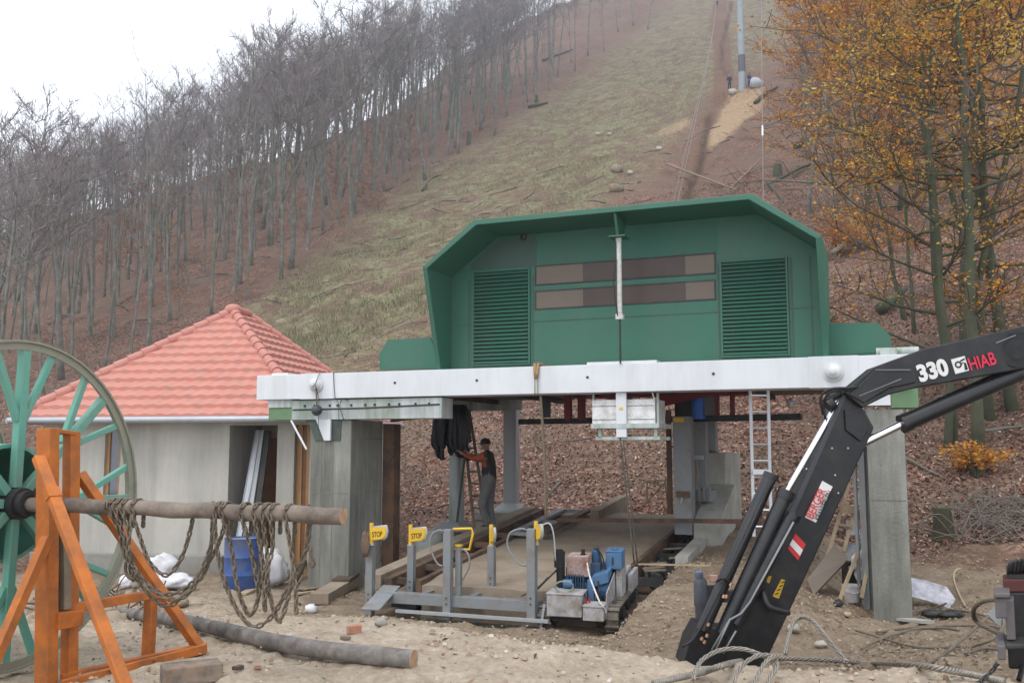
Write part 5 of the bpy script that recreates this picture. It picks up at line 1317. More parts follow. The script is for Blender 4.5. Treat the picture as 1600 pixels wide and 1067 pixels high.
dr = d2.build('door_frame', M_frame, hut); p = MB(); HF.box(p, uw3 + .122, uw4 - .102, WV + .12, WV + .18, g0, z_lint - .003); p.build('door', M_door, dr)
# metal studs leaning in the porch
for i, (xa, xb, w_, lab) in enumerate(((368, 404, .1, 'long galvanised stud leaning in the hut porch, leftmost of three'), (380, 410, .09, 'pale galvanised stud leaning in the hut porch, middle of three'), (392, 418, .12, 'dark galvanised stud leaning in the hut porch nearest the door'))):
    m = MB()
    ua, za = HF.PV(xa, 868, .15); ub, zb_ = HF.PV(xb, 672, .9)
    p0, p1 = HF.T(ua, .15, za), HF.T(ub, .9, zb_)
    m.bar(p0, p1, w_, .008, up=(0, -1, 0)); m.bar(p0 + Vector((w_ / 2, 0, 0)), p1 + Vector((w_ / 2, 0, 0)), .008, .05, up=(0, -1, 0)); m.bar(p0 - Vector((w_ / 2, 0, 0)), p1 - Vector((w_ / 2, 0, 0)), .008, .05, up=(0, -1, 0))
    o = m.build('metal_stud', (M_zinc, M_galvl, M_dark)[i]); tag(o, lab, 'metal stud', 'galvanised studs leaning in the porch')

# ------------------------------------------------------------------ cable reel, stand and pole
M_teal = mat('teal_paint', (.15, .42, .325), (.11, .32, .25), scale=2.5, amt=.5, rough=.55, dirt=(.16, .2, .15), dirt_amt=.45, dscale=2.5)
M_rim = mat('worn_rim', (.4, .36, .28), (.24, .23, .175), scale=4, amt=.7, rough=.7, dirt=(.12, .17, .12), dirt_amt=.5, dscale=4)
M_orange = mat('orange_paint', (.56, .17, .025), (.47, .13, .018), scale=3, amt=.5, rough=.55, dirt=(.17, .075, .035), dirt_amt=.5, dscale=4)
TH = math.radians(20.5)
ax_ = Vector((math.cos(TH), -math.sin(TH), 0)); hx = Vector((math.sin(TH), math.cos(TH), 0)); zz_ = Vector((0, 0, 1))
RC = PD(22, 786, 7.55); RR = 1.27
reel = thing('cable_reel', 'huge teal spoked cable reel wheel with a worn rim on an orange stand', 'cable reel', RC - zz_ * RR)
def W3(r, t, s): return RC + ax_ * s + hx * (r * math.cos(t)) + zz_ * (r * math.sin(t))
def wheel(s0, half):
    m = MB(); N = 72
    prof = [(RR, -half), (RR, half), (RR - .018, half), (RR - .018, half - .02), (RR - .075, half - .02), (RR - .075, half - .036), (RR - .018, half - .036), (RR - .018, -half)]
    vs = [W3(r, 2 * math.pi * i / N, s0 + s) for i in range(N) for r, s in prof]; K = len(prof)
    m.add(vs, [(i * K + j, i * K + (j + 1) % K, ((i + 1) % N) * K + (j + 1) % K, ((i + 1) % N) * K + j) for i in range(N) for j in range(K)])
    rim = m.build('rim', M_rim, reel, smooth=True)
    for k in range(8):
        t = math.radians(90 + 45 * k - 1)
        MB().bar(W3(.12, t, s0), W3(RR - .03, t, s0), .07, .07, up=ax_).build('spoke', M_teal, reel, bevel=.005)
        for dt in (-.235, .235):
            MB().bar(W3(.64, t + .045 * (1 if dt > 0 else -1), s0), W3(RR - .03, t + dt, s0), .05, .05, up=ax_).build('strut', M_teal, reel, bevel=.005)
wheel(0, .06)
wheel(-1.5, .06)
m = MB(); N = 32
m.lathe(RC - ax_ * 1.42, ax_, [(0, .46), (1.36, .46), (1.36, .43), (0, .43)], 32); m.build('drum', M_teal, reel, smooth=True)
MB().lathe(RC - ax_ * .1, ax_, [(0, .12), (.2, .12), (.2, .1), (.26, .1), (.26, .06), (0, .06)], 20).build('hub', M_dark, reel, smooth=True)
PE = PD(536, 806, 6.65)
P0 = RC - ax_ * .2
pole_dir = (PE - P0)
pole = thing('axle_pole', 'weathered wooden pole used as reel axle with rusty chains hung over it', 'pole', P0)
M_pole = mat('barked_pole', (.2, .16, .13), (.085, .068, .058), scale=6, amt=.7, rough=.8, bump=.3, bscale=30, dirt=(.3, .25, .2), dirt_amt=.5, dscale=2.2)
M_endg = mat('cut_wood_end', (.45, .3, .19), (.3, .18, .11), scale=12, amt=.7, rough=.9)
NP = 24
MB().tube([P0.lerp(PE, i / NP) + zz_ * (.006 * math.sin(i * 1.3)) for i in range(NP + 1)], [.055 + .002 * math.sin(i * 2.1) + .004 * i / NP for i in range(NP + 1)], n=16, cap=True).build('shaft', M_pole, pole, smooth=True)
MB().cyl(PE, PE + pole_dir.normalized() * .004, .057, n=16).build('cut_end', M_endg, pole)
def polept(px):                                          # point on the pole axis at pixel column px
    lo, hi = 0.0, 1.0
    for _ in range(30):
        q = (lo + hi) / 2; p = P0.lerp(PE, q); x = 800 + FPX * p.x / (p.y * math.cos(PITCH) + p.z * math.sin(PITCH))
        if x < px: lo = q
        else: hi = q
    return P0.lerp(PE, lo)
# stand
st = thing('reel_stand', 'orange painted steel stand carrying the reel axle', 'stand', Vector((-3.4, 7.2, tz(-3.4, 7.2))))
def beam(a, b, w, h, name='brace', up=(0, 0, 1), mm_=None):
    return MB().bar(a, b, w, h, up=up).build(name, mm_ or M_orange, st, bevel=.006)
dpo = polept(95).y
pA0, pA1 = PD(72, 1078, dpo - .13), PD(75, 669, dpo - .13)
pB0, pB1 = PD(108, 1066, dpo + .12), PD(112, 674, dpo + .12)
UPX = ax_
beam(pA0, pA1, .13, .1, 'upright', up=-hx); beam(pB0, pB1, .085, .1, 'upright', up=-hx)
beam(pA1 + zz_ * .0 - zz_ * .015, pB1 - zz_ * .015, .1, .03, 'top_plate'); 
for a_, b_ in (((66, 700), (80, 905)), ((122, 700), (122, 850))): pass
beam(PD(60, 714, dpo - .25), PD(203, 1090, dpo - .95), .055, .085, 'brace', up=-ax_ * .3 - hx)
m = MB(); cpl = PD(60, 714, dpo - .25).lerp(PD(203, 1090, dpo - .95), .17); dd = (PD(203, 1090, dpo - .95) - PD(60, 714, dpo - .25)).normalized(); m.bar(cpl - dd * .04, cpl + dd * .04, .07, .1, up=-ax_ * .3 - hx); m.build('sleeve', M_orange, st)
beam(PD(74, 840, dpo - .2), PD(-32, 1085, dpo - .75), .07, .07, 'brace', up=-hx)
beam(PD(124, 740, dpo + .2), PD(312, 1012, dpo + .75), .075, .075, 'brace', up=ax_)
fA, fB = PD(95, 1060, dpo + .05), PD(322, 1010, dpo + .78)
beam(fA, fB, .06, .075, 'foot_beam'); beam(fA + Vector((.1, -.2, .0)), fB + Vector((.02, -.06, 0)), .03, .075, 'foot_beam')
mA, mB_ = PD(82, 955, dpo), PD(250, 926, dpo + .58)
beam(mA, mB_, .06, .07, 'tie')
beam(PD(236, 934, dpo + .55), PD(231, 1028, dpo + .55), .085, .07, 'tie_post', up=-hx)
beam(PD(83, 970, dpo - .12), PD(122, 964, dpo + .1), .12, .12, 'cross_plate')
MB().bar(PD(96, 830, dpo + .02), PD(97, 952, dpo + .02), .12, .07, up=-hx).build('timber_prop', M_wood, st, bevel=.006)
MB().bar(PD(86, 828, dpo - .03), PD(86, 952, dpo - .03), .03, .06, up=-hx).build('dark_rail', M_dark, st)
m = MB(); 
for px_, py_ in ((66, 780), (66, 880), (84, 700), (110, 860)): m.cyl(PD(px_, py_, dpo - .19), PD(px_, py_, dpo - .2), .012, n=8)
# chains ------------------------------------------------------------
M_chain = mat('rusty_chain', (.19, .155, .115), (.1, .08, .06), scale=30, amt=.6, rough=.75, metal=.3, dirt=(.27, .22, .16), dirt_amt=.4, dscale=20)
def link_mesh(m, c, d, n, L, wd, r):
    b = d.cross(n).normalized(); N1, N2 = 10, 5
    vs = []
    for i in range(N1):
        t = 2 * math.pi * i / N1
        e = abs(math.cos(t)) ** .7 * (1 if math.cos(t) > 0 else -1)
        p = d * (L / 2 - r) * e + b * (wd / 2 - r) * math.sin(t)
        rad = (d * math.cos(t) * wd / L + b * math.sin(t)).normalized()
        for j in range(N2):
            s = 2 * math.pi * j / N2; vs.append(c + p + (rad * math.cos(s) + n * math.sin(s)) * r)
    m.add(vs, [(i * N2 + j, ((i + 1) % N1) * N2 + j, ((i + 1) % N1) * N2 + (j + 1) % N2, i * N2 + (j + 1) % N2) for i in range(N1) for j in range(N2)])
def chain(pix, lab, wrap=True, pitch=.045, dy=0.0, group='rusty chains looped over the pole'):
    """pix: list of (px, py); first and last on the pole"""
    pts = []
    n = len(pix); a, b = polept(pix[0][0]), polept(pix[-1][0]) if wrap != 1 else None
    b = b if b is not None else a
    for i, (px, py) in enumerate(pix):
        t = i / (n - 1); d = a.y * (1 - t) + b.y * t - .03 + dy * math.sin(t * math.pi)
        pts.append(PD(px, py, d))
    R = .066
    def over(p, back):
        L = [p - hx * R * math.cos(q) + zz_ * R * math.sin(q) for q in (0, .6, 1.2, 1.9, 2.6, 3.1)]
        if back: L.append(p + hx * R - zz_ * back)
        return L
    pre = over(polept(pix[0][0]), .12)[::-1]; 
    post_ = over(polept(pix[-1][0]), .12) if wrap != 1 else []
    curve = spline(pre + pts[1:-1] + (post_ if post_ else [pts[-1]]), 260)
    m = MB(); acc = 0; last = curve[0]; k = 0; rr = random.Random(len(lab))
    tot = sum((curve[i + 1] - curve[i]).length for i in range(260)); pos = 0; target = 0
    for i in range(260):
        seg = (curve[i + 1] - curve[i]); l = seg.length
        while target <= pos + l and l > 0:
            c = curve[i].lerp(curve[i + 1], (target - pos) / l); d = seg.normalized()
            s_ = hx - d * hx.dot(d); s_ = s_.normalized() if s_.length > .05 else ax_
            o_ = d.cross(s_).normalized()
            q = (.5 if k % 2 else -.5) * 1.5 + rr.uniform(-.2, .2) + .8
            link_mesh(m, c, d, (s_ * math.cos(q) + o_ * math.sin(q)).normalized(), .066, .043, .0088); k += 1; target += pitch
        pos += l
    o = m.build('chain', M_chain, smooth='all', fixn=False); tag(o, lab, 'chain', group)
    return o
chain([(215, 788), (219, 840), (235, 880), (261, 898), (283, 872), (297, 830), (305, 788)], 'short chain loop hanging in front of the white sack, highest of the loops')
chain([(180, 788), (186, 830), (196, 868), (222, 915), (258, 946), (292, 925), (326, 878), (333, 788)], 'chain loop from the left bundle sagging low before the white sack')
chain([(190, 788), (194, 840), (206, 880), (236, 918), (266, 936), (300, 920), (330, 850), (338, 788)], 'chain loop hanging just inside the lowest one before the white sack', dy=-.05)
chain([(176, 788), (184, 820), (197, 850), (216, 895), (250, 926), (285, 922), (318, 890), (345, 840), (357, 788)], 'chain loop that spans widest from the left bundle to the middle of the pole', dy=.04)
chain([(345, 788), (338, 850), (350, 905), (372, 955), (397, 978), (425, 962), (452, 915), (478, 860), (487, 790)], 'longest chain loop reaching lowest on the right half of the pole')
chain([(354, 788), (360, 850), (372, 920), (390, 960), (404, 930), (408, 860), (406, 788)], 'narrow deep chain loop in front of the blue barrel', dy=.03)
chain([(384, 788), (390, 850), (400, 900), (404, 925)], 'single chain strand hanging straight in front of the white cloth bundle', wrap=1)
chain([(418, 788), (417, 860), (420, 920), (437, 969), (458, 905), (474, 870), (481, 840), (484, 788)], 'chain loop at right end of pole ending beside a hook')
chain([(404, 788), (406, 850), (412, 900), (414, 950)], 'single chain strand with bare end between the right hand loops', wrap=1, dy=-.03)
chain([(430, 788), (426, 850), (420, 880), (417, 900), (412, 950)], 'slack single chain strand leaning left between the right hand loops', wrap=1)
chain([(453, 788), (455, 860), (462, 920), (463, 962)], 'single chain strand hanging right of the white cloth bundle', wrap=1)
chain([(200, 788), (201, 830), (200, 870), (208, 905)], 'short single chain strand in the left bundle', wrap=1, dy=-.05)
hk = MB(); hp = PD(486, 872, polept(486).y - .02); hk.tube(spline([hp + zz_ * .07, hp + zz_ * .02, hp + ax_ * .03 - zz_ * .03, hp + ax_ * .01 - zz_ * .06, hp - ax_ * .02 - zz_ * .03], 12), [.009] * 13, n=8)
o = hk.build('chain_hook', M_rusty, smooth='all'); tag(o, 'rusty hook at the end of the rightmost chain', 'hook')
hk = MB(); hp = PD(196, 890, polept(196).y - .06); hk.tube(spline([hp + zz_ * .06, hp, hp - zz_ * .05 + ax_ * .03, hp - zz_ * .06 + ax_ * .08, hp - zz_ * .02 + ax_ * .1], 12), [.012] * 13, n=8)
o = hk.build('chain_hook', M_rusty, smooth='all'); tag(o, 'large curved rusty hook hanging in the left chain bundle', 'hook')

# ------------------------------------------------------------------ things lying on the pale earth
def on(p, r): return Vector((p.x, p.y, tz(p.x, p.y) + r))
fp = [PD(172, 956, 9.0), PD(230, 962, 8.8), PD(300, 972, 8.5), PD(370, 990, 8.1), (PD(450, 1008, 7.7)), PD(540, 1019, 7.35), PD(654, 1027, 6.95)]
fp = [GP(*q) for q in ((172, 964), (230, 972), (300, 984), (370, 1001), (450, 1020), (540, 1033), (646, 1044))]
fp = [on(p, .066) for p in fp]; cv = spline(fp, 30)
lg_ = thing('fallen_pole', 'long slightly bent grey wooden pole lying on the pale earth', 'pole', cv[15])
MB().tube(cv, [.056 + .016 * i / 30 + .002 * math.sin(i) for i in range(31)], n=16).build('shaft', mat('grey_pole', (.33, .3, .27), (.17, .152, .14), scale=5, amt=.7, rough=.85, bump=.3, bscale=30, dirt=(.06, .052, .048), dirt_amt=.7, dscale=3), lg_, smooth=True)
dv = (cv[-1] - cv[-2]).normalized(); MB().cyl(cv[-1], cv[-1] + dv * .004, .071, n=16).build('cut_end', M_endg, lg_)
p = PD(300, 1030, 7.0); p.z = tz(p.x, p.y) + .05
o = MB().box(p, (.4, .2, .13), M=Matrix.Rotation(math.radians(28), 3, 'Z')).build('timber_block', mat('rough_timber', (.22, .185, .15), (.1, .085, .07), scale=9, amt=.7, rough=.9, dirt=(.38, .25, .17), dirt_amt=.4, dscale=4), bevel=.012); tag(o, 'short rough timber block under the foot of the orange stand', 'timber block')
M_brick = mat('brick', (.42, .19, .12), (.32, .14, .09), scale=14, amt=.6, rough=.9, dirt=(.4, .33, .27), dirt_amt=.5, dscale=6)
M_stone = mat('pale_stone', (.5, .47, .42), (.36, .33, .29), scale=10, amt=.6, rough=.95, bump=.3)
for i, (px, py, w_, h_, rz, mm_, lab) in enumerate(((553, 988, .13, .075, .2, M_brick, 'broken red brick lying on the pale earth above the long pole'), (540, 998, .09, .03, .1, M_wood, 'small brown wood chip beside the broken red brick'),
        (402, 1044, .05, .03, .5, M_brick, 'small reddish crumb of brick below the long pole'), (372, 1045, .08, .03, 1.0, M_woodd, 'dark bark flake on the pale earth right of the timber block'),
        (1080, 1000, .1, .05, .4, M_woodd, 'dark lump of wood at the foot of the crane cylinders'))):
    p = GP(px, py); o = MB().box(on(p, h_ * .4), (w_, w_ * .6, h_), rz).build('brick' if mm_ is M_brick else 'wood_chip', mm_, bevel=.006); tag(o, lab, 'brick' if mm_ is M_brick else 'wood chip')
def rock(px, py, r, lab, seed, mm_=None):
    p = GP(px, py); rr = random.Random(seed); m = MB().sphere(on(p, r * .45), r, 9, 6, (1.1, .9, .75), .22, rr)
    o = m.build('stone', mm_ or M_stone, smooth='all'); tag(o, lab, 'stone')
rock(486, 955, .09, 'white painted chunk of stone beside the hanging chain ends', 1, M_flake); rock(595, 976, .055, 'rounded brown stone below the grooved steel plank', 2, M_conc2); rock(452, 995, .03, 'small pale stone above the middle of the long pole', 3)
rock(1283, 1010, .06, 'pale stone beside the black boom foot', 5); rock(285, 945, .09, 'dark earth coloured stone beside the white sack', 6, M_mud)
# barrel
bp = GP(377, 921); bg = tz(bp.x, bp.y)
M_bar = mat('blue_barrel', (.02, .09, .34), (.018, .07, .26), scale=4, amt=.5, rough=.45, dirt=(.12, .11, .09), dirt_amt=.5, dscale=4)
bh = 80 / FPX * bp.y; br = 27 / FPX * bp.y
br_ = thing('barrel', 'blue ribbed steel barrel standing before the hut porch', 'barrel', (bp.x, bp.y, bg))
MB().lathe((bp.x, bp.y, bg - .03), (0, 0, 1), [(0, br * .96), (.02, br)] + [q for f in (.33, .66) for q in ((bh * f - .025, br), (bh * f, br * 1.04), (bh * f + .025, br))] + [(bh - .02, br), (bh, br * 1.02), (bh + .012, br * 1.02), (bh + .012, br * .95), (bh - .02, br * .94), (bh - .02, 0)], 28).build('drum', M_bar, br_, smooth=True)
MB().lathe((bp.x, bp.y, bg + bh - .048), (0, 0, 1), [(0, br * .93), (.004, br * .93), (.004, 0)], 20).build('lid', M_zinc, br_)
# sacks
M_sack = mat('white_sack', (.74, .74, .76), (.6, .6, .63), scale=5, amt=.5, rough=.6, bump=.6, bscale=9, dirt=(.4, .37, .33), dirt_amt=.3, dscale=4)
def sack(px, py, sx, sy, sz_, lab, seed, name='sack', dx=0):
    p = GP(px, py); m = MB(); rr = random.Random(seed); N1, N2 = 26, 16; vs = []
    for j in range(N2 + 1):
        ph = math.pi * j / N2
        for i in range(N1):
            t = 2 * math.pi * i / N1
            q = Vector((math.sin(ph) * math.cos(t), math.sin(ph) * math.sin(t), math.cos(ph)))
            nz = mnoise.noise(q * 1.7 + Vector((seed, 0, 0))) * .35 + mnoise.noise(q * 4 + Vector((0, seed, 0))) * .18 + abs(mnoise.noise(q * 7 + Vector((0, 0, seed)))) * .1
            r = 1 + nz; z = q.z * r
            vs.append(Vector((p.x + q.x * r * sx, p.y + q.y * r * sy, max(-.02, (z * .5 + .38)) * sz_ + tz(p.x, p.y))))
    m.add(vs, [(j * N1 + i, (j + 1) * N1 + i, (j + 1) * N1 + (i + 1) % N1, j * N1 + (i + 1) % N1) for j in range(N2) for i in range(N1)])
    o = m.build(name, M_sack, smooth='all'); return tag(o, lab, 'sack')
sack(248, 908, .36, .3, .52, 'crumpled white plastic sack on the ground behind the hanging chains', 3)
sack(272, 918, .34, .25, .26, 'flat white plastic sack slumped against the crumpled one', 8)
sack(415, 915, .35, .3, .72, 'bulging white netted sack right of the blue barrel', 5)
sack(196, 918, .12, .1, .24, 'small white plastic bag behind the teal wheel bottom', 9)
# planks and boards near the barrel and the pillar
def plank(pa, pb_, w_, h_, lab, mm_=None, name='plank', za=0, zb2=0, cat='plank'):
    a, b = GP(*pa), GP(*pb_); a.z = tz(a.x, a.y) + za + h_ / 2; b.z = tz(b.x, b.y) + zb2 + h_ / 2
    o = MB().bar(a, b, w_, h_).build(name, mm_ or M_wood, bevel=.004); return tag(o, lab, cat)
plank((378, 930), (418, 912), .14, .04, 'pale board lying under the bulging netted sack', M_woodp)
plank((455, 930), (492, 925), .08, .03, 'thin pale board lying at the foot of the left pillar', M_woodp); plank((460, 922), (505, 918), .1, .03, 'second thin board just behind the one at the left pillar foot')
plank((460, 915), (488, 885), .06, .05, 'dark bar leaning on the boards at the left pillar foot', M_dark, 'bar', 0, .35, 'bar')
plank((498, 944), (566, 908), .3, .16, 'low muddy concrete kerb beside the leftmost barrier post', M_mud, 'kerb_block', 0, .06, 'kerb')
plank((532, 925), (605, 885), .3, .06, 'dark board covering the gap beside the left pillar', M_woodd, 'plank', .15, .3)
plank((300, 893), (352, 872), .12, .03, 'grey board lying between white sack and blue barrel'); plank((292, 882), (340, 885), .05, .03, 'narrow lath by the hut wall right of the white sack', M_woodp)
plank((205, 925), (260, 945), .1, .04, 'brown plank lying flat under the hanging chains', M_woodp); plank((140, 852), (206, 880), .08, .05, 'plank end sticking out of the rubble behind the wheel'); plank((155, 868), (230, 850), .1, .04, 'grey plank across the rubble before the hut wall')
plank((150, 830), (185, 845), .3, .03, 'crooked orange sheet scrap on the rubble behind the wheel', mat('orange_scrap', (.5, .16, .1), rough=.8), 'metal_scrap', .1, .2, 'scrap')
r_ = np.random.RandomState(31); n_ = 260
kk_ = -.49 + .13 * r_.rand(n_); dd_ = 11 + 6 * r_.rand(n_); P = np.stack([kk_ * dd_, dd_, terrain(kk_ * dd_, dd_)], -1)
scatter('rubble', P, (.04, .16), M_clod, 'heap of stones and broken rubble behind the teal wheel', 'rubble', 'clod', 9, 0, .03)
m = MB(); rr = random.Random(12)
for i in range(60):
    k = rr.uniform(-.47, -.36); d = rr.uniform(12, 16.5); x = k * d; z = tz(x, d); a = rr.uniform(0, 6.28); l = rr.uniform(.2, .6)
    m.tube([(x, d, z + .02), (x + l * .5 * math.cos(a), d + l * .5 * math.sin(a), z + rr.uniform(.05, .2)), (x + l * math.cos(a), d + l * math.sin(a), z + rr.uniform(.02, .3))], .012, n=4)
o = m.build('twig_heap', M_woodd); tag(o, 'tangle of dead twigs on the rubble before the hut wall', 'twigs', kind='stuff')
# ------------------------------------------------------------------ tracked motor winch
gw = GP(905, 986); WF = Frame(gw.x, gw.y, 17)
wz = tz(gw.x, gw.y)
wn = thing('tracked_winch', 'small tracked winch with blue engine and two pale boxes standing before the sand ramp', 'winch', (gw.x, gw.y, wz), -WF.y)
SL = .09
def WP(u, v, z): return WF.T(u, v, wz + z + SL * v)
def wbox(m, u0, u1, v0, v1, z0, z1):
    return m.hexa([WP(u0, v0, z0), WP(u1, v0, z0), WP(u1, v1, z0), WP(u0, v1, z0), WP(u0, v0, z1), WP(u1, v0, z1), WP(u1, v1, z1), WP(u0, v1, z1)])
M_eblue = mat('engine_blue', (.025, .095, .21), (.02, .07, .15), scale=6, amt=.6, rough=.5, dirt=(.05, .055, .06), dirt_amt=.5, dscale=9)
M_lblue = mat('light_blue', (.06, .18, .36), (.045, .14, .28), scale=6, amt=.6, rough=.5, dirt=(.15, .16, .16), dirt_amt=.4, dscale=8)
M_gbox = mat('pale_grey_box', (.46, .46, .48), (.37, .37, .385), scale=5, amt=.5, rough=.6, dirt=(.21, .175, .135), dirt_amt=.6, dscale=6)
M_trk = mat('muddy_track', (.2, .165, .125), (.08, .07, .058), scale=9, amt=.7, rough=.95, bump=.5, dirt=(.35, .33, .3), dirt_amt=.4, dscale=6)
M_rustm = mat('rusted_muffler', (.32, .14, .09), (.2, .09, .06), scale=6, amt=.6, rough=.85, dirt=(.42, .42, .42), dirt_amt=.55, dscale=5)
def track(u0, u1):
    V0, V1, H = .0, 1.55, .3
    path = []
    for q in range(9): a = math.pi / 2 + math.pi * q / 8; path.append((V0 + H / 2 + math.cos(a) * H / 2 * 1.0, H / 2 + math.sin(a) * H / 2))
    for q in range(9): a = -math.pi / 2 + math.pi * q / 8; path.append((V1 - H / 2 + math.cos(a) * H / 2, H / 2 + math.sin(a) * H / 2))
    P = [Vector((a, b)) for a, b in path]; n = len(P); m = MB()
    out = [WP(u0, a, b) for a, b in path] + [WP(u1, a, b) for a, b in path]
    ins = [(V0 + H / 2 + (a - V0 - H / 2) * .86 if a < .5 else V1 - H / 2 + (a - V1 + H / 2) * .86, H / 2 + (b - H / 2) * .82) for a, b in path]
    m.add(out + [WP(u0, a, b) for a, b in ins] + [WP(u1, a, b) for a, b in ins],
          [(i, (i + 1) % n, n + (i + 1) % n, n + i) for i in range(n)] + [(2 * n + i, 3 * n + i, 3 * n + (i + 1) % n, 2 * n + (i + 1) % n) for i in range(n)]
          + [(i, 2 * n + i, 2 * n + (i + 1) % n, (i + 1) % n) for i in range(n)] + [(n + i, n + (i + 1) % n, 3 * n + (i + 1) % n, 3 * n + i) for i in range(n)])
    per = sum((P[(i + 1) % n] - P[i]).length for i in range(n)); N = 34; pos = 0; i = 0; acc = 0
    for q in range(N):
        t = q * per / N
        while acc + (P[(i + 1) % n] - P[i]).length < t: acc += (P[(i + 1) % n] - P[i]).length; i = (i + 1) % n
        d = (P[(i + 1) % n] - P[i]); f = (t - acc) / d.length; c = P[i] + d * f; nn = Vector((d.y, -d.x)).normalized()
        if (c - Vector((.775, H / 2))).dot(nn) < 0: nn = -nn
        a_ = WP(u0 - .012, c.x, c.y); b_ = WP(u1 + .012, c.x, c.y); up = WP(0, nn.x, nn.y) - WP(0, 0, 0)
        m.bar(a_ + up * .012, b_ + up * .012, .03, .035, up=up)
    t = m.build('track', M_trk, wn)
    for v_ in (.15, .57, .98, 1.4):
        k = MB(); k.cyl(WP(u0 + .02, v_, H / 2 - .02), WP(u1 - .02, v_, H / 2 - .02), .095 if v_ in (.57, .98) else .118, n=16); k.build('wheel', M_dark, t, smooth=True)
track(-.56, -.4); track(.36, .52)
m = MB(); wbox(m, -.39, .35, .02, 1.45, .12, .2); m.build('chassis', M_dark, wn)
m = MB(); wbox(m, -.42, .06, -.1, .22, .2, .485); bx1 = m.build('battery_box', M_gbox, wn, bevel=.014)
m = MB(); wbox(m, -.43, .07, -.11, .23, .486, .5); m.build('lid', M_gbox, bx1, bevel=.006)
m = MB(); wbox(m, .075, .355, -.12, .12, .17, .345); bx2 = m.build('tool_box', M_gbox, wn, bevel=.012)
m = MB(); wbox(m, .068, .362, -.128, .128, .346, .372); m.build('lid', M_gbox, bx2, bevel=.006)
m = MB(); wbox(m, -.36, .05, .3, .75, .2, .56); wbox(m, -.3, .34, .5, .95, .2, .72); wbox(m, -.05, .2, .42, .6, .6, .8); m.cyl(WP(.2, .5, .45), WP(.34, .5, .45), .2, n=18); m.cyl(WP(-.28, .45, .5), WP(.02, .45, .5), .13, n=18)
for q in range(7): wbox(m, -.22 + q * .035, -.205 + q * .035, .26, .6, .5, .68)
eng = m.build('engine_block', M_eblue, wn, bevel=.006)
m = MB(); m.cyl(WP(-.26, .22, .56), WP(-.14, .22, .56), .06, n=16); m.build('starter_motor', M_lblue, wn, smooth=True)
m = MB(); wbox(m, -.235, .07, .28, .54, .64, .925); m.build('muffler', M_rustm, wn, bevel=.02)
m = MB(); m.cyl(WP(-.02, .36, .92), WP(-.02, .36, 1.0), .026, n=12); m.cyl(WP(-.02, .36, .9), WP(-.02, .36, .94), .04, n=12); m.build('exhaust_pipe', M_black, wn, smooth=True)
m = MB(); m.cyl(WP(-.34, .3, .76), WP(-.34, .3, .93), .075, n=18); m.cyl(WP(-.34, .3, .93), WP(-.34, .3, .975), .082, n=18); m.cyl(WP(-.34, .3, .97), WP(-.34, .3, 1.0), .05, n=14); m.cyl(WP(-.33, .32, .5), WP(-.33, .32, .76), .06, n=14); m.build('air_filter', M_black, wn, smooth=True)
m = MB(); m.cyl(WP(.12, .55, .7), WP(.12, .55, .93), .062, n=18); m.sphere(WP(.12, .55, .93), .062, 14, 8, (1, 1, .7)); m.cyl(WP(.12, .55, .96), WP(.12, .55, .995), .025, n=10); m.build('fuel_filter', M_eblue, wn, smooth=True)
m = MB(); wbox(m, .25, .48, .55, .8, .7, .93); tk = m.build('hydraulic_tank', M_lblue, wn, bevel=.015)
m = MB(); wbox(m, .245, .485, .545, .805, .932, .95); m.cyl(WP(.36, .66, .95), WP(.36, .66, .975), .045, n=14); m.build('lid', M_lblue, tk, bevel=.004)
m = MB(); wbox(m, .34, .365, .543, .549, .76, .87); m.build('sight_glass', M_dark, tk)
m = MB(); m.prism([WP(.1, .28, .5), WP(.34, .28, .58), WP(.34, .28, .72), WP(.12, .28, .66)], WP(0, .28, 0.02) - WP(0, 0, 0)); wbox(m, .06, .15, .24, .5, .25, .62); m.build('belt_guard', M_lblue, wn, bevel=.01)
m = MB(); wbox(m, .155, .35, .32, 1.2, .2, .5); m.cyl(WP(.16, .9, .55), WP(.36, .9, .55), .16, n=20); wbox(m, -.3, .3, .8, 1.35, .2, .42); m.build('winch_drum', M_dark, wn)
m = MB(); m.prism([WP(.36, .0, .17), WP(.36, .95, .2), WP(.36, .95, .66), WP(.36, .62, .66), WP(.36, .02, .5)], WP(.014, 0, 0) - WP(0, 0, 0)); m.build('side_plate', M_gbox, wn)
m = MB(); wbox(m, .4, .46, .8, 1.4, .34, .6); wbox(m, .48, .54, .95, 1.5, .3, .55); wbox(m, .385, .47, .6, .9, .32, .7); m.build_each('track_guard', M_gbox, wn, bevel=.008)
MB().tube(spline([WP(.06, .25, .84), WP(.12, .1, .72), WP(.2, .0, .58), WP(.3, -.1, .42), WP(.36, -.1, .35), WP(.38, -.06, .25)], 16), .012, n=7).build('hose', M_flake, wn, smooth='all')
m = MB(); pts = []
for q in range(40): a = q / 40 * 4 * math.pi; pts.append(WP(-.2 + .12 * math.cos(a), .02 + .04 * math.cos(a + .5) - .03, .57 + .075 * math.sin(a) + .006 * (q > 20)))
m.tube(pts, .01, n=6); m.build('cable_coil', mat('grey_cable', (.3, .33, .3), (.2, .23, .2), rough=.6), wn, smooth='all')
m = MB()
for a_, b_, c_ in ((WP(.1, .5, 1.0), WP(.2, .5, .92), WP(.3, .45, .65)), (WP(.14, .6, .98), WP(.22, .5, .78), WP(.33, .4, .62)), (WP(-.38, .3, .72), WP(-.5, .2, .6), WP(-.7, .1, .4)), (WP(0, .2, .48), WP(.07, .05, .46), WP(.1, .0, .37)), (WP(.2, .3, .6), WP(.25, .1, .5), WP(.3, .2, .35))): m.tube(spline([a_, b_, c_], 8), .011, n=6)
m.build_each('fuel_hose', M_black, wn, smooth='all')
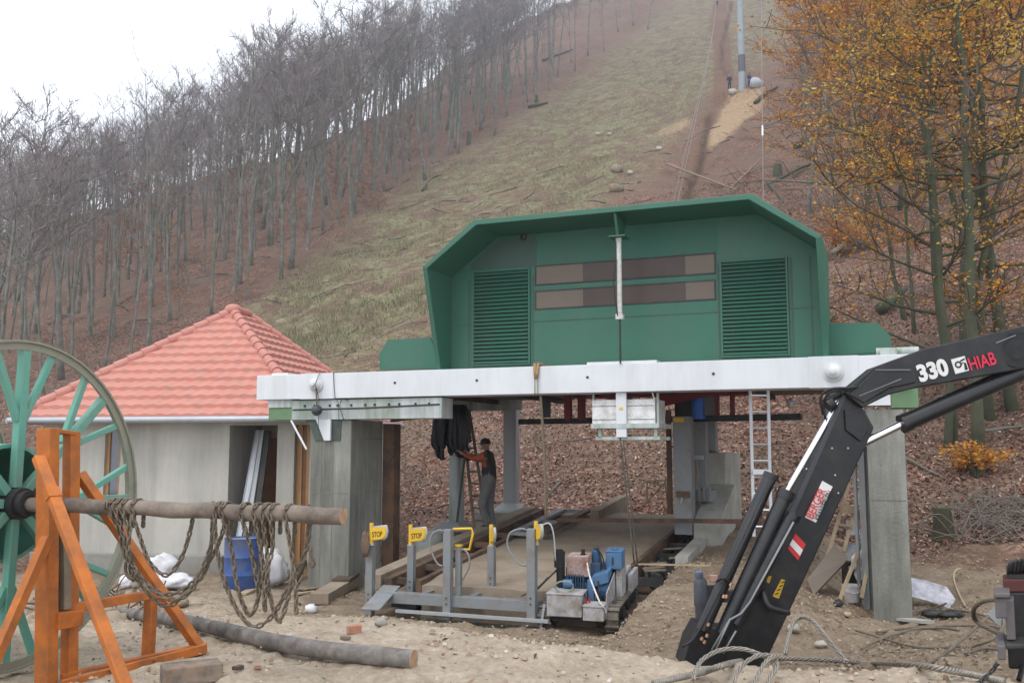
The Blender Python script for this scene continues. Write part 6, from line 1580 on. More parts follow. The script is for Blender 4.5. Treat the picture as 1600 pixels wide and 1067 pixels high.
m = MB(); m.cyl(WP(.1, -.02, .36), WP(.1, -.02, .43), .014, n=8); m.cyl(WP(.14, .02, .36), WP(.13, .02, .44), .012, n=8); m.build_each('battery_terminal', mat('red_plastic', (.5, .03, .03), rough=.4), wn)
m = MB(); m.bar(WP(-.52, -.06, .0), WP(-.47, -.02, .34), .03, .03); m.build('front_bar', M_galvl, wn)
o = MB().tube(spline([WP(-.5, .3, .62), WP(-.62, .2, .5), WP(-.8, .0, .42)], 8), .012, n=6).build('starter_rope', M_woodd, smooth='all'); adopt(o, wn)

# ------------------------------------------------------------------ black truck crane boom
M_crane = mat('crane_black', (.006, .007, .009), (.01, .011, .013), scale=3, amt=.5, rough=.38, spec=.4, dirt=(.045, .04, .034), dirt_amt=.35, dscale=4)
M_hyd = mat('cylinder_black', (.008, .009, .011), (.013, .014, .016), scale=5, rough=.32, spec=.5, dirt=(.05, .042, .035), dirt_amt=.22, dscale=4)
DC = 9.3
BK = Vector((.05, .42, 0))
crane = thing('truck_crane', 'black hydraulic crane boom folded in front of the right concrete pillar', 'crane', PD(1160, 1050, DC))
poly = [(1318, 612), (1342, 626), (1366, 668), (1357, 688), (1288, 838), (1205, 1016), (1190, 1050), (1105, 1050), (1166, 938), (1243, 780)]
m = MB(); m.prism([PD(x, y, DC) for x, y in poly], BK); mb_ = m.build('main_boom', M_crane, crane, bevel=.014)
m = MB(); m.prism([PD(x, y, DC - .012) for x, y in [(1318, 612), (1324, 616), (1250, 782), (1172, 940), (1112, 1050), (1104, 1050), (1166, 938), (1243, 780)]], (.0, .02, 0)); m.build('edge_strip', mat('crane_edge', (.05, .053, .06), (.035, .037, .042), rough=.4), mb_)
m = MB(); m.prism([PD(x, y, DC - .03) for x, y in [(1320, 640), (1350, 648), (1357, 672), (1345, 690), (1322, 672)]], (.01, .48, 0)); m.build('elbow_plate', M_crane, mb_, bevel=.008)
up = [(1318, 612), (1366, 573), (1440, 546), (1600, 509), (1720, 478), (1724, 548), (1600, 576), (1430, 606), (1388, 617), (1348, 637)]
UB = PD(0, 0, 1) * 0
m = MB(); m.prism([PD(x, y, DC - .08) for x, y in up], Vector((.05, .34, 0))); ub_ = m.build('outer_boom', M_crane, crane, bevel=.012)
m = MB(); m.prism([PD(x, y, DC - .1) for x, y in [(1326, 616), (1366, 578), (1425, 579), (1432, 588), (1430, 598), (1390, 607), (1350, 630)]], (.01, .03, 0)); m.build('cheek_plate', mat('crane_edge'  , (.05, .053, .06)) if False else M_crane, ub_, bevel=.012)
m = MB()
for a_, b_ in (((1342, 619), (1408, 592)), ((1368, 578), (1422, 578)), ((1556, 536), (1594, 521))): m.tube([PD(*a_, DC - .112), PD(*b_, DC - .112)], .006, n=6)
m.build_each('weld_bead', mat('weld', (.2, .2, .22), (.12, .12, .13), rough=.4), ub_)
# extension ram
def ram(a, b, r, name, da=0, db=0, mm_=None, n=20):
    return MB().cyl(PD(*a, DC + da), PD(*b, DC + db), r, n=n).build(name, mm_ or M_hyd, crane, smooth=True)
ram((1412, 661), (1640, 561), .088, 'ram_barrel', .05, .05); ram((1345, 694), (1418, 658), .042, 'ram_rod', .05, .05, M_chrome); 
m = MB(); m.cyl(PD(1408, 663, DC + .05), PD(1420, 658, DC + .05), .095, n=20); m.build('ram_gland', M_hyd, crane, smooth=True)
m = MB(); m.cyl(PD(1588, 552, DC - .13), PD(1588, 552, DC + .3), .13, n=20); m.cyl(PD(1588, 552, DC - .15), PD(1588, 552, DC - .13), .06, n=16); m.build('pivot_boss', M_crane, crane, smooth=True)
m = MB(); m.cyl(PD(1590, 545, DC - .11), PD(1590, 545, DC - .095), .16, n=24); m.build('boss_ring', M_crane, crane, smooth=True)
# lift rams left of the boom
ram((1203, 745), (1097, 985), .066, 'ram_barrel', .1, -.1); ram((1229, 768), (1128, 990), .07, 'ram_barrel', .0, -.1)
ram((1310, 628), (1229, 768), .03, 'ram_rod', .05, .0, M_chrome); ram((1236, 808), (1150, 975), .06, 'hose_tube', -.06, -.1)
m = MB(); m.cyl(PD(1224, 779, DC), PD(1230, 766, DC), .085, n=18); m.cyl(PD(1203, 747, DC + .1), PD(1206, 740, DC + .1), .076, n=18); m.cyl(PD(1237, 812, DC - .06), PD(1241, 803, DC - .06), .07, n=16); m.build('ram_gland', M_hyd, crane, smooth=True)
m = MB(); m.prism([PD(x, y, DC - .1) for x, y in [(1066, 1040), (1078, 1000), (1092, 975), (1138, 985), (1130, 1040)]], (0, .4, 0)); m.build('ram_foot', M_crane, crane, bevel=.01)
m = MB(); m.tube([PD(1240, 815, DC - .13), PD(1172, 940, DC - .15), PD(1158, 958, DC - .16), PD(1140, 968, DC - .16), PD(1112, 1015, DC - .16)], .011, n=7); m.tube([PD(1141, 966, DC - .18), PD(1116, 1020, DC - .18)], .009, n=6); m.tube([PD(1150, 985, DC - .17), PD(1130, 1020, DC - .17)], .009, n=6); m.build_each('steel_line', M_galv, crane, smooth='all')
m = MB()
for pts in ([(1286, 648, .0), (1282, 622, -.05), (1296, 608, -.1), (1325, 606, -.12), (1340, 604, -.1)], [(1290, 655, 0), (1287, 628, -.03), (1300, 612, -.08), (1330, 609, -.1)],
            [(1208, 742, .1), (1160, 850, -.1), (1092, 985, -.2), (1066, 1010, -.2)], [(1120, 908, -.12), (1130, 903, -.2), (1140, 910, -.15)], [(1191, 922, -.05), (1200, 945, -.12), (1216, 953, -.12), (1232, 957, -.05)]):
    m.tube(spline([PD(a, b, DC + c) for a, b, c in pts], 14), .013 if pts[0][0] != 1191 else .028, n=7)
m.build_each('hydraulic_hose', M_black, crane, smooth='all')
m = MB(); m.cyl(PD(1292, 634, DC), PD(1301, 628, DC), .075, n=14); m.cyl(PD(1296, 622, DC + .0), PD(1312, 612, DC), .05, n=12); m.build('rod_eye', M_crane, crane, smooth=True)
m = MB()
for x, y in ((1100, 1005), (1104, 995), (1130, 934), (1134, 934), (1106, 978), (1096, 1000), (1141, 915)): m.cyl(PD(x, y, DC - .16), PD(x + 2, y - 5, DC - .16), .016, n=8)
m.build_each('brass_fitting', mat('brass', (.5, .32, .2), (.35, .2, .12), rough=.35, metal=.8), crane)
m = MB()
for x, y in ((1300, 700), (1335, 656), (1325, 700), (1305, 742), (1282, 790), (1260, 732), (1240, 800), (1310, 770)): m.cyl(PD(x, y, DC - .008), PD(x, y, DC), .009, n=8)
m.build_each('bolt', M_galvl, mb_)
# lettering and stickers
bx, by = PD(1243, 780, DC - .016), PD(1166, 938, DC - .016)
bd_ = (bx - by).normalized(); bperp = Vector((bd_.z, 0, -bd_.x)); 
def quad_part(name, pts, d, mm_, par): 
    return MB().prism([PD(x, y, d) for x, y in pts], (0, .004, 0)).build(name, mm_, par)
M_wst = mat('white_sticker', (.68, .67, .66), (.6, .59, .58), scale=8, rough=.5)
M_rst = mat('red_sticker', (.55, .03, .035), (.48, .025, .03), scale=8, rough=.5)
nb = PD(1258, 808, DC - .014); nt_ = PD(1285, 752, DC - .014); dn = (nt_ - nb).normalized(); pn = Vector((dn.z, 0, -dn.x))
plate = quad_part('name_plate', [(1258, 808), (1285, 751), (1301, 760), (1275, 816)], DC - .008, M_wst, mb_)
LN = (nt_ - nb).length
text_obj('lettering', 'BERGER', M_rst, .115, nb + pn * .072 + dn * .012 + Vector((0, -.006, 0)), dn, -pn, plate, bold=.012, xs=.76, depth=.001)
text_obj('lettering', 'KRANVERLEIH', M_blk, .085, nb + pn * .138 + dn * .03 + Vector((0, -.006, 0)), dn, -pn, plate, bold=.012, xs=.56, depth=.001)
st_ = quad_part('reflector', [(1243, 833), (1259, 850), (1247, 875), (1231, 857)], DC - .008, M_rst, mb_)
quad_part('white_band', [(1238.5, 842), (1254.5, 859), (1250, 868), (1234, 850.5)], DC - .011, M_wst, st_)
ys = quad_part('warning_sticker', [(1221, 904), (1227, 906), (1217, 935), (1207, 931)], DC - .008, mat('yellow_sticker', (.55, .34, .03), (.4, .24, .02), scale=30, amt=.8, rough=.5), mb_)
quad_part('warning_sticker', [(1200, 899), (1206, 900), (1202, 911), (1198, 909)], DC - .008, mat('yellow_sticker', (.55, .34, .03)), mb_)
m = MB()
for q in range(4): a_ = PD(1212 + q * 3.4, 927 - q * 6, DC - .0095); m.box(a_ + Vector((.01, 0, 0)), (.035, .002, .01), M=Matrix.Rotation(-.4, 3, 'Y'))
m.build('print', M_blk, ys)
tX = (PD(1484, 567, DC) - PD(1434, 588, DC)).normalized(); tX = (PD(1552, 561, DC) - PD(1434, 592, DC)).normalized(); tY = Vector((-tX.z, 0, tX.x))
text_obj('lettering', '330', M_wst, .215, PD(1437, 596, DC - .09), tX, tY, ub_, bold=.045, xs=.93, depth=.003)
M_rlet = mat('red_lettering', (.6, .02, .06), (.5, .02, .05), rough=.5)
text_obj('lettering', 'HIAB', M_rlet, .17, PD(1516, 579, DC - .09), tX, tY, ub_, bold=.018, xs=.72, depth=.003)
# square emblem between number and name
lo = PD(1493, 584, DC - .087); S = .135
def LP(a, b, c=0): return lo + tX * a * S + tY * b * S + Vector((0, -c, 0))
em = MB().prism([LP(0, 0), LP(1, 0), LP(1, 1.05), LP(0, 1.05)], (0, .004, 0)).build('emblem', M_wst, ub_)
m = MB(); N = 18
m.prism([LP(.72, .08, .003), LP(.95, .08, .003), LP(.95, .55, .003), LP(.86, .62, .003), LP(.78, .4, .003)], (0, .002, 0))
m.prism([LP(.55, .72, .003), LP(.95, .8, .003), LP(.95, .92, .003), LP(.6, .84, .003)], (0, .002, 0))
R1, R2 = .25, .14; cx, cy = .38, .58
vs = [LP(cx + R * math.cos(t), cy + R * math.sin(t), .0035) for R in (R1, R2) for t in [2 * math.pi * i / N for i in range(N)]]
m.add(vs, [(i, (i + 1) % N, N + (i + 1) % N, N + i) for i in range(N)])
vs = [LP(.74 + R * math.cos(t), .54 + R * math.sin(t), .0036) for R in (.13, .07) for t in [math.radians(-60) + math.radians(250) * i / N for i in range(N + 1)]]
m.add(vs, [(i, i + 1, N + 2 + i, N + 1 + i) for i in range(N)])
m.prism([LP(.1, .1, .003), LP(.5, .1, .003), LP(.6, .2, .003), LP(.5, .24, .003), LP(.12, .2, .003)], (0, .002, 0)) if False else None
m.build('emblem_mark', M_blk, em, fixn=False)
m = MB(); f = .03
for a_, b_, c_, d_ in ((-f, 1 + f, -f, 0), (-f, 1 + f, 1.05, 1.05 + f), (-f, 0, 0, 1.05), (1, 1 + f, 0, 1.05)): m.prism([LP(a_, c_), LP(b_, c_), LP(b_, d_), LP(a_, d_)], (0, .003, 0))
m.build('emblem_frame', M_galv, em)

# canister machine half hidden behind the rams
cp = PD(1095, 948, 10.6); cz = tz(cp.x, cp.y)
cn = thing('canister', 'dark grey lidded canister standing behind the lower end of the crane rams', 'canister', (cp.x, cp.y, cz))
MB().lathe((cp.x, cp.y, cz), (0, 0, 1), [(0, .05), (.3, .05), (.301, .055), (cp.z - cz, .062), (cp.z - cz + .03, .072), (cp.z - cz + .26, .072), (cp.z - cz + .3, .055)], 18).build('body', mat('slate_plastic', (.08, .09, .11), (.05, .055, .065), rough=.45), cn, smooth=True)
MB().lathe((cp.x - .01, cp.y, cp.z + .3), (0, 0, 1), [(0, .035), (.03, .045), (.07, .045), (.085, .03)], 16).build('lid', mat('slate_blue', (.12, .16, .22), (.09, .12, .17), rough=.45), cn, smooth=True)
m = MB(); m.box((cp.x + .16, cp.y + .05, cp.z + .12), (.14, .12, .2)); m.cyl((cp.x + .2, cp.y, cp.z + .3), (cp.x + .26, cp.y, cp.z + .3), .04, n=12); m.box((cp.x + .35, cp.y + .1, cp.z + .1), (.2, .1, .12)); m.build('motor', M_dark, cn)
MB().box((cp.x + .14, cp.y - .02, cp.z + .31), (.08, .06, .06)).build('red_switch', mat('faded_red', (.4, .16, .14), (.5, .35, .3), rough=.6), cn)
# ------------------------------------------------------------------ truck rear at the right edge
DT = 7.7
tk_ = thing('crane_truck', 'dark rear corner of a truck with grey steel boxes at the right picture edge', 'truck', (5.2, 8.2, tz(5.2, 8.2)))
M_tg = mat('truck_grey', (.12, .117, .135), (.085, .082, .095), scale=4, amt=.5, rough=.45, dirt=(.14, .12, .1), dirt_amt=.5, dscale=5)
pb0 = PD(1577, 1000, DT)
gz = tz(4.3, 7.8)
m = MB(); xa, ya, yb_ = PD(1573, 1000, DT - .1).x, DT - .1, DT + 1.7; xr = xa * yb_ / ya + .25
m.hexa([(xa, ya, gz + .42), (xa + 2, ya, gz + .42), (xr + 2, yb_, gz + .42), (xr, yb_, gz + .42), (xa, ya, gz + 1.0), (xa + 2, ya, gz + 1.0), (xr + 2, yb_, gz + 1.0), (xr, yb_, gz + 1.0)]); m.build('chassis', M_crane, tk_, bevel=.02)
def tbox(x0, y0, x1, y1, d, dp, name, mm_, par=None, bev=.01):
    a, b = PD(x0, y1, d), PD(x1, y0, d)
    f = (d + dp) / d
    return MB().hexa([(a.x, d, a.z), (b.x, d, a.z), (b.x * f, d + dp, a.z), (a.x * f, d + dp, a.z), (a.x, d, b.z), (b.x, d, b.z), (b.x * f, d + dp, b.z), (a.x * f, d + dp, b.z)]).build(name, mm_, par or tk_, bevel=bev)
hb = tbox(1556, 934, 1573, 966, DT - .35, .14, 'lamp_box', M_tg); tbox(1553, 926, 1578, 934, DT - .38, .3, 'cover', M_tg, hb)
tbox(1573, 936, 1584, 1000, DT - .3, .35, 'side_frame', M_tg); tbox(1559, 1008, 1571, 1031, DT - .45, .5, 'bumper_end', M_tg); tbox(1571, 1006, 1600, 1014, DT - .4, .4, 'step', M_dark)
tbox(1568, 905, 1600, 925, DT - .1, .3, 'tail_lamp', mat('lamp_red', (.1, .025, .022), (.07, .02, .018), rough=.3)); tbox(1573, 892, 1600, 906, DT - .05, .4, 'valve_bank', M_dark)
m = MB()
for q in range(5): m.tube(spline([PD(1576 + q * 6, 896, DT - .1), PD(1580 + q * 7, 878 - q * 2, DT - .15), PD(1600 + q * 6, 884, DT - .1), PD(1620 + q * 6, 900, DT)], 8), .014, n=6)
m.build_each('hydraulic_hose', M_black, tk_, smooth='all')
for yy in (8.4,):
    w_ = MB(); w_.lathe((pb0.x + 1.0, yy, gz + .45), (1, 0, 0), [(-.16, .3), (-.14, .45), (-.05, .5), (.05, .5), (.14, .45), (.16, .3)], 28); wh = w_.build('wheel', M_black, tk_, smooth=True)
    MB().lathe((pb0.x + .83, yy, gz + .45), (1, 0, 0), [(0, .28), (.02, .28), (.05, .1), (.05, 0)], 20).build('rim', M_tg, wh, smooth=True)
m = MB(); m.tube([PD(1600, 1010, DT), PD(1598, 1040, DT - .1), PD(1592, 1062, DT - .2)], .02, n=6); m.build('cable', M_black, tk_)
o = MB().prism([PD(1543, 958, 8.0), PD(1558, 944, 8.0), PD(1566, 966, 8.0), PD(1564, 978, 8.0), PD(1555, 972, 8.0)], (.02, .03, 0)).build('white_sheet', M_white); tag(o, 'bent white sheet metal piece leaning behind the truck lamp box', 'sheet metal')

# ------------------------------------------------------------------ things beside the right pillar
def P13(px, py, d=14.85): return PD(px, py, d)
sl_ = thing('stepladder', 'old paint spattered wooden stepladder leaning at the right pillar', 'stepladder', PD(1315, 866, 14.75))
for a_, b_ in (((1293, 868), (1328, 752)), ((1318, 862), (1346, 757))): MB().bar(PD(*a_, 14.65), PD(*b_, 15.05), .05, .03, up=(0, -1, 0)).build('stile', M_woodp, sl_)
for (a_, b_, h_) in (((1301, 841), (1324, 845), .03), ((1309, 819), (1330, 822), .03), ((1317, 794), (1338, 797), .12), ((1327, 753), (1345, 757), .03)): MB().bar(PD(*a_, 14.80), PD(*b_, 14.80), .12, h_).build('step', M_woodp, sl_)
o = MB().add([PD(1261, 905, 13.85), PD(1271, 929, 13.70), PD(1324, 874, 14.25), PD(1304, 850, 14.55)] + [p + Vector((.01, .03, -.03)) for p in (PD(1261, 905, 13.85), PD(1271, 929, 13.70), PD(1324, 874, 14.25), PD(1304, 850, 14.55))], [(0, 1, 2, 3), (7, 6, 5, 4), (0, 4, 5, 1), (1, 5, 6, 2), (2, 6, 7, 3), (3, 7, 4, 0)]).build('plywood_sheet', mat('dirty_plywood', (.24, .2, .165), (.16, .13, .105), scale=3, amt=.6, rough=.9, dirt=(.1, .085, .07), dirt_amt=.4, dscale=3)); tag(o, 'dirty brown plywood sheet leaning tilted below the stepladder', 'plywood')
m = MB()
for q in range(6): m.bar(PD(1322 + q * 5, 848 + q * 1, 14.85 + .02 * q), PD(1330 + q * 5, 892 - q * 2, 14.35 + .02 * q), .055, .012, up=(0, -1, .3))
o = m.build('corrugated_sheet', M_galv); tag(o, 'corrugated grey sheet leaning between plywood and pillar', 'sheet metal')
af = thing('trestle', 'pale bare A shaped wooden trestle over the white bucket', 'trestle', PD(1325, 935, 13.75))
for a_, b_ in (((1347, 845, 14.35), (1312, 936, 13.65)), ((1346, 846, 14.35), (1360, 875, 14.15)), ((1358, 872, 14.15), (1346, 934, 13.85))): MB().bar(PD(*a_), PD(*b_), .045, .03, up=(0, -1, 0)).build('leg', M_woodp, af)
o = MB().add([PD(1322, 812, 14.85), PD(1338, 812, 14.85), PD(1345, 835, 14.75), PD(1322, 835, 14.75), PD(1322, 812, 14.89), PD(1338, 812, 14.89), PD(1345, 835, 14.79), PD(1322, 835, 14.79)], [(0, 1, 2, 3), (7, 6, 5, 4), (0, 4, 5, 1), (1, 5, 6, 2), (2, 6, 7, 3), (3, 7, 4, 0)]).build('pale_panel', M_galvl); tag(o, 'pale blue grey panel behind the stepladder', 'panel')
m = MB()
for x, y, s in ((1340, 878, .1), (1346, 896, .12), (1350, 862, .08)): m.sphere(PD(x, y, 14.45), s, 9, 6, (1, .7, 1.2), .25, random.Random(x))
o = m.build('crumpled_foil', M_sack); tag(o, 'crumpled white and black foil stuffed behind the trestle legs', 'foil')
o = MB().box(PD(1335, 905, 14.55), (.3, .25, .55)).build('black_crate', M_black, bevel=.02); tag(o, 'black crate in the shade behind the trestle legs', 'crate')
bk_p = GP(1331, 940); bkz = tz(bk_p.x, bk_p.y); s = bk_p.y / FPX
bkt = thing('bucket', 'dirty white plastic bucket standing on the mud below the trestle', 'bucket', (bk_p.x, bk_p.y, bkz))
MB().lathe((bk_p.x, bk_p.y, bkz), (0, 0, 1), [(0, 10.5 * s), (.01, 11 * s), (23 * s, 13 * s), (23 * s, 13.8 * s), (26 * s, 13.8 * s), (26 * s, 12.8 * s), (4 * s, 10.5 * s), (4 * s, 0)], 22).build('shell', mat('bucket_white', (.68, .66, .68), (.55, .53, .54), scale=8, rough=.4, dirt=(.35, .3, .25), dirt_amt=.4, dscale=9), bkt, smooth=True)
MB().tube([(bk_p.x + 13.9 * s * math.cos(t), bk_p.y - 13.9 * s * abs(math.sin(t)) * .9, bkz + 24 * s - 10 * s * math.sin(t)) for t in [math.pi * i / 14 for i in range(15)]], .006, n=6).build('handle', M_white, bkt, smooth='all')
WPD = GP(1460, 946).y - .1
wp = [(1418, 904), (1449, 910), (1482, 920), (1493, 936), (1484, 950), (1450, 938), (1418, 930)]
o = MB().prism([PD(x, y, WPD + (950 - y) * .012) for x, y in wp], (.0, .06, .03)).build('scuffed_board', mat('scuffed_white', (.62, .62, .66), (.5, .5, .54), scale=4, rough=.6, dirt=(.02, .02, .02), dirt_amt=.42, dscale=5)); tag(o, 'scuffed white panel with black smears on the ground right of the pillar', 'panel')
pk = MB().bar(on(GP(1403, 969), .03), on(GP(1450, 975), .03), .2, .035).build('plank', M_conc2); tag(pk, 'pale short board on the mud before the white panel', 'plank')
for a_, b_, lab in (((1385, 970), (1412, 966), 'short stick on the mud left of the pale short board'), ((1436, 958), (1480, 944), 'dark stick pointing at the white panel')):
    o = MB().tube([on(GP(*a_), .015), on(GP(*b_), .02)], .014, n=6).build('stick', M_woodd); tag(o, lab, 'stick')
m = MB(); p = GP(1478, 965)
for q in range(6): m.sphere(on(p, .05) + Vector((q * .07 - .2, random.uniform(-.05, .05), 0)), .1, 8, 6, (1.2, .9, .5), .2, random.Random(q))
o = m.build('black_tarpaulin', M_dark, smooth='all'); tag(o, 'crumpled black tarpaulin scrap on the mud before the white panel', 'tarpaulin')
rock(1325, 962, .045, 'cluster of pale rubble on the mud below the white bucket', 7, M_woodp); rock(1310, 945, .06, 'dark flat stone left of the white bucket', 8, M_dark); rock(1240, 985, .07, 'pale lump of plaster beside the boom foot', 11)
# ------------------------------------------------------------------ wire ropes
M_wire = mat('wire_rope', (.34, .315, .28), (.2, .185, .16), scale=40, amt=.6, rough=.55, metal=.4, dirt=(.32, .27, .2), dirt_amt=.4, dscale=6)
M_wired = mat('muddy_wire_rope', (.24, .2, .155), (.14, .115, .09), scale=40, amt=.6, rough=.75, metal=.2, dirt=(.3, .25, .18), dirt_amt=.4, dscale=6)
def rope(pix, r, lab, lift=None, strands=4, n=90, mm_=None, close=True):
    pts = []
    for i, q in enumerate(pix):
        if len(q) == 3: pts.append(PD(q[0], q[1], q[2]))
        else: p = GP(q[0], q[1]); pts.append(on(p, r * 1.3 + (lift[i] if lift else 0)))
    cv = spline(pts, n)
    L = sum((cv[i + 1] - cv[i]).length for i in range(n))
    m = MB(); turns = L / (r * 14)
    N = min(700, max(n, int(turns * 9)))
    cv = spline(pts, N)
    fr = []
    a = None
    for i in range(N + 1):
        d = (cv[min(i + 1, N)] - cv[max(i - 1, 0)]).normalized()
        if a is None: a, b, _ = frame_from(d)
        else: a = (a - d * a.dot(d)).normalized(); b = a.cross(d)
        fr.append((a.copy(), b.copy()))
    for s_ in range(strands):
        m.tube([cv[i] + (fr[i][0] * math.cos(t) + fr[i][1] * math.sin(t)) * r * (.62 if strands > 1 else 0) for i in range(N + 1) for t in [2 * math.pi * (turns * i / N + s_ / strands)]], r * (.40 if strands > 1 else .9), n=5)
    o = m.build('wire_rope', mm_ or M_wire, smooth='all', fixn=False); return tag(o, lab, 'wire rope')
rope([(1020, 1075), (1058, 1066), (1100, 1056), (1140, 1043), (1172, 1035), (1224, 1033), (1316, 1037), (1370, 1041), (1438, 1047), (1510, 1059), (1570, 1072)], .025, 'thickest wire rope running across the pale earth along the bottom right edge')
rope([(1083, 1062, 6.9), (1088, 1044, 7.0), (1100, 1028, 7.15), (1126, 1015, 7.25), (1156, 1013, 7.3), (1180, 1019, 7.25), (1208, 1032, 7.15)], .017, 'wire rope loop bulging out left before the boom foot', [0, 0, .0, .03, .05, .03, .02])
rope([(1146, 1072, 6.8), (1150, 1052, 6.9), (1165, 1034, 7.05), (1188, 1023, 7.15), (1208, 1026, 7.15), (1214, 1040, 7.0), (1204, 1056, 6.9), (1196, 1074, 6.8)], .017, 'wire rope loop nearest the bottom edge before the boom foot', [.04, .05, .05, .06, .05, .04, .04, .04])
rope([(1176, 1072, 6.75), (1186, 1050, 6.88), (1198, 1032, 7.0), (1216, 1022, 7.1)], .016, 'short wire rope strand crossing under the loops before the boom foot', [.02] * 4)
rope([(1227, 1022, 8.4), (1232, 995, 8.5), (1240, 972, 8.6), (1252, 964, 8.6), (1270, 970, 8.4), (1292, 996, 8.1), (1322, 1033, 7.5)], .019, 'stiff wire rope standing up as an arch right of the boom foot')
rope([(1337, 987), (1362, 994), (1386, 1002), (1429, 1013), (1464, 1015), (1500, 1012)], .017, 'muddy wire rope with a cut end on the mud below the right pillar', None, 5, 70, M_wired)
rope([(1346, 1019), (1380, 1002), (1432, 987), (1473, 986), (1498, 990)], .016, 'muddy wire rope crossing over another one in front of the pillar', [.02] * 5, 5, 70, M_wired)
rope([(1369, 990), (1421, 983), (1470, 980), (1501, 979), (1547, 980), (1562, 984)], .016, 'muddy wire rope farthest back of those before the pillar', None, 5, 70, M_wired)
rope([(1447, 1043), (1487, 1019), (1530, 990), (1559, 981), (1569, 996), (1553, 1009), (1519, 1013)], .018, 'wire rope rising to the truck boxes and curling back', [0, .02, .08, .2, .14, .06, 0], 5, 80, M_wired)
rope([(1556, 936, 7.6), (1536, 939, 7.8), (1522, 951, 8.0), (1524, 968, 8.2), (1545, 982, 8.1), (1566, 992, 7.8)], .02, 'loose wire rope loop hanging on the truck lamp box', None, 5, 70, M_wired)
rope([(1501, 898), (1493, 906), (1491, 917), (1498, 933), (1508, 949)], .02, 'pale hose end curving up from the mud behind the white panel', [.08, .12, .1, .04, 0], 1, 40, M_woodp)
rope([(1559, 1035, 6.9), (1548, 1050, 6.9), (1530, 1066, 6.8)], .016, 'black cable hanging from the truck bumper end', None, 3, 30, M_dark)
rope([(1440, 962), (1480, 955), (1530, 962), (1560, 975)], .017, 'muddy wire rope behind the crumpled black tarpaulin', None, 5, 50, M_wired)
rope([(1508, 1024), (1535, 1016), (1560, 1018), (1590, 1030)], .016, 'muddy wire rope snaking towards the truck step', None, 5, 50, M_wired)
# stump, brush, fallen wood on the slope
sp = GP(1475, 838); m = MB(); rr = random.Random(5)
m.lathe((sp.x, sp.y, sp.z - .1), (0, 0, 1), [(0, .27), (.1, .22), (.3, .18), (.6, .165), (.62, .15), (.6, .05), (.6, 0)], 16)
o = m.build('tree_stump', mat('mossy_stump', (.04, .04, .022), (.06, .045, .03), scale=7, amt=.6, rough=1, bump=.6, dirt=(.03, .045, .018), dirt_amt=.5, dscale=4), smooth=True); tag(o, 'dark mossy tree stump on the leaves right of the pillar', 'stump')
m = MB(); rr = random.Random(8)
for i in range(150):
    p = GP(rr.uniform(1485, 1640), rr.uniform(790, 850)); a = rr.uniform(-.5, 3.6); l = rr.uniform(.4, 1.4); h = rr.uniform(.05, .5)
    m.tube(spline([p + zz_ * h * .3, p + Vector((math.cos(a) * l * .5, math.sin(a) * l * .3, h + rr.uniform(-.1, .2))), p + Vector((math.cos(a) * l, math.sin(a) * l * .5, h * rr.uniform(.1, 1.1)))], 5), [.014, .012, .01, .008, .006, .004], n=4, cap=False)
o = m.build('brush_pile', mat('dead_brush', (.2, .17, .14), (.12, .1, .085), scale=6, rough=.95)); tag(o, 'grey heap of cut brushwood on the leaves at the right edge', 'brushwood', kind='stuff')
m = MB()
for i in range(60):
    p = GP(rr.uniform(560, 690), rr.uniform(735, 800)); p.z += .05; a = rr.uniform(0, 6.3); l = rr.uniform(.3, .9)
    m.tube(spline([p, p + Vector((math.cos(a) * l * .5, math.sin(a) * l * .4, rr.uniform(.1, .4))), p + Vector((math.cos(a) * l, math.sin(a) * l * .6, rr.uniform(.0, .4)))], 4), .009, n=4, cap=False)
o = m.build('brush_heap', mat('dead_brush', (.2, .17, .14))); tag(o, 'tangle of dead brushwood behind the left pillar', 'brushwood', kind='stuff')
def log(pts, r, lab, mm_=None, lift=.05, name='fallen_branch', cat='branch'):
    P = [GP(x, y) for x, y in pts]; P = [p + zz_ * (r + (lift[i] if isinstance(lift, (list, tuple)) else lift)) for i, p in enumerate(P)]
    n = 8; cv = spline(P, n) if len(P) > 2 else [P[0].lerp(P[1], i / n) for i in range(n + 1)]
    o = MB().tube(cv, [r * (1 - .5 * i / n) for i in range(n + 1)], n=7).build(name, mm_ or M_barkd, smooth='all'); return tag(o, lab, cat)
log([(1043, 268), (1150, 307)], .12, 'long pale tipped pole lying across the slope above the green roof', M_wood, [.5, .3], 'fallen_pole', 'pole'); log([(1142, 304), (1192, 254)], .1, 'shorter pole crossing the long one above the green roof', M_wood, .3, 'fallen_pole', 'pole')
log([(1240, 235), (1262, 226), (1280, 209)], .3, 'thick dark log on the leaves between pylon and orange tree'); log([(1214, 286), (1261, 262), (1300, 258), (1336, 256)], .12, 'long thin branch lying before the stout orange tree'); log([(1198, 286), (1216, 308), (1235, 338)], .1, 'branch pointing down to the right corner of the green roof')
log([(1301, 408), (1336, 384), (1378, 368)], .1, 'pale bent branch lying beside the wide orange bush', M_bark, .25); log([(1376, 494), (1415, 462)], .2, 'dark log on the leaves above the right side wing'); log([(1290, 510), (1306, 497)], .1, 'short log right beside the green hood')
log([(1540, 690), (1580, 684), (1640, 682)], .035, 'thin pale branch lying under the black ram at the right edge', M_bark, .2); log([(1415, 720), (1450, 740), (1470, 748)], .03, 'thin pale stick on the leaves right of the pillar top', M_bark, .05)
log([(848, 97), (895, 80)], .35, 'big fallen log at the upper edge of the wood'); log([(825, 170), (856, 164)], .3, 'pile like fallen branch at the edge of the grass'); log([(660, 300), (672, 283), (690, 275)], .12, 'short fallen branch at the foot of the crooked tree'); log([(605, 300), (640, 282)], .12, 'fallen branch left of the crooked leaning tree')
log([(1180, 165), (1196, 150), (1215, 140)], .25, 'fallen branch at the right rim of the dug out sand')
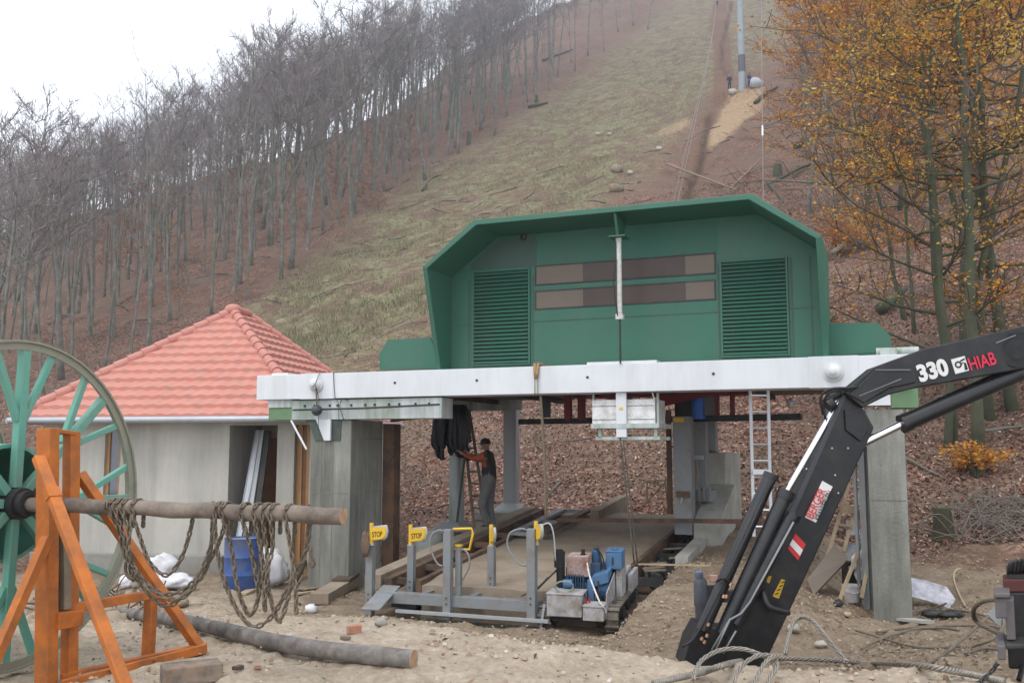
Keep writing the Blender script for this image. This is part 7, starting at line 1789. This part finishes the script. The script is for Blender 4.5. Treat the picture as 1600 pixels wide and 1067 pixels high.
for px, py, h, r, lab in ((732, 228, 2.0, .3, 'tall broken stump at the wood edge above the grass'), (838, 160, 1.2, .3, 'low broken stump beside the fallen branch in the wood edge'), (1400, 265, 1.0, .22, 'dark broken stump behind the white marker post'), (1215, 275, .8, .3, 'low dark stump above the right corner of the green roof'), (795, 98, 1.6, .3, 'broken stump high in the wood near the big fallen log')):
    p = GP(px, py); o = MB().tube([p - zz_ * .2, p + zz_ * h * .5, p + Vector((.05, 0, h))], [r * 1.2, r, r * .85], n=9).build('tree_stump', M_barkd, smooth=True); tag(o, lab, 'stump')
p = GP(1396, 276); o = MB().cyl(p, p + zz_ * 1.0, .11, n=8).build('marker_post', M_galvl); tag(o, 'short pale marker post among the right trees', 'post')
for i, (px, py, r, lab) in enumerate(((964, 268, .5, 'big pale boulder of earth on the grass strip above the roof'), (985, 272, .25, 'smaller pale stone right of the big pale boulder'), (934, 212, .3, 'white stone in the middle of the grass strip'), (952, 212, .3, 'second white stone in the middle of the grass strip'), (1030, 235, .3, 'pale stone near the path below the sandy scar'), (1145, 147, .5, 'pale lump of dug earth before the left worker'), (962, 300, .5, 'brown earth lump just above the roof ridge'))):
    rock(px, py, r, lab, 20 + i, M_mud if i in (0, 6) else M_stone)

# ------------------------------------------------------------------ pylon, haul ropes
pyl = GP(1160, 138); pyb = tz(pyl.x, pyl.y)
py_ = thing('lift_pylon', 'tall blue grey lift pylon with a dark band on the hillside', 'pylon', (pyl.x, pyl.y, pyb))
M_pyl = mat('pylon_paint', (.3, .33, .35), (.25, .275, .29), scale=1, rough=.5)
hs_ = pyl.y / FPX; z1 = pyb + 26 * hs_; z2 = pyb + 55 * hs_; zt4 = pyb + 15.5
MB().cyl((pyl.x, pyl.y, pyb - 1), (pyl.x, pyl.y, z1), .46, .43, n=20).build('base_tube', M_pyl, py_, smooth=True)
MB().cyl((pyl.x, pyl.y, z1), (pyl.x, pyl.y, z2), .43, .41, n=20).build('dark_band', mat('pylon_dark', (.13, .12, .14), (.1, .095, .11), rough=.6), py_, smooth=True)
MB().cyl((pyl.x, pyl.y, z2), (pyl.x, pyl.y, zt4), .41, .32, n=20).build('upper_tube', M_pyl, py_, smooth=True)
m = MB(); R_ = Matrix.Rotation(-YAW, 3, 'Z'); m.box((pyl.x, pyl.y, zt4 + .2), (5.4, .35, .4), M=R_); m.build('cross_arm', M_pyl, py_)
m = MB()
for s_ in (-1, 1):
    for q in (-1.2, -.4, .4, 1.2):
        c_ = Vector((pyl.x, pyl.y, zt4 - .1)) + R_ @ Vector((s_ * 2.5, q, 0)); m.cyl(c_ - R_ @ Vector((.06, 0, 0)), c_ + R_ @ Vector((.06, 0, 0)), .22, n=14)
m.build_each('sheave', M_dark, py_, smooth=True)
arm = lambda s_: Vector((pyl.x, pyl.y, zt4 + .1)) + R_ @ Vector((s_ * 2.5, 0, 0))
M_rope = mat('haul_rope', (.2, .17, .15), (.14, .12, .11), scale=10, rough=.6)
a_, b_ = PD(1193, 345, 19), PD(1189, -30, 108)
hr = MB().tube([a_.lerp(b_, i / 20) for i in range(21)], [.014 + .03 * i / 20 for i in range(21)], n=5).build('haul_rope', M_rope, smooth='all'); tag(hr, 'straight haul rope rising almost vertically right of the pylon', 'rope')
q_ = a_.lerp(b_, .1); m = MB(); m.cyl(a_.lerp(b_, .085), a_.lerp(b_, .1), .028, n=8); m.build('rope_clamp', M_white, hr)
a_, b_ = PD(1050, 325, 19), PD(1118, 14, 190)
cv = [a_.lerp(b_, i / 24) - zz_ * (1.2 * math.sin(math.pi * i / 24)) for i in range(25)]
for s_, lab in ((0, 'slanting rope running uphill along the brown path, left one of a pair'), (.09, 'slanting rope running uphill along the brown path, right one of a pair')):
    o = MB().tube([p + Vector((s_ * (1 - i / 24) , 0, 0)) for i, p in enumerate(cv)], [.01 + .03 * i / 24 for i in range(25)], n=5).build('haul_rope', M_rope, smooth='all'); tag(o, lab, 'rope')
p = GP(1182, 137); o = MB().sphere(p + zz_ * .5, .75, 10, 7, (1.1, .8, .9), .15, random.Random(2)).build('covered_load', mat('grey_sheet', (.4, .42, .45), (.33, .35, .38), rough=.6), smooth='all'); tag(o, 'grey covered heap beside the foot of the pylon', 'heap')

# ------------------------------------------------------------------ people
def person(name, label, J, mats, loc, rz, head_yaw=0.0, cap=None, bulk=1.0, scale=1.0, fingers=True):
    """J: joint dict in metres, x right, y forward, z up, feet near 0.  mats: skin, top, sleeve, trousers, shoe"""
    names = ['pelvis', 'belly', 'chest', 'neck', 'head', 'crown', 'lsh', 'lel', 'lwr', 'lha', 'rsh', 'rel', 'rwr', 'rha', 'lhip', 'lkn', 'lan', 'lto', 'rhip', 'rkn', 'ran', 'rto']
    E = [('pelvis', 'belly'), ('belly', 'chest'), ('chest', 'neck'), ('neck', 'head'), ('head', 'crown'), ('chest', 'lsh'), ('lsh', 'lel'), ('lel', 'lwr'), ('lwr', 'lha'), ('chest', 'rsh'), ('rsh', 'rel'), ('rel', 'rwr'), ('rwr', 'rha'),
         ('pelvis', 'lhip'), ('lhip', 'lkn'), ('lkn', 'lan'), ('lan', 'lto'), ('pelvis', 'rhip'), ('rhip', 'rkn'), ('rkn', 'ran'), ('ran', 'rto')]
    R = dict(pelvis=(.15, .115), belly=(.145, .11), chest=(.16, .12), neck=(.055, .058), head=(.078, .092), crown=(.06, .075), lsh=(.075, .075), rsh=(.075, .075), lel=(.05, .05), rel=(.05, .05), lwr=(.033, .033), rwr=(.033, .033), lha=(.036, .022), rha=(.036, .022),
             lhip=(.095, .1), rhip=(.095, .1), lkn=(.066, .066), rkn=(.066, .066), lan=(.05, .05), ran=(.05, .05), lto=(.042, .035), rto=(.042, .035))
    me = bpy.data.meshes.new(name); me.from_pydata([J[n] for n in names], [(names.index(a), names.index(b)) for a, b in E], [])
    ob = bpy.data.objects.new(name, me); COL.objects.link(ob)
    ob.modifiers.new('s', 'SKIN')
    for i, n in enumerate(names):
        r = R[n]; b = bulk if n in ('pelvis', 'belly', 'chest', 'lsh', 'rsh', 'lhip', 'rhip', 'lkn', 'rkn') else 1
        me.skin_vertices[0].data[i].radius = (r[0] * b, r[1] * b); me.skin_vertices[0].data[i].use_root = (n == 'pelvis')
    sb = ob.modifiers.new('u', 'SUBSURF'); sb.levels = 2; sb.render_levels = 2
    bpy.context.view_layer.update()
    m2 = bpy.data.meshes.new_from_object(ob.evaluated_get(bpy.context.evaluated_depsgraph_get()))
    bpy.data.objects.remove(ob)
    # face and fingers joined into the same mesh
    mb = MB(); mb.v = [tuple(v.co) for v in m2.vertices]; mb.f = [tuple(p.vertices) for p in m2.polygons]
    segs = [(a, b, Vector(J[a]), Vector(J[b])) for a, b in E]
    reg = {'neck': 0, 'head': 0}
    def region(c):
        best = min(segs, key=lambda s: (c - s[2] - (s[3] - s[2]) * max(0, min(1, (c - s[2]).dot(s[3] - s[2]) / (s[3] - s[2]).length_squared))).length)
        e = best[:2]
        if e in (('head', 'crown'), ('neck', 'head')): return 0
        if e in (('lwr', 'lha'), ('rwr', 'rha')): return 0
        if e in (('lsh', 'lel'), ('lel', 'lwr'), ('rsh', 'rel'), ('rel', 'rwr')): return 2
        if e in (('lan', 'lto'), ('ran', 'rto')): return 4
        if e[0] in ('lhip', 'rhip', 'lkn', 'rkn') or e[1] in ('lhip', 'rhip'): return 3
        return 1
    mb.mi = []
    for f in mb.f:
        c = sum((Vector(mb.v[i]) for i in f), Vector()) / len(f); g = region(c)
        if g == 1 and c.z < Vector(J['pelvis']).z + .02: g = 3
        if g == 0 and (c - Vector(J['neck'])).length < .05: g = 1
        mb.mi.append(g)
    fy = Vector((math.sin(head_yaw), math.cos(head_yaw), 0)); hd = Vector(J['head']); sx = Vector((fy.y, -fy.x, 0))
    mb.cur = 0
    mb.sphere(hd + fy * .092 - zz_ * .005, .018, 7, 5, (.8, 1, 1.3)); mb.sphere(hd + fy * .05 - zz_ * .055, .04, 8, 6, (1, 1, .8))
    for s_ in (-1, 1): mb.sphere(hd + sx * s_ * .078 - fy * .005, .024, 7, 5, (.5, 1, 1.3))
    mb.cur = 4
    for s_ in (-1, 1): mb.sphere(hd + fy * .084 + sx * s_ * .03 + zz_ * .022, .009, 6, 4)
    mb.cur = 0
    if fingers:
        for s_ in ('l', 'r'):
            w, h = Vector(J[s_ + 'wr']), Vector(J[s_ + 'ha']); d = (h - w).normalized(); a, b, _ = frame_from(d)
            for k in range(4):
                o_ = h + a * (k - 1.5) * .018; L = (.062, .074, .07, .055)[k]
                mb.tube([o_ - d * .01, o_ + d * L * .5 + b * .008, o_ + d * L * .85 - b * .02], [.009, .0085, .006], n=6)
            mb.tube([w.lerp(h, .45) + a * .03, w.lerp(h, .8) + a * .055, h + a * .06 + d * .02], [.011, .01, .007], n=6)
    o = mb.build(name, mats, smooth='all', fixn=False)
    tag(o, label, 'person')
    if cap:
        m = MB(); c_ = hd + zz_ * .062
        m.lathe(c_, (0, 0, 1), [(-.05, .098), (0, .1), (.035, .088), (.06, .055), (.068, 0)], 16); m.hexa([c_ + fy * .08 + sx * -.065 - zz_ * .04, c_ + fy * .08 + sx * .065 - zz_ * .04, c_ + fy * .17 + sx * .05 - zz_ * .05, c_ + fy * .17 - sx * .05 - zz_ * .05,
            c_ + fy * .08 + sx * -.065 - zz_ * .03, c_ + fy * .08 + sx * .065 - zz_ * .03, c_ + fy * .17 + sx * .05 - zz_ * .042, c_ + fy * .17 - sx * .05 - zz_ * .042])
        ca = m.build('cap', cap, o, smooth=True)
    o.location = loc; o.rotation_euler = (0, 0, rz); o.scale = (scale,) * 3
    return o
M_skin = mat('skin', (.42, .25, .19), (.36, .21, .155), scale=6, rough=.6)
M_jack = mat('black_jacket', (.018, .018, .02), (.028, .028, .03), scale=5, rough=.8)
M_orj = mat('orange_sleeve', (.4, .085, .035), (.3, .06, .025), scale=5, rough=.8)
M_grt = mat('grey_trousers', (.17, .165, .165), (.12, .118, .118), scale=6, rough=.9)
M_shoe = mat('dark_shoe', (.03, .025, .02), rough=.7)
M_navy = mat('navy_overall', (.02, .025, .045), (.03, .035, .06), scale=4, rough=.85)
# climbing man: faces left towards the ladder (his forward is -x in the picture)
JC = dict(pelvis=(0, 0, .95), belly=(0, .01, 1.1), chest=(0, .03, 1.36), neck=(0, .05, 1.52), head=(0, .075, 1.63), crown=(0, .06, 1.70), lsh=(-.18, .04, 1.42), lel=(-.2, .27, 1.36), lwr=(-.16, .48, 1.46), lha=(-.15, .55, 1.5),
          rsh=(.18, .03, 1.42), rel=(.22, .24, 1.33), rwr=(.17, .42, 1.45), rha=(.16, .49, 1.49), lhip=(-.09, 0, .9), lkn=(-.1, .12, .5), lan=(-.1, .02, .1), lto=(-.1, .16, .05), rhip=(.09, 0, .9), rkn=(.1, .02, .48), ran=(.1, -.08, .06), rto=(.11, .06, .02))
pp = PD(764, 829, 18.6)
person('person', 'man in black jacket with orange sleeves, grey trousers and cap gripping the leaning ladder', JC, [M_skin, M_jack, M_orj, M_grt, M_shoe], pp, math.radians(78), .0, M_jack, 1.3)
def standing(a=.0):
    return dict(pelvis=(0, 0, .93), belly=(0, 0, 1.08), chest=(0, 0, 1.34), neck=(0, .01, 1.5), head=(0, .03, 1.61), crown=(0, .02, 1.69), lsh=(-.19, 0, 1.4), lel=(-.25, -.02, 1.12), lwr=(-.25, .08, .9), lha=(-.24, .12, .83), rsh=(.19, 0, 1.4), rel=(.25, -.02, 1.12), rwr=(.24, .1, .92), rha=(.22, .15, .86),
                lhip=(-.09, 0, .88), lkn=(-.1, .02, .48), lan=(-.11, -.01, .08), lto=(-.12, .12, .03), rhip=(.09, 0, .88), rkn=(.1, .02, .48), ran=(.11 + a, -.01, .08), rto=(.13 + a, .12, .03))
person('person', 'worker in dark clothes with pale cap standing left of the pylon foot', standing(.05), [M_skin, M_navy, M_navy, M_navy, M_shoe], GP(1140, 140), math.radians(170), 0, M_galvl, 1.3, 1.05, False)
person('person', 'worker in blue overalls standing right of the pylon foot', standing(), [M_skin, mat('blue_overall', (.035, .06, .14), (.03, .05, .11), rough=.85)] + [mat('blue_overall', (.035, .06, .14))] * 2 + [M_shoe], GP(1171, 137), math.radians(200), 0, M_jack, 1.2, 1.0, False)
person('person', 'distant walker in black on the brown path at the top edge', standing(.1), [M_skin, M_jack, M_jack, M_navy, M_shoe], GP(1121, 11), math.radians(0), 0, M_jack, 1.3, 1.05, False)
# ------------------------------------------------------------------ haze
def haze():
    m = bpy.data.materials.new('haze'); m.use_nodes = True
    t = m.node_tree; t.nodes.clear()
    o = t.nodes.new('ShaderNodeOutputMaterial'); v = t.nodes.new('ShaderNodeVolumePrincipled')
    v.inputs['Color'].default_value = (.84, .89, 1.0, 1)
    v.inputs['Density'].default_value = HAZE
    v.inputs['Anisotropy'].default_value = .2
    t.links.new(v.outputs[0], o.inputs['Volume'])
    zt = float(ZZ.max()) + 32
    mb = MB().box((0, 200, (zt - 140) / 2), (1900, 470, zt + 140))
    ob = mb.build('haze', m)
    tag(ob, 'thin pale haze over the hillside', 'haze', kind='stuff')
    print('zmin', ZZ.min(), 'zmax', ZZ.max(), 'x', XX.min(), XX.max())
HAZE = .00075
haze()
